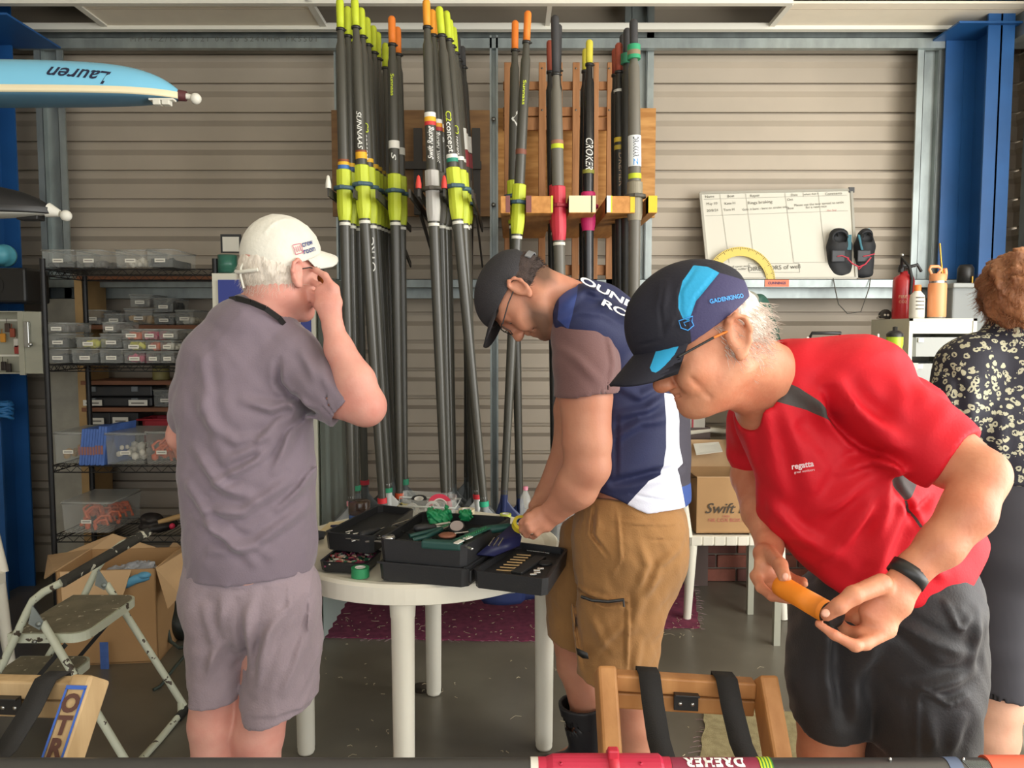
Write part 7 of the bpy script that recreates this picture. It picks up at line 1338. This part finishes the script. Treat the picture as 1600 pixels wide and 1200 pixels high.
for a, b in (((x0, y0, z0), (x1, y0+t, z1)), ((x0, y1-t, z0), (x1, y1, z1)), ((x0, y0, z0), (x0+t, y1, z1)), ((x1-t, y0, z0), (x1, y1, z1)), ((x0, y0, z0), (x1, y1, z0+t))): q.mm(a, b)
q.build('carton_wall', CARD, o)
q = MB(); q.prism([V3(x0, y1, z1), V3(x1, y1, z1), V3(x1, y1+.06, z1+.14), V3(x0+.03, y1+.06, z1+.14)], (0, .004, 0)); q.build('flap', CARDI, o); q = MB(); q.prism([V3(x1, y0, z1), V3(x1, y1, z1), V3(x1+.09, y1, z1+.09), V3(x1+.09, y0, z1+.09)], (.004, 0, 0)); q.build('flap', CARDI, o); q = MB(); q.prism([V3(x0, y0, z1), V3(x1, y0, z1), V3(x1, y0+.14, z1-.03), V3(x0, y0+.14, z1-.03)], (0, .0, .004)); q.build('flap', CARDI, o)
q = MB(); q.prism([V3(x0+.06, y1-.05, z1+.07), V3(x0+.2, y1-.06, z1+.09), V3(x0+.2, y1+.02, z1+.13), V3(x0+.06, y1+.02, z1+.12)], (0, 0, .003)); q.build('packing_paper', M_WHITE, o)
pf = lambda x, y: plane_fn(P(x, y, 3.796), (1, 0, 0), (0, 0, 1)); lettering('Swift Racing', pf(1157, 795), mat('dark_print', hexc('4e4438'), .8), o, .075, shear=.35, bold=.0006); lettering('NK COX BOX ROWING', pf(1150, 813), T_('b8625a'), o, .026); lettering('SPEED', pf(1135, 807), T_('b8625a'), o, .014)
chair('white plastic garden chair cut off at the left edge of the picture', -2.19, 2.95, math.pi/2)
o = thing('red_ribbon', 'red plastic strip hanging from the white chair seat', 'strip', P(1070, 845, 3.72)); q = MB(); q.sheet([[P(1068, 838, 3.79), P(1079, 838, 3.79)], [P(1063, 848, 3.78), P(1075, 852, 3.78)], [P(1067, 855, 3.78), P(1073, 858, 3.78)]], (0, .003, 0)); q.build('strip', T_('b52a3c'), o)
# rolled things behind the chair back
o = thing('paper_roll_stack', 'pale boxes with red stripe stacked behind the garden chair', 'boxes', P(1090, 660, 4.35)); q = MB(); pbox(q, 1072, 640, 1102, 668, 4.25, .05); q.build('pale_box', T_('c4c0b4'), o); q = MB(); pbox(q, 1081, 640, 1084, 668, 4.246, .004); q.build('stripe', T_('b0404c'), o)
q = MB(); q.mm((P(1072, 668, 4.25).x, 4.25, 0), (P(1110, 668, 4.25).x, 4.32, P(1072, 668, 4.25).z)); q.build('carton', T_('5a4a44'), o)
# ---------------------------------------------------------------- floor things: rugs, mat, debris
def rug(name, label, pts, colr, fr=1, cat='rug', hh=.006):
    P_ = [G(*p) for p in pts]; ctr = sum(P_, Vector())/len(P_); o = thing(name, label, cat, (ctr.x, ctr.y, 0)); q = MB(); b = []
    for i in range(len(P_)):
        a, c_ = P_[i], P_[(i+1) % len(P_)]; n = max(2, int((c_-a).length/.03))
        for k in range(n): p = a+(c_-a)*k/n; b.append(p+V3(random.uniform(-.006, .006), random.uniform(-.006, .006), .001) if fr else p+V3(0, 0, .001))
    q.prism(b, (0, 0, hh)); q.build('pile', colr, o)
    q = MB()
    for i in range(160):
        p = b[random.randrange(len(b))]; d_ = (p-ctr).normalized(); q.tube([p+V3(0, 0, hh-.002), p+d_*random.uniform(.005, .02)+V3(random.uniform(-.01, .01), 0, hh), p+d_*random.uniform(.012, .035)+V3(random.uniform(-.015, .015), 0, .001)], .0006, 3, False)
    f_ = q.build('frayed_threads', mat('pale_thread', hexc('b89aa0') if 'rug' in name else hexc('c9b98c'), .9), o); f_['kind'] = 'stuff'; return o, b, ctr
MAR = mat('maroon_carpet', hexc('7c2f4c'), .95, col2=hexc('662440'), vscale=30, bump=.8, bscale=300); MAR2 = mat('worn_maroon_carpet', hexc('84354f'), .95, col2=hexc('6a2742'), vscale=26, bump=.8, bscale=300)
rug('carpet_rug', 'maroon carpet piece under the oars behind the table', [(455, 996), (700, 1001), (836, 1003), (850, 925), (480, 918)], MAR)
rug('carpet_rug', 'maroon carpet piece with frayed corner under the white garden chair', [(846, 984), (1093, 982), (1082, 906), (852, 915)], MAR2)
rug('felt_mat', 'beige felt mat on the floor by the slings stand', [(1103, 1103), (1172, 1108), (1255, 1117), (1300, 1122), (1330, 1290), (1085, 1290)], mat('beige_felt', hexc('a89c74'), .95, col2=hexc('948862'), vscale=40, bump=1, bscale=260), cat='mat')
rug('plywood_sheet', 'tan plywood sheet on the floor at the sunny right edge', [(1480, 1062), (1700, 1052), (1760, 1120), (1490, 1140)], mat('tan_sheet', hexc('b39c68'), .8, col2=hexc('a08a58'), vscale=10), fr=0, cat='board')
q = MB(); rnd = random.Random(5)
for i in range(520):
    if i < 300: x, y = rnd.uniform(470, 1090), rnd.uniform(920, 1000); z = .008
    else: x, y = rnd.uniform(450, 1250), rnd.uniform(1000, 1190); z = .0015
    if i >= 300 and rnd.random() < .6: continue
    p = G(x, y)+V3(0, 0, z); a = rnd.uniform(0, 6.3); L = rnd.uniform(.004, .02) if rnd.random() < .85 else rnd.uniform(.02, .05); q.tube([p, p+V3(math.cos(a)*L*.5, math.sin(a)*L*.5, .002), p+V3(math.cos(a+.5)*L, math.sin(a+.5)*L, 0)], .0012 if L < .02 else .0008, 3)
db = q.build('floor_debris', mat('pale_chips', hexc('cfc2a4'), .8)); tag(db, 'pale chips and fibres scattered over carpet and concrete', 'debris', kind='stuff')
q = MB(); c = G(660, 1075); q.lathe(c+V3(0, 0, .0005), [(0, .001), (.05, .001)], n=20); o = q.build('damp_spot', mat('damp_concrete', hexc('3c3630'), .15)); tag(o, 'small damp stain on the floor beside a table leg', 'stain')
# ================================================================ foreground: step stool, carton, bag, sling stands, oar
CRM = mat('chipped_cream_enamel', hexc('c9cdb8'), .5, var=.03, vscale=10); nt = CRM.node_tree
def chips(M, sc=34, th=.70, col='4c4236'):
    nt = M.node_tree; b = nt.nodes['Principled BSDF']; src = b.inputs['Base Color'].links[0].from_socket; tc = nt.nodes.new('ShaderNodeTexCoord'); n = nt.nodes.new('ShaderNodeTexNoise'); n.inputs['Scale'].default_value = sc; n.inputs['Detail'].default_value = 3
    nt.links.new(tc.outputs['Object'], n.inputs['Vector']); g = nt.nodes.new('ShaderNodeMath'); g.operation = 'GREATER_THAN'; g.inputs[1].default_value = th; nt.links.new(n.outputs['Fac'], g.inputs[0]); mx = nt.nodes.new('ShaderNodeMix'); mx.data_type = 'RGBA'; nt.links.new(g.outputs[0], mx.inputs['Factor']); nt.links.new(src, mx.inputs['A']); mx.inputs['B'].default_value = (*hexc(col), 1); nt.links.new(mx.outputs['Result'], b.inputs['Base Color'])
chips(CRM, 30, .63); BFO = mat('paint_spattered_foam', hexc('37352f'), .8, var=.1, vscale=30); chips(BFO, 26, .61, 'c9c8b6'); TRD = mat('worn_step_tread', hexc('77705c'), .85, var=.15, vscale=18, bump=.3, bscale=120); chips(TRD, 34, .66, 'c0baa4')
o = thing('step_stool', 'paint spattered cream folding step stool with black foam handle', 'step stool', (-1.45, 2.63, 0)); yn, yf = 2.38, 2.79
q = MB() # front frame with handle loop: far leg, handle, near leg
hn, hf = P(97, 910, yn), P(228, 833, yf)
path_n = [V3(-1.90, yn, .0), P(5, 1036, yn), P(42, 957, yn), P(52, 938, yn), P(68, 925, yn), hn]
path_f = [hf, P(190, 850, yf), P(166, 868, yf), P(152, 888, yf), P(128, 938, yf), V3(-1.90, yf, 0)]
q.tube(path_n, .0125, 12); q.build('leg', CRM, o); q = MB(); q.tube(path_f, .0125, 12); q.build('leg', CRM, o)
q = MB(); q.tube([hn, hn*.5+hf*.5, hf], .0175, 14); q.lathe(hf, [(.0175, 0), (.015, .012), (0, .014)], (hf-hn), 12); q.build('foam_grip', BFO, o)
for y, a_, lab in ((yn, P(66, 972, yn), 0), (yf, P(166, 912, yf), 1)):
    q = MB(); b_ = V3(-1.25, y, .03); q.tube([a_, a_*.5+b_*.5, b_], .0125, 12); q.build('leg', CRM, o)
q = MB(); q.tube([V3(-1.262, yn, .045), V3(-1.25, yn+.03, .015), V3(-1.248, (yn+yf)/2, .0135), V3(-1.25, yf-.03, .015), V3(-1.262, yf, .045)], .0125, 12); q.build('floor_bar', CRM, o); q = MB(); q.cyl(V3(-1.248, yf-.06, .0145), V3(-1.248, yf-.0, .0155), .016, n=12); q.build('rubber_foot', M_BLK, o)
for xs, zt2, dz, w0, w1 in ((-1.645, .47, .03, -1.395, 0), (-1.85, .235, .03, -1.57, 0)):
    y0, y1 = yn+.02, yf-.02; z = zt2; out = []
    for k in range(7): t = math.pi/2*k/6; out.append((w0-.05+.05*math.sin(t), y0+.05-.05*math.cos(t)))
    for k in range(7): t = math.pi/2*k/6; out.append((w0-.05+.05*math.cos(t), y1-.05+.05*math.sin(t)))
    out += [(xs, y1), (xs, y0)]; ps = [V3(x, y, z-dz) for x, y in out]; q = MB(); q.prism(ps, (0, 0, dz)); st = q.build('step', CRM, o); cxm = (xs+w0)/2; cym = (y0+y1)/2
    q = MB(); q.prism([V3(cxm+(p.x-cxm)*.95, cym+(p.y-cym)*.95, z+.0005) for p in ps], (0, 0, .003)); q.build('tread', TRD, st)
for y, p in ((yn, P(66, 972, yn)), (yf, P(166, 912, yf))):
    q = MB(); q.prism([p+V3(-.02, -.016, .06), p+V3(.012, -.016, .01), p+V3(.0, -.016, -.02), p+V3(-.035, -.016, 0)], (0, .004, 0)); q.lathe(p+V3(0, -.017, 0), [(.009, 0), (.009, .004), (0, .007)], (0, -1, 0), 10); q.build('hinge_plate', M_GALV, o)
    q = MB(); q.beam(V3(-1.45, y+(.012 if y == yn else -.012), .44), V3(-1.66, y+(.012 if y == yn else -.012), .2), .004, .014); q.build('brace', M_BLK, o)
for y in (yn+.03, yf-.03): q = MB(); q.lathe(V3(-1.54, y-.035 if y < 2.6 else y, .455), [(.008, 0), (.008, .004), (0, .006)], (0, -1, 0), 10); q.build('rivet', MATS['steel'], o)
# big open carton on the floor
o = thing('carton', 'large torn open cardboard box on the floor behind the step stool', 'box', (-1.75, 3.3, 0)); X0, X1, Y0, Y1, Z1 = -1.99, -1.575, 3.22, 3.56, .42; t = .006; A_1 = Matrix.Rotation(.10, 3, 'Z'); cc = V3((X0+X1)/2, (Y0+Y1)/2, 0); rr = lambda x, y, z: cc+A_1 @ (V3(x, y, z)-cc)
def wallq(q, a, b, z0, z1, n): a, b = Vector(a), Vector(b); q.prism([rr(a.x, a.y, z0), rr(b.x, b.y, z0), rr(b.x, b.y, z1), rr(a.x, a.y, z1)], A_1 @ Vector(n)*t)
for a, b, n in (((X0, Y0), (X1, Y0), (0, 1, 0)), ((X0, Y1), (X1, Y1), (0, -1, 0)), ((X0, Y0), (X0, Y1), (1, 0, 0)), ((X1, Y0), (X1, Y1), (-1, 0, 0))): q = MB(); wallq(q, (*a, 0), (*b, 0), 0, Z1, n); q.build('side_panel', CARD, o)
q = MB(); q.prism([rr(X0, Y0, .002), rr(X1, Y0, .002), rr(X1, Y1, .002), rr(X0, Y1, .002)], (0, 0, t)); q.build('bottom_panel', CARD, o)
fl = [([rr(X0, Y1, Z1), rr(X1-.12, Y1, Z1), P(176, 834, 3.6), P(92, 868, 3.55)], (0, .005, 0)), ([rr(X1, Y0, Z1), rr(X1, Y1, Z1), P(290, 860, 3.45), P(300, 900, 3.3), P(282, 930, 3.2), P(262, 952, 3.18)], (0, 0, .005)), ([rr(X0, Y0, Z1), rr(X0, Y1, Z1), P(76, 868, 3.6), P(70, 905, 3.3)], (-.004, 0, .003)), ([rr(X0+.02, Y0, Z1), rr(X1-.1, Y0, Z1), rr(X1-.13, Y0-.05, Z1-.13), rr(X0+.05, Y0-.05, Z1-.13)], (0, -.005, 0)), ([P(272, 845, 3.62), P(300, 870, 3.62), P(300, 905, 3.55), P(225, 905, 3.55)], (0, .005, 0))]
for p, d_ in fl: q = MB(); q.prism(p, d_); q.build('flap', CARDI, o)
S = SDF(); S.ell(P(205, 905, 3.36), (.13, .11, .06)); S.ell(P(222, 897, 3.33), (.07, .06, .05)); S.wave((45, 45, 45), .014, 5); S.wave((120, 120, 120), .005, 8); o2 = thing('plastic_bag', 'crumpled clear plastic bag of blue parts inside the torn carton', 'bag', P(205, 905, 3.36)); sdf_obj('bag_film', S, .005, mat('bag_film', hexc('b3b8c0'), .2, alpha=.7, spec=.8), o2); q = MB(); q.tube([P(192, 915, 3.24), P(212, 905, 3.22), P(232, 900, 3.25)], .02, 8); q.ball(P(226, 898, 3.24), .03, (1, 1, .5)); q.build('blue_parts', T_('5a9cc0'), o2)
q = MB(); q.mm((P(163, 1042, 3.20).x, 3.17, .001), (P(176, 1042, 3.20).x, 3.172, .12)); lb = q.build('leaflet', MATS['blue_leaflet']); tag(lb, 'small blue printed leaflet leaning on the torn carton', 'leaflet')
# dark rucksack beside the carton
o = thing('rucksack', 'dark green rucksack on the floor between the carton and the man in grey', 'bag', P(268, 1000, 3.4)); S = SDF(); S.ell((P(278, 950, 3.55).x, 3.60, .17), (.17, .13, .17)); S.ell((P(285, 950, 3.5).x, 3.5, .09), (.13, .08, .08), k=.03); S.plane((0, 0, .002), (0, 0, -1)); S.wave((22, 22, 22), .01, 3); sdf_obj('bag_body', S, .008, T_('1f2420'), o)
q = MB(); q.tube([P(262, 985, 3.38), P(266, 1002, 3.36), P(280, 1012, 3.34), P(300, 1010, 3.34)], .009, 6); q.tube([P(300, 1012, 3.3), P(275, 1040, 3.1), V3(P(250, 1050, 3.0).x, 3.0, .008), V3(P(235, 1050, 2.95).x, 2.97, .006)], .007, 6); q.build('shoulder_strap', T_('36403a'), o)
# ---------------------------------------------------------------- sling stands
WD = mat('varnished_pine', hexc('c38d55'), .55, col2=hexc('ab7540'), vscale=4, stretch=(5, 5, .5), bump=.06, bscale=30); STR = mat('black_webbing', hexc('242322'), .85, bump=.3, bscale=400)
def stand(label, TL, TR, wl=.038, dl=.07, near=.55, WD=WD):
    """two crossed frames; TL and TR are the tops of the far frame's legs"""
    TL, TR = Vector(TL), Vector(TR); ac = (TR-TL).normalized(); fw = Vector((ac.y, -ac.x, 0)).normalized(); o = thing('sling_stand', label, 'boat stand', ((TL+TR)/2).to_tuple()[:2]+(0,), 'folding wooden boat stands')
    h = (TL.z+TR.z)/2
    for i, tp in enumerate((TL, TR)):
        bt = tp+fw*near; bt.z = 0.01; tp2 = tp.copy(); n = (tp-bt).normalized().cross(ac); q = MB(); q.beam(bt, tp2, wl, dl, n, bv=.006); q.build('leg', WD, o)
        s = ac*(wl+.006)*(1 if i == 0 else -1); nt_ = tp+fw*near+s; nt_.z = h*.98; nb_ = tp+s; nb_.z = .01; q = MB(); q.beam(nb_, nt_, wl, dl, (nt_-nb_).normalized().cross(ac), bv=.006); q.build('leg', WD, o)
    for off, dz in ((0, -.022), (.008, -.062)):
        q = MB(); q.beam(TL+fw*off*-1+V3(0, -.0, dz)+ac*wl*.5, TR-fw*off+V3(0, 0, dz)-ac*wl*.5, .034, .034, bv=.004); q.build('crossbar', WD, o)
    q = MB(); a, b = TL+fw*near+V3(0, 0, -.03)+ac*.06, TR+fw*near+V3(0, 0, -.03)-ac*.06; a.z = b.z = h-.03; q.beam(a, b, .034, .034, bv=.004); q.build('crossbar', WD, o)
    q = MB(); a, b = TL+fw*near*.9, TR+fw*near*.9; a.z = b.z = .12; q.beam(a, b, .03, .03, bv=.004); q.build('crossbar', WD, o)
    L = (TR-TL).length
    for u in (.27, .75):
        p0 = TL+ac*(L*u); g = []
        pts = [(-.022, -.03), (-.018, .002), (.02, .004), (.06, -.035), (.12, -.075), (near*.5, -.10), (near-.12, -.075), (near-.05, -.03), (near, .002)]
        q = MB(); g = [[p0+fw*x+V3(0, 0, z+(h-p0.z)*(x/near))+ac*s_ for s_ in (-.022, .022)] for x, z in pts]; q.sheet(g, (0, 0, -.0025)); q.build('sling_strap', STR, o)
    c = (TL+TR)/2+fw*.013+V3(0, 0, -.050)
    R_ = Matrix((ac, fw, Vector((0, 0, 1)))).transposed(); q = MB(); q.bbox(c+fw*.006, (.05, .004, .036), .001, R_); q.bbox(c+V3(0, 0, .017)+fw*.012, (.05, .016, .004), .001, R_); hg = q.build('hinge', M_BLK, o)
    for s_ in (-.012, .013): q = MB(); q.lathe(c+ac*s_+fw*.008+V3(0, 0, -.004), [(.0042, 0), (.004, .0015), (0, .002)], fw, 10); q.build('screw', CHR, hg)
    return o, fw, ac
stand('folding wooden boat stand with black slings at the lower centre', P(945, 1045, 1.50), P(1193, 1060, 1.50))
o, fw, ac = stand('folding wooden boat stand with OTRC painted leg at the lower left', P(-90, 1052, 1.42), P(143, 1058, 1.38), wl=.042, dl=.062, WD=mat('pale_worn_pine', hexc('c4a77c'), .7, col2=hexc('a98c62'), vscale=5, stretch=(4, 4, .6)))
# painted panel and letters on the near right leg
TR = P(143, 1058, 1.38); bt = TR+fw*.55; bt.z = .01; ld = (bt-TR).normalized(); nrm = ld.cross(ac).normalized(); nrm = nrm if nrm.dot(fw) > 0 else -nrm
BP = mat('blue_paint_line', hexc('3a62b8'), .6); face = nrm*.0325
def lf(u, v): return TR+face+ld*(.12+v)+ac*u
q = MB()
for u0, u1, v0, v1 in ((-.0205, -.0165, -.095, .5), (.0165, .0205, -.095, .5), (-.0205, .0205, -.10, -.093)): q.prism([lf(u0, v0), lf(u1, v0), lf(u1, v1), lf(u0, v1)], nrm*.0008)
q.build('painted_border', BP, o)
for i, ch in enumerate('OTRC'): lettering(ch, (lambda cv: (lambda u, v: lf(u, cv-v)+nrm*.001))(-.068+.037*i), mat('burnt_letter', hexc('5a3a30'), .8), o, .042, bold=.002)
# right hand side of that leg's outer edge carries a faded blue wash: a thin painted skin
# ---------------------------------------------------------------- oar across the foreground
D0 = 1.20; o = thing('oar', 'black oar with red collar lying across the sling stands in the foreground', 'oar', P(800, 1208, D0)); ya = 1206; R0 = .0215
A0, A1 = P(-300, ya, D0), P(1900, ya, D0); q = MB(); q.tube([A0, A0*.5+A1*.5, A1], R0, 32); q.build('shaft', mat('satin_carbon', hexc('403f3d'), .35, var=.06, vscale=6), o)
def X_(x): return P(x, ya, D0).x
zc = P(800, ya, D0).z
q = MB(); 
def seg(x0, x1, r0, r1=None, n=32): return V3(X_(x0), D0, zc), V3(X_(x1), D0, zc), r0, (r1 or r0), n
q.cyl(*seg(841, 1047, R0+.0015)); q.lathe(V3(X_(852), D0, zc), [(R0+.001, 0), (R0+.006, .012), (R0+.0065, .03), (R0+.0065, m(185, D0)), (R0+.002, m(190, D0))], (1, 0, 0), 24, False)
sl_ = q.build('sleeve', mat('crimson_sleeve', hexc('c02a48'), .4), o)
q = MB(); q.lathe(V3(X_(949), D0, zc), [(R0+.004, 0), (R0+.012, .001), (R0+.012, .017), (R0+.004, .018)], (1, 0, 0), 28); q.bbox((X_(957), D0-.006, zc+R0+.012), (.018, .016, .02), .003); q.build('button', MATS['red_sleeve'], o); q = MB(); q.ball((X_(957), D0-R0-.012, zc+.008), .006); q.build('button_screw', CHR, o)
for x in (875, 998): q = MB(); q.lathe(V3(X_(x), D0-.016, zc+R0+.002), [(.003, 0), (.003, .002), (.0015, .0022)], (0, -.4, 1), 10); q.build('rivet', MATS['crimson_sleeve'], sl_)
def bandp(x0, x1, M, r=R0+.0012, nm='tape_band'): q = MB(); q.cyl(*seg(x0, x1, r)); return q.build(nm, M, o)
bandp(829, 841, LBL, nm='size_sticker'); bandp(1048, 1183, T_('8a2c44'), R0+.0006)
for i in range(4): bandp(1184+i*5, 1187+i*5, T_('c3d22e')); bandp(1186.6+i*5, 1189+i*5, T_('3f8a3c'))
bandp(1476, 1497, T_('56657e')); bandp(1540, 1900, T_('d8603f'), R0+.004)
q = MB()
for i in range(16): x = 1500+i*2.6; q.tube([V3(X_(x)+.012*t_, D0-(R0+.0008)*math.sin(.2+1.1*t_), zc+(R0+.0008)*math.cos(.2+1.1*t_)) for t_ in (0, .25, .5, .75, 1)], .0007, 4)
k = q.build('carbon_weave', MATS['galvanised_steel'], o); k['kind'] = 'stuff'
for x in (1388, 1502): q = MB(); q.ball((X_(x), D0-.004, zc+R0+.002), .003, (1, 1, 1.3), n=8); q.build('rivet', CHR, o)
def dfn(u, v): th = v/(R0+.0018)+.28; return V3(X_(1115)-u, D0-(R0+.0018)*math.sin(th), zc+(R0+.0018)*math.cos(th))
lettering('DREHER', dfn, M_WTXT, o, .024, spacing=1.14, bold=.0012)
# ================================================================ end
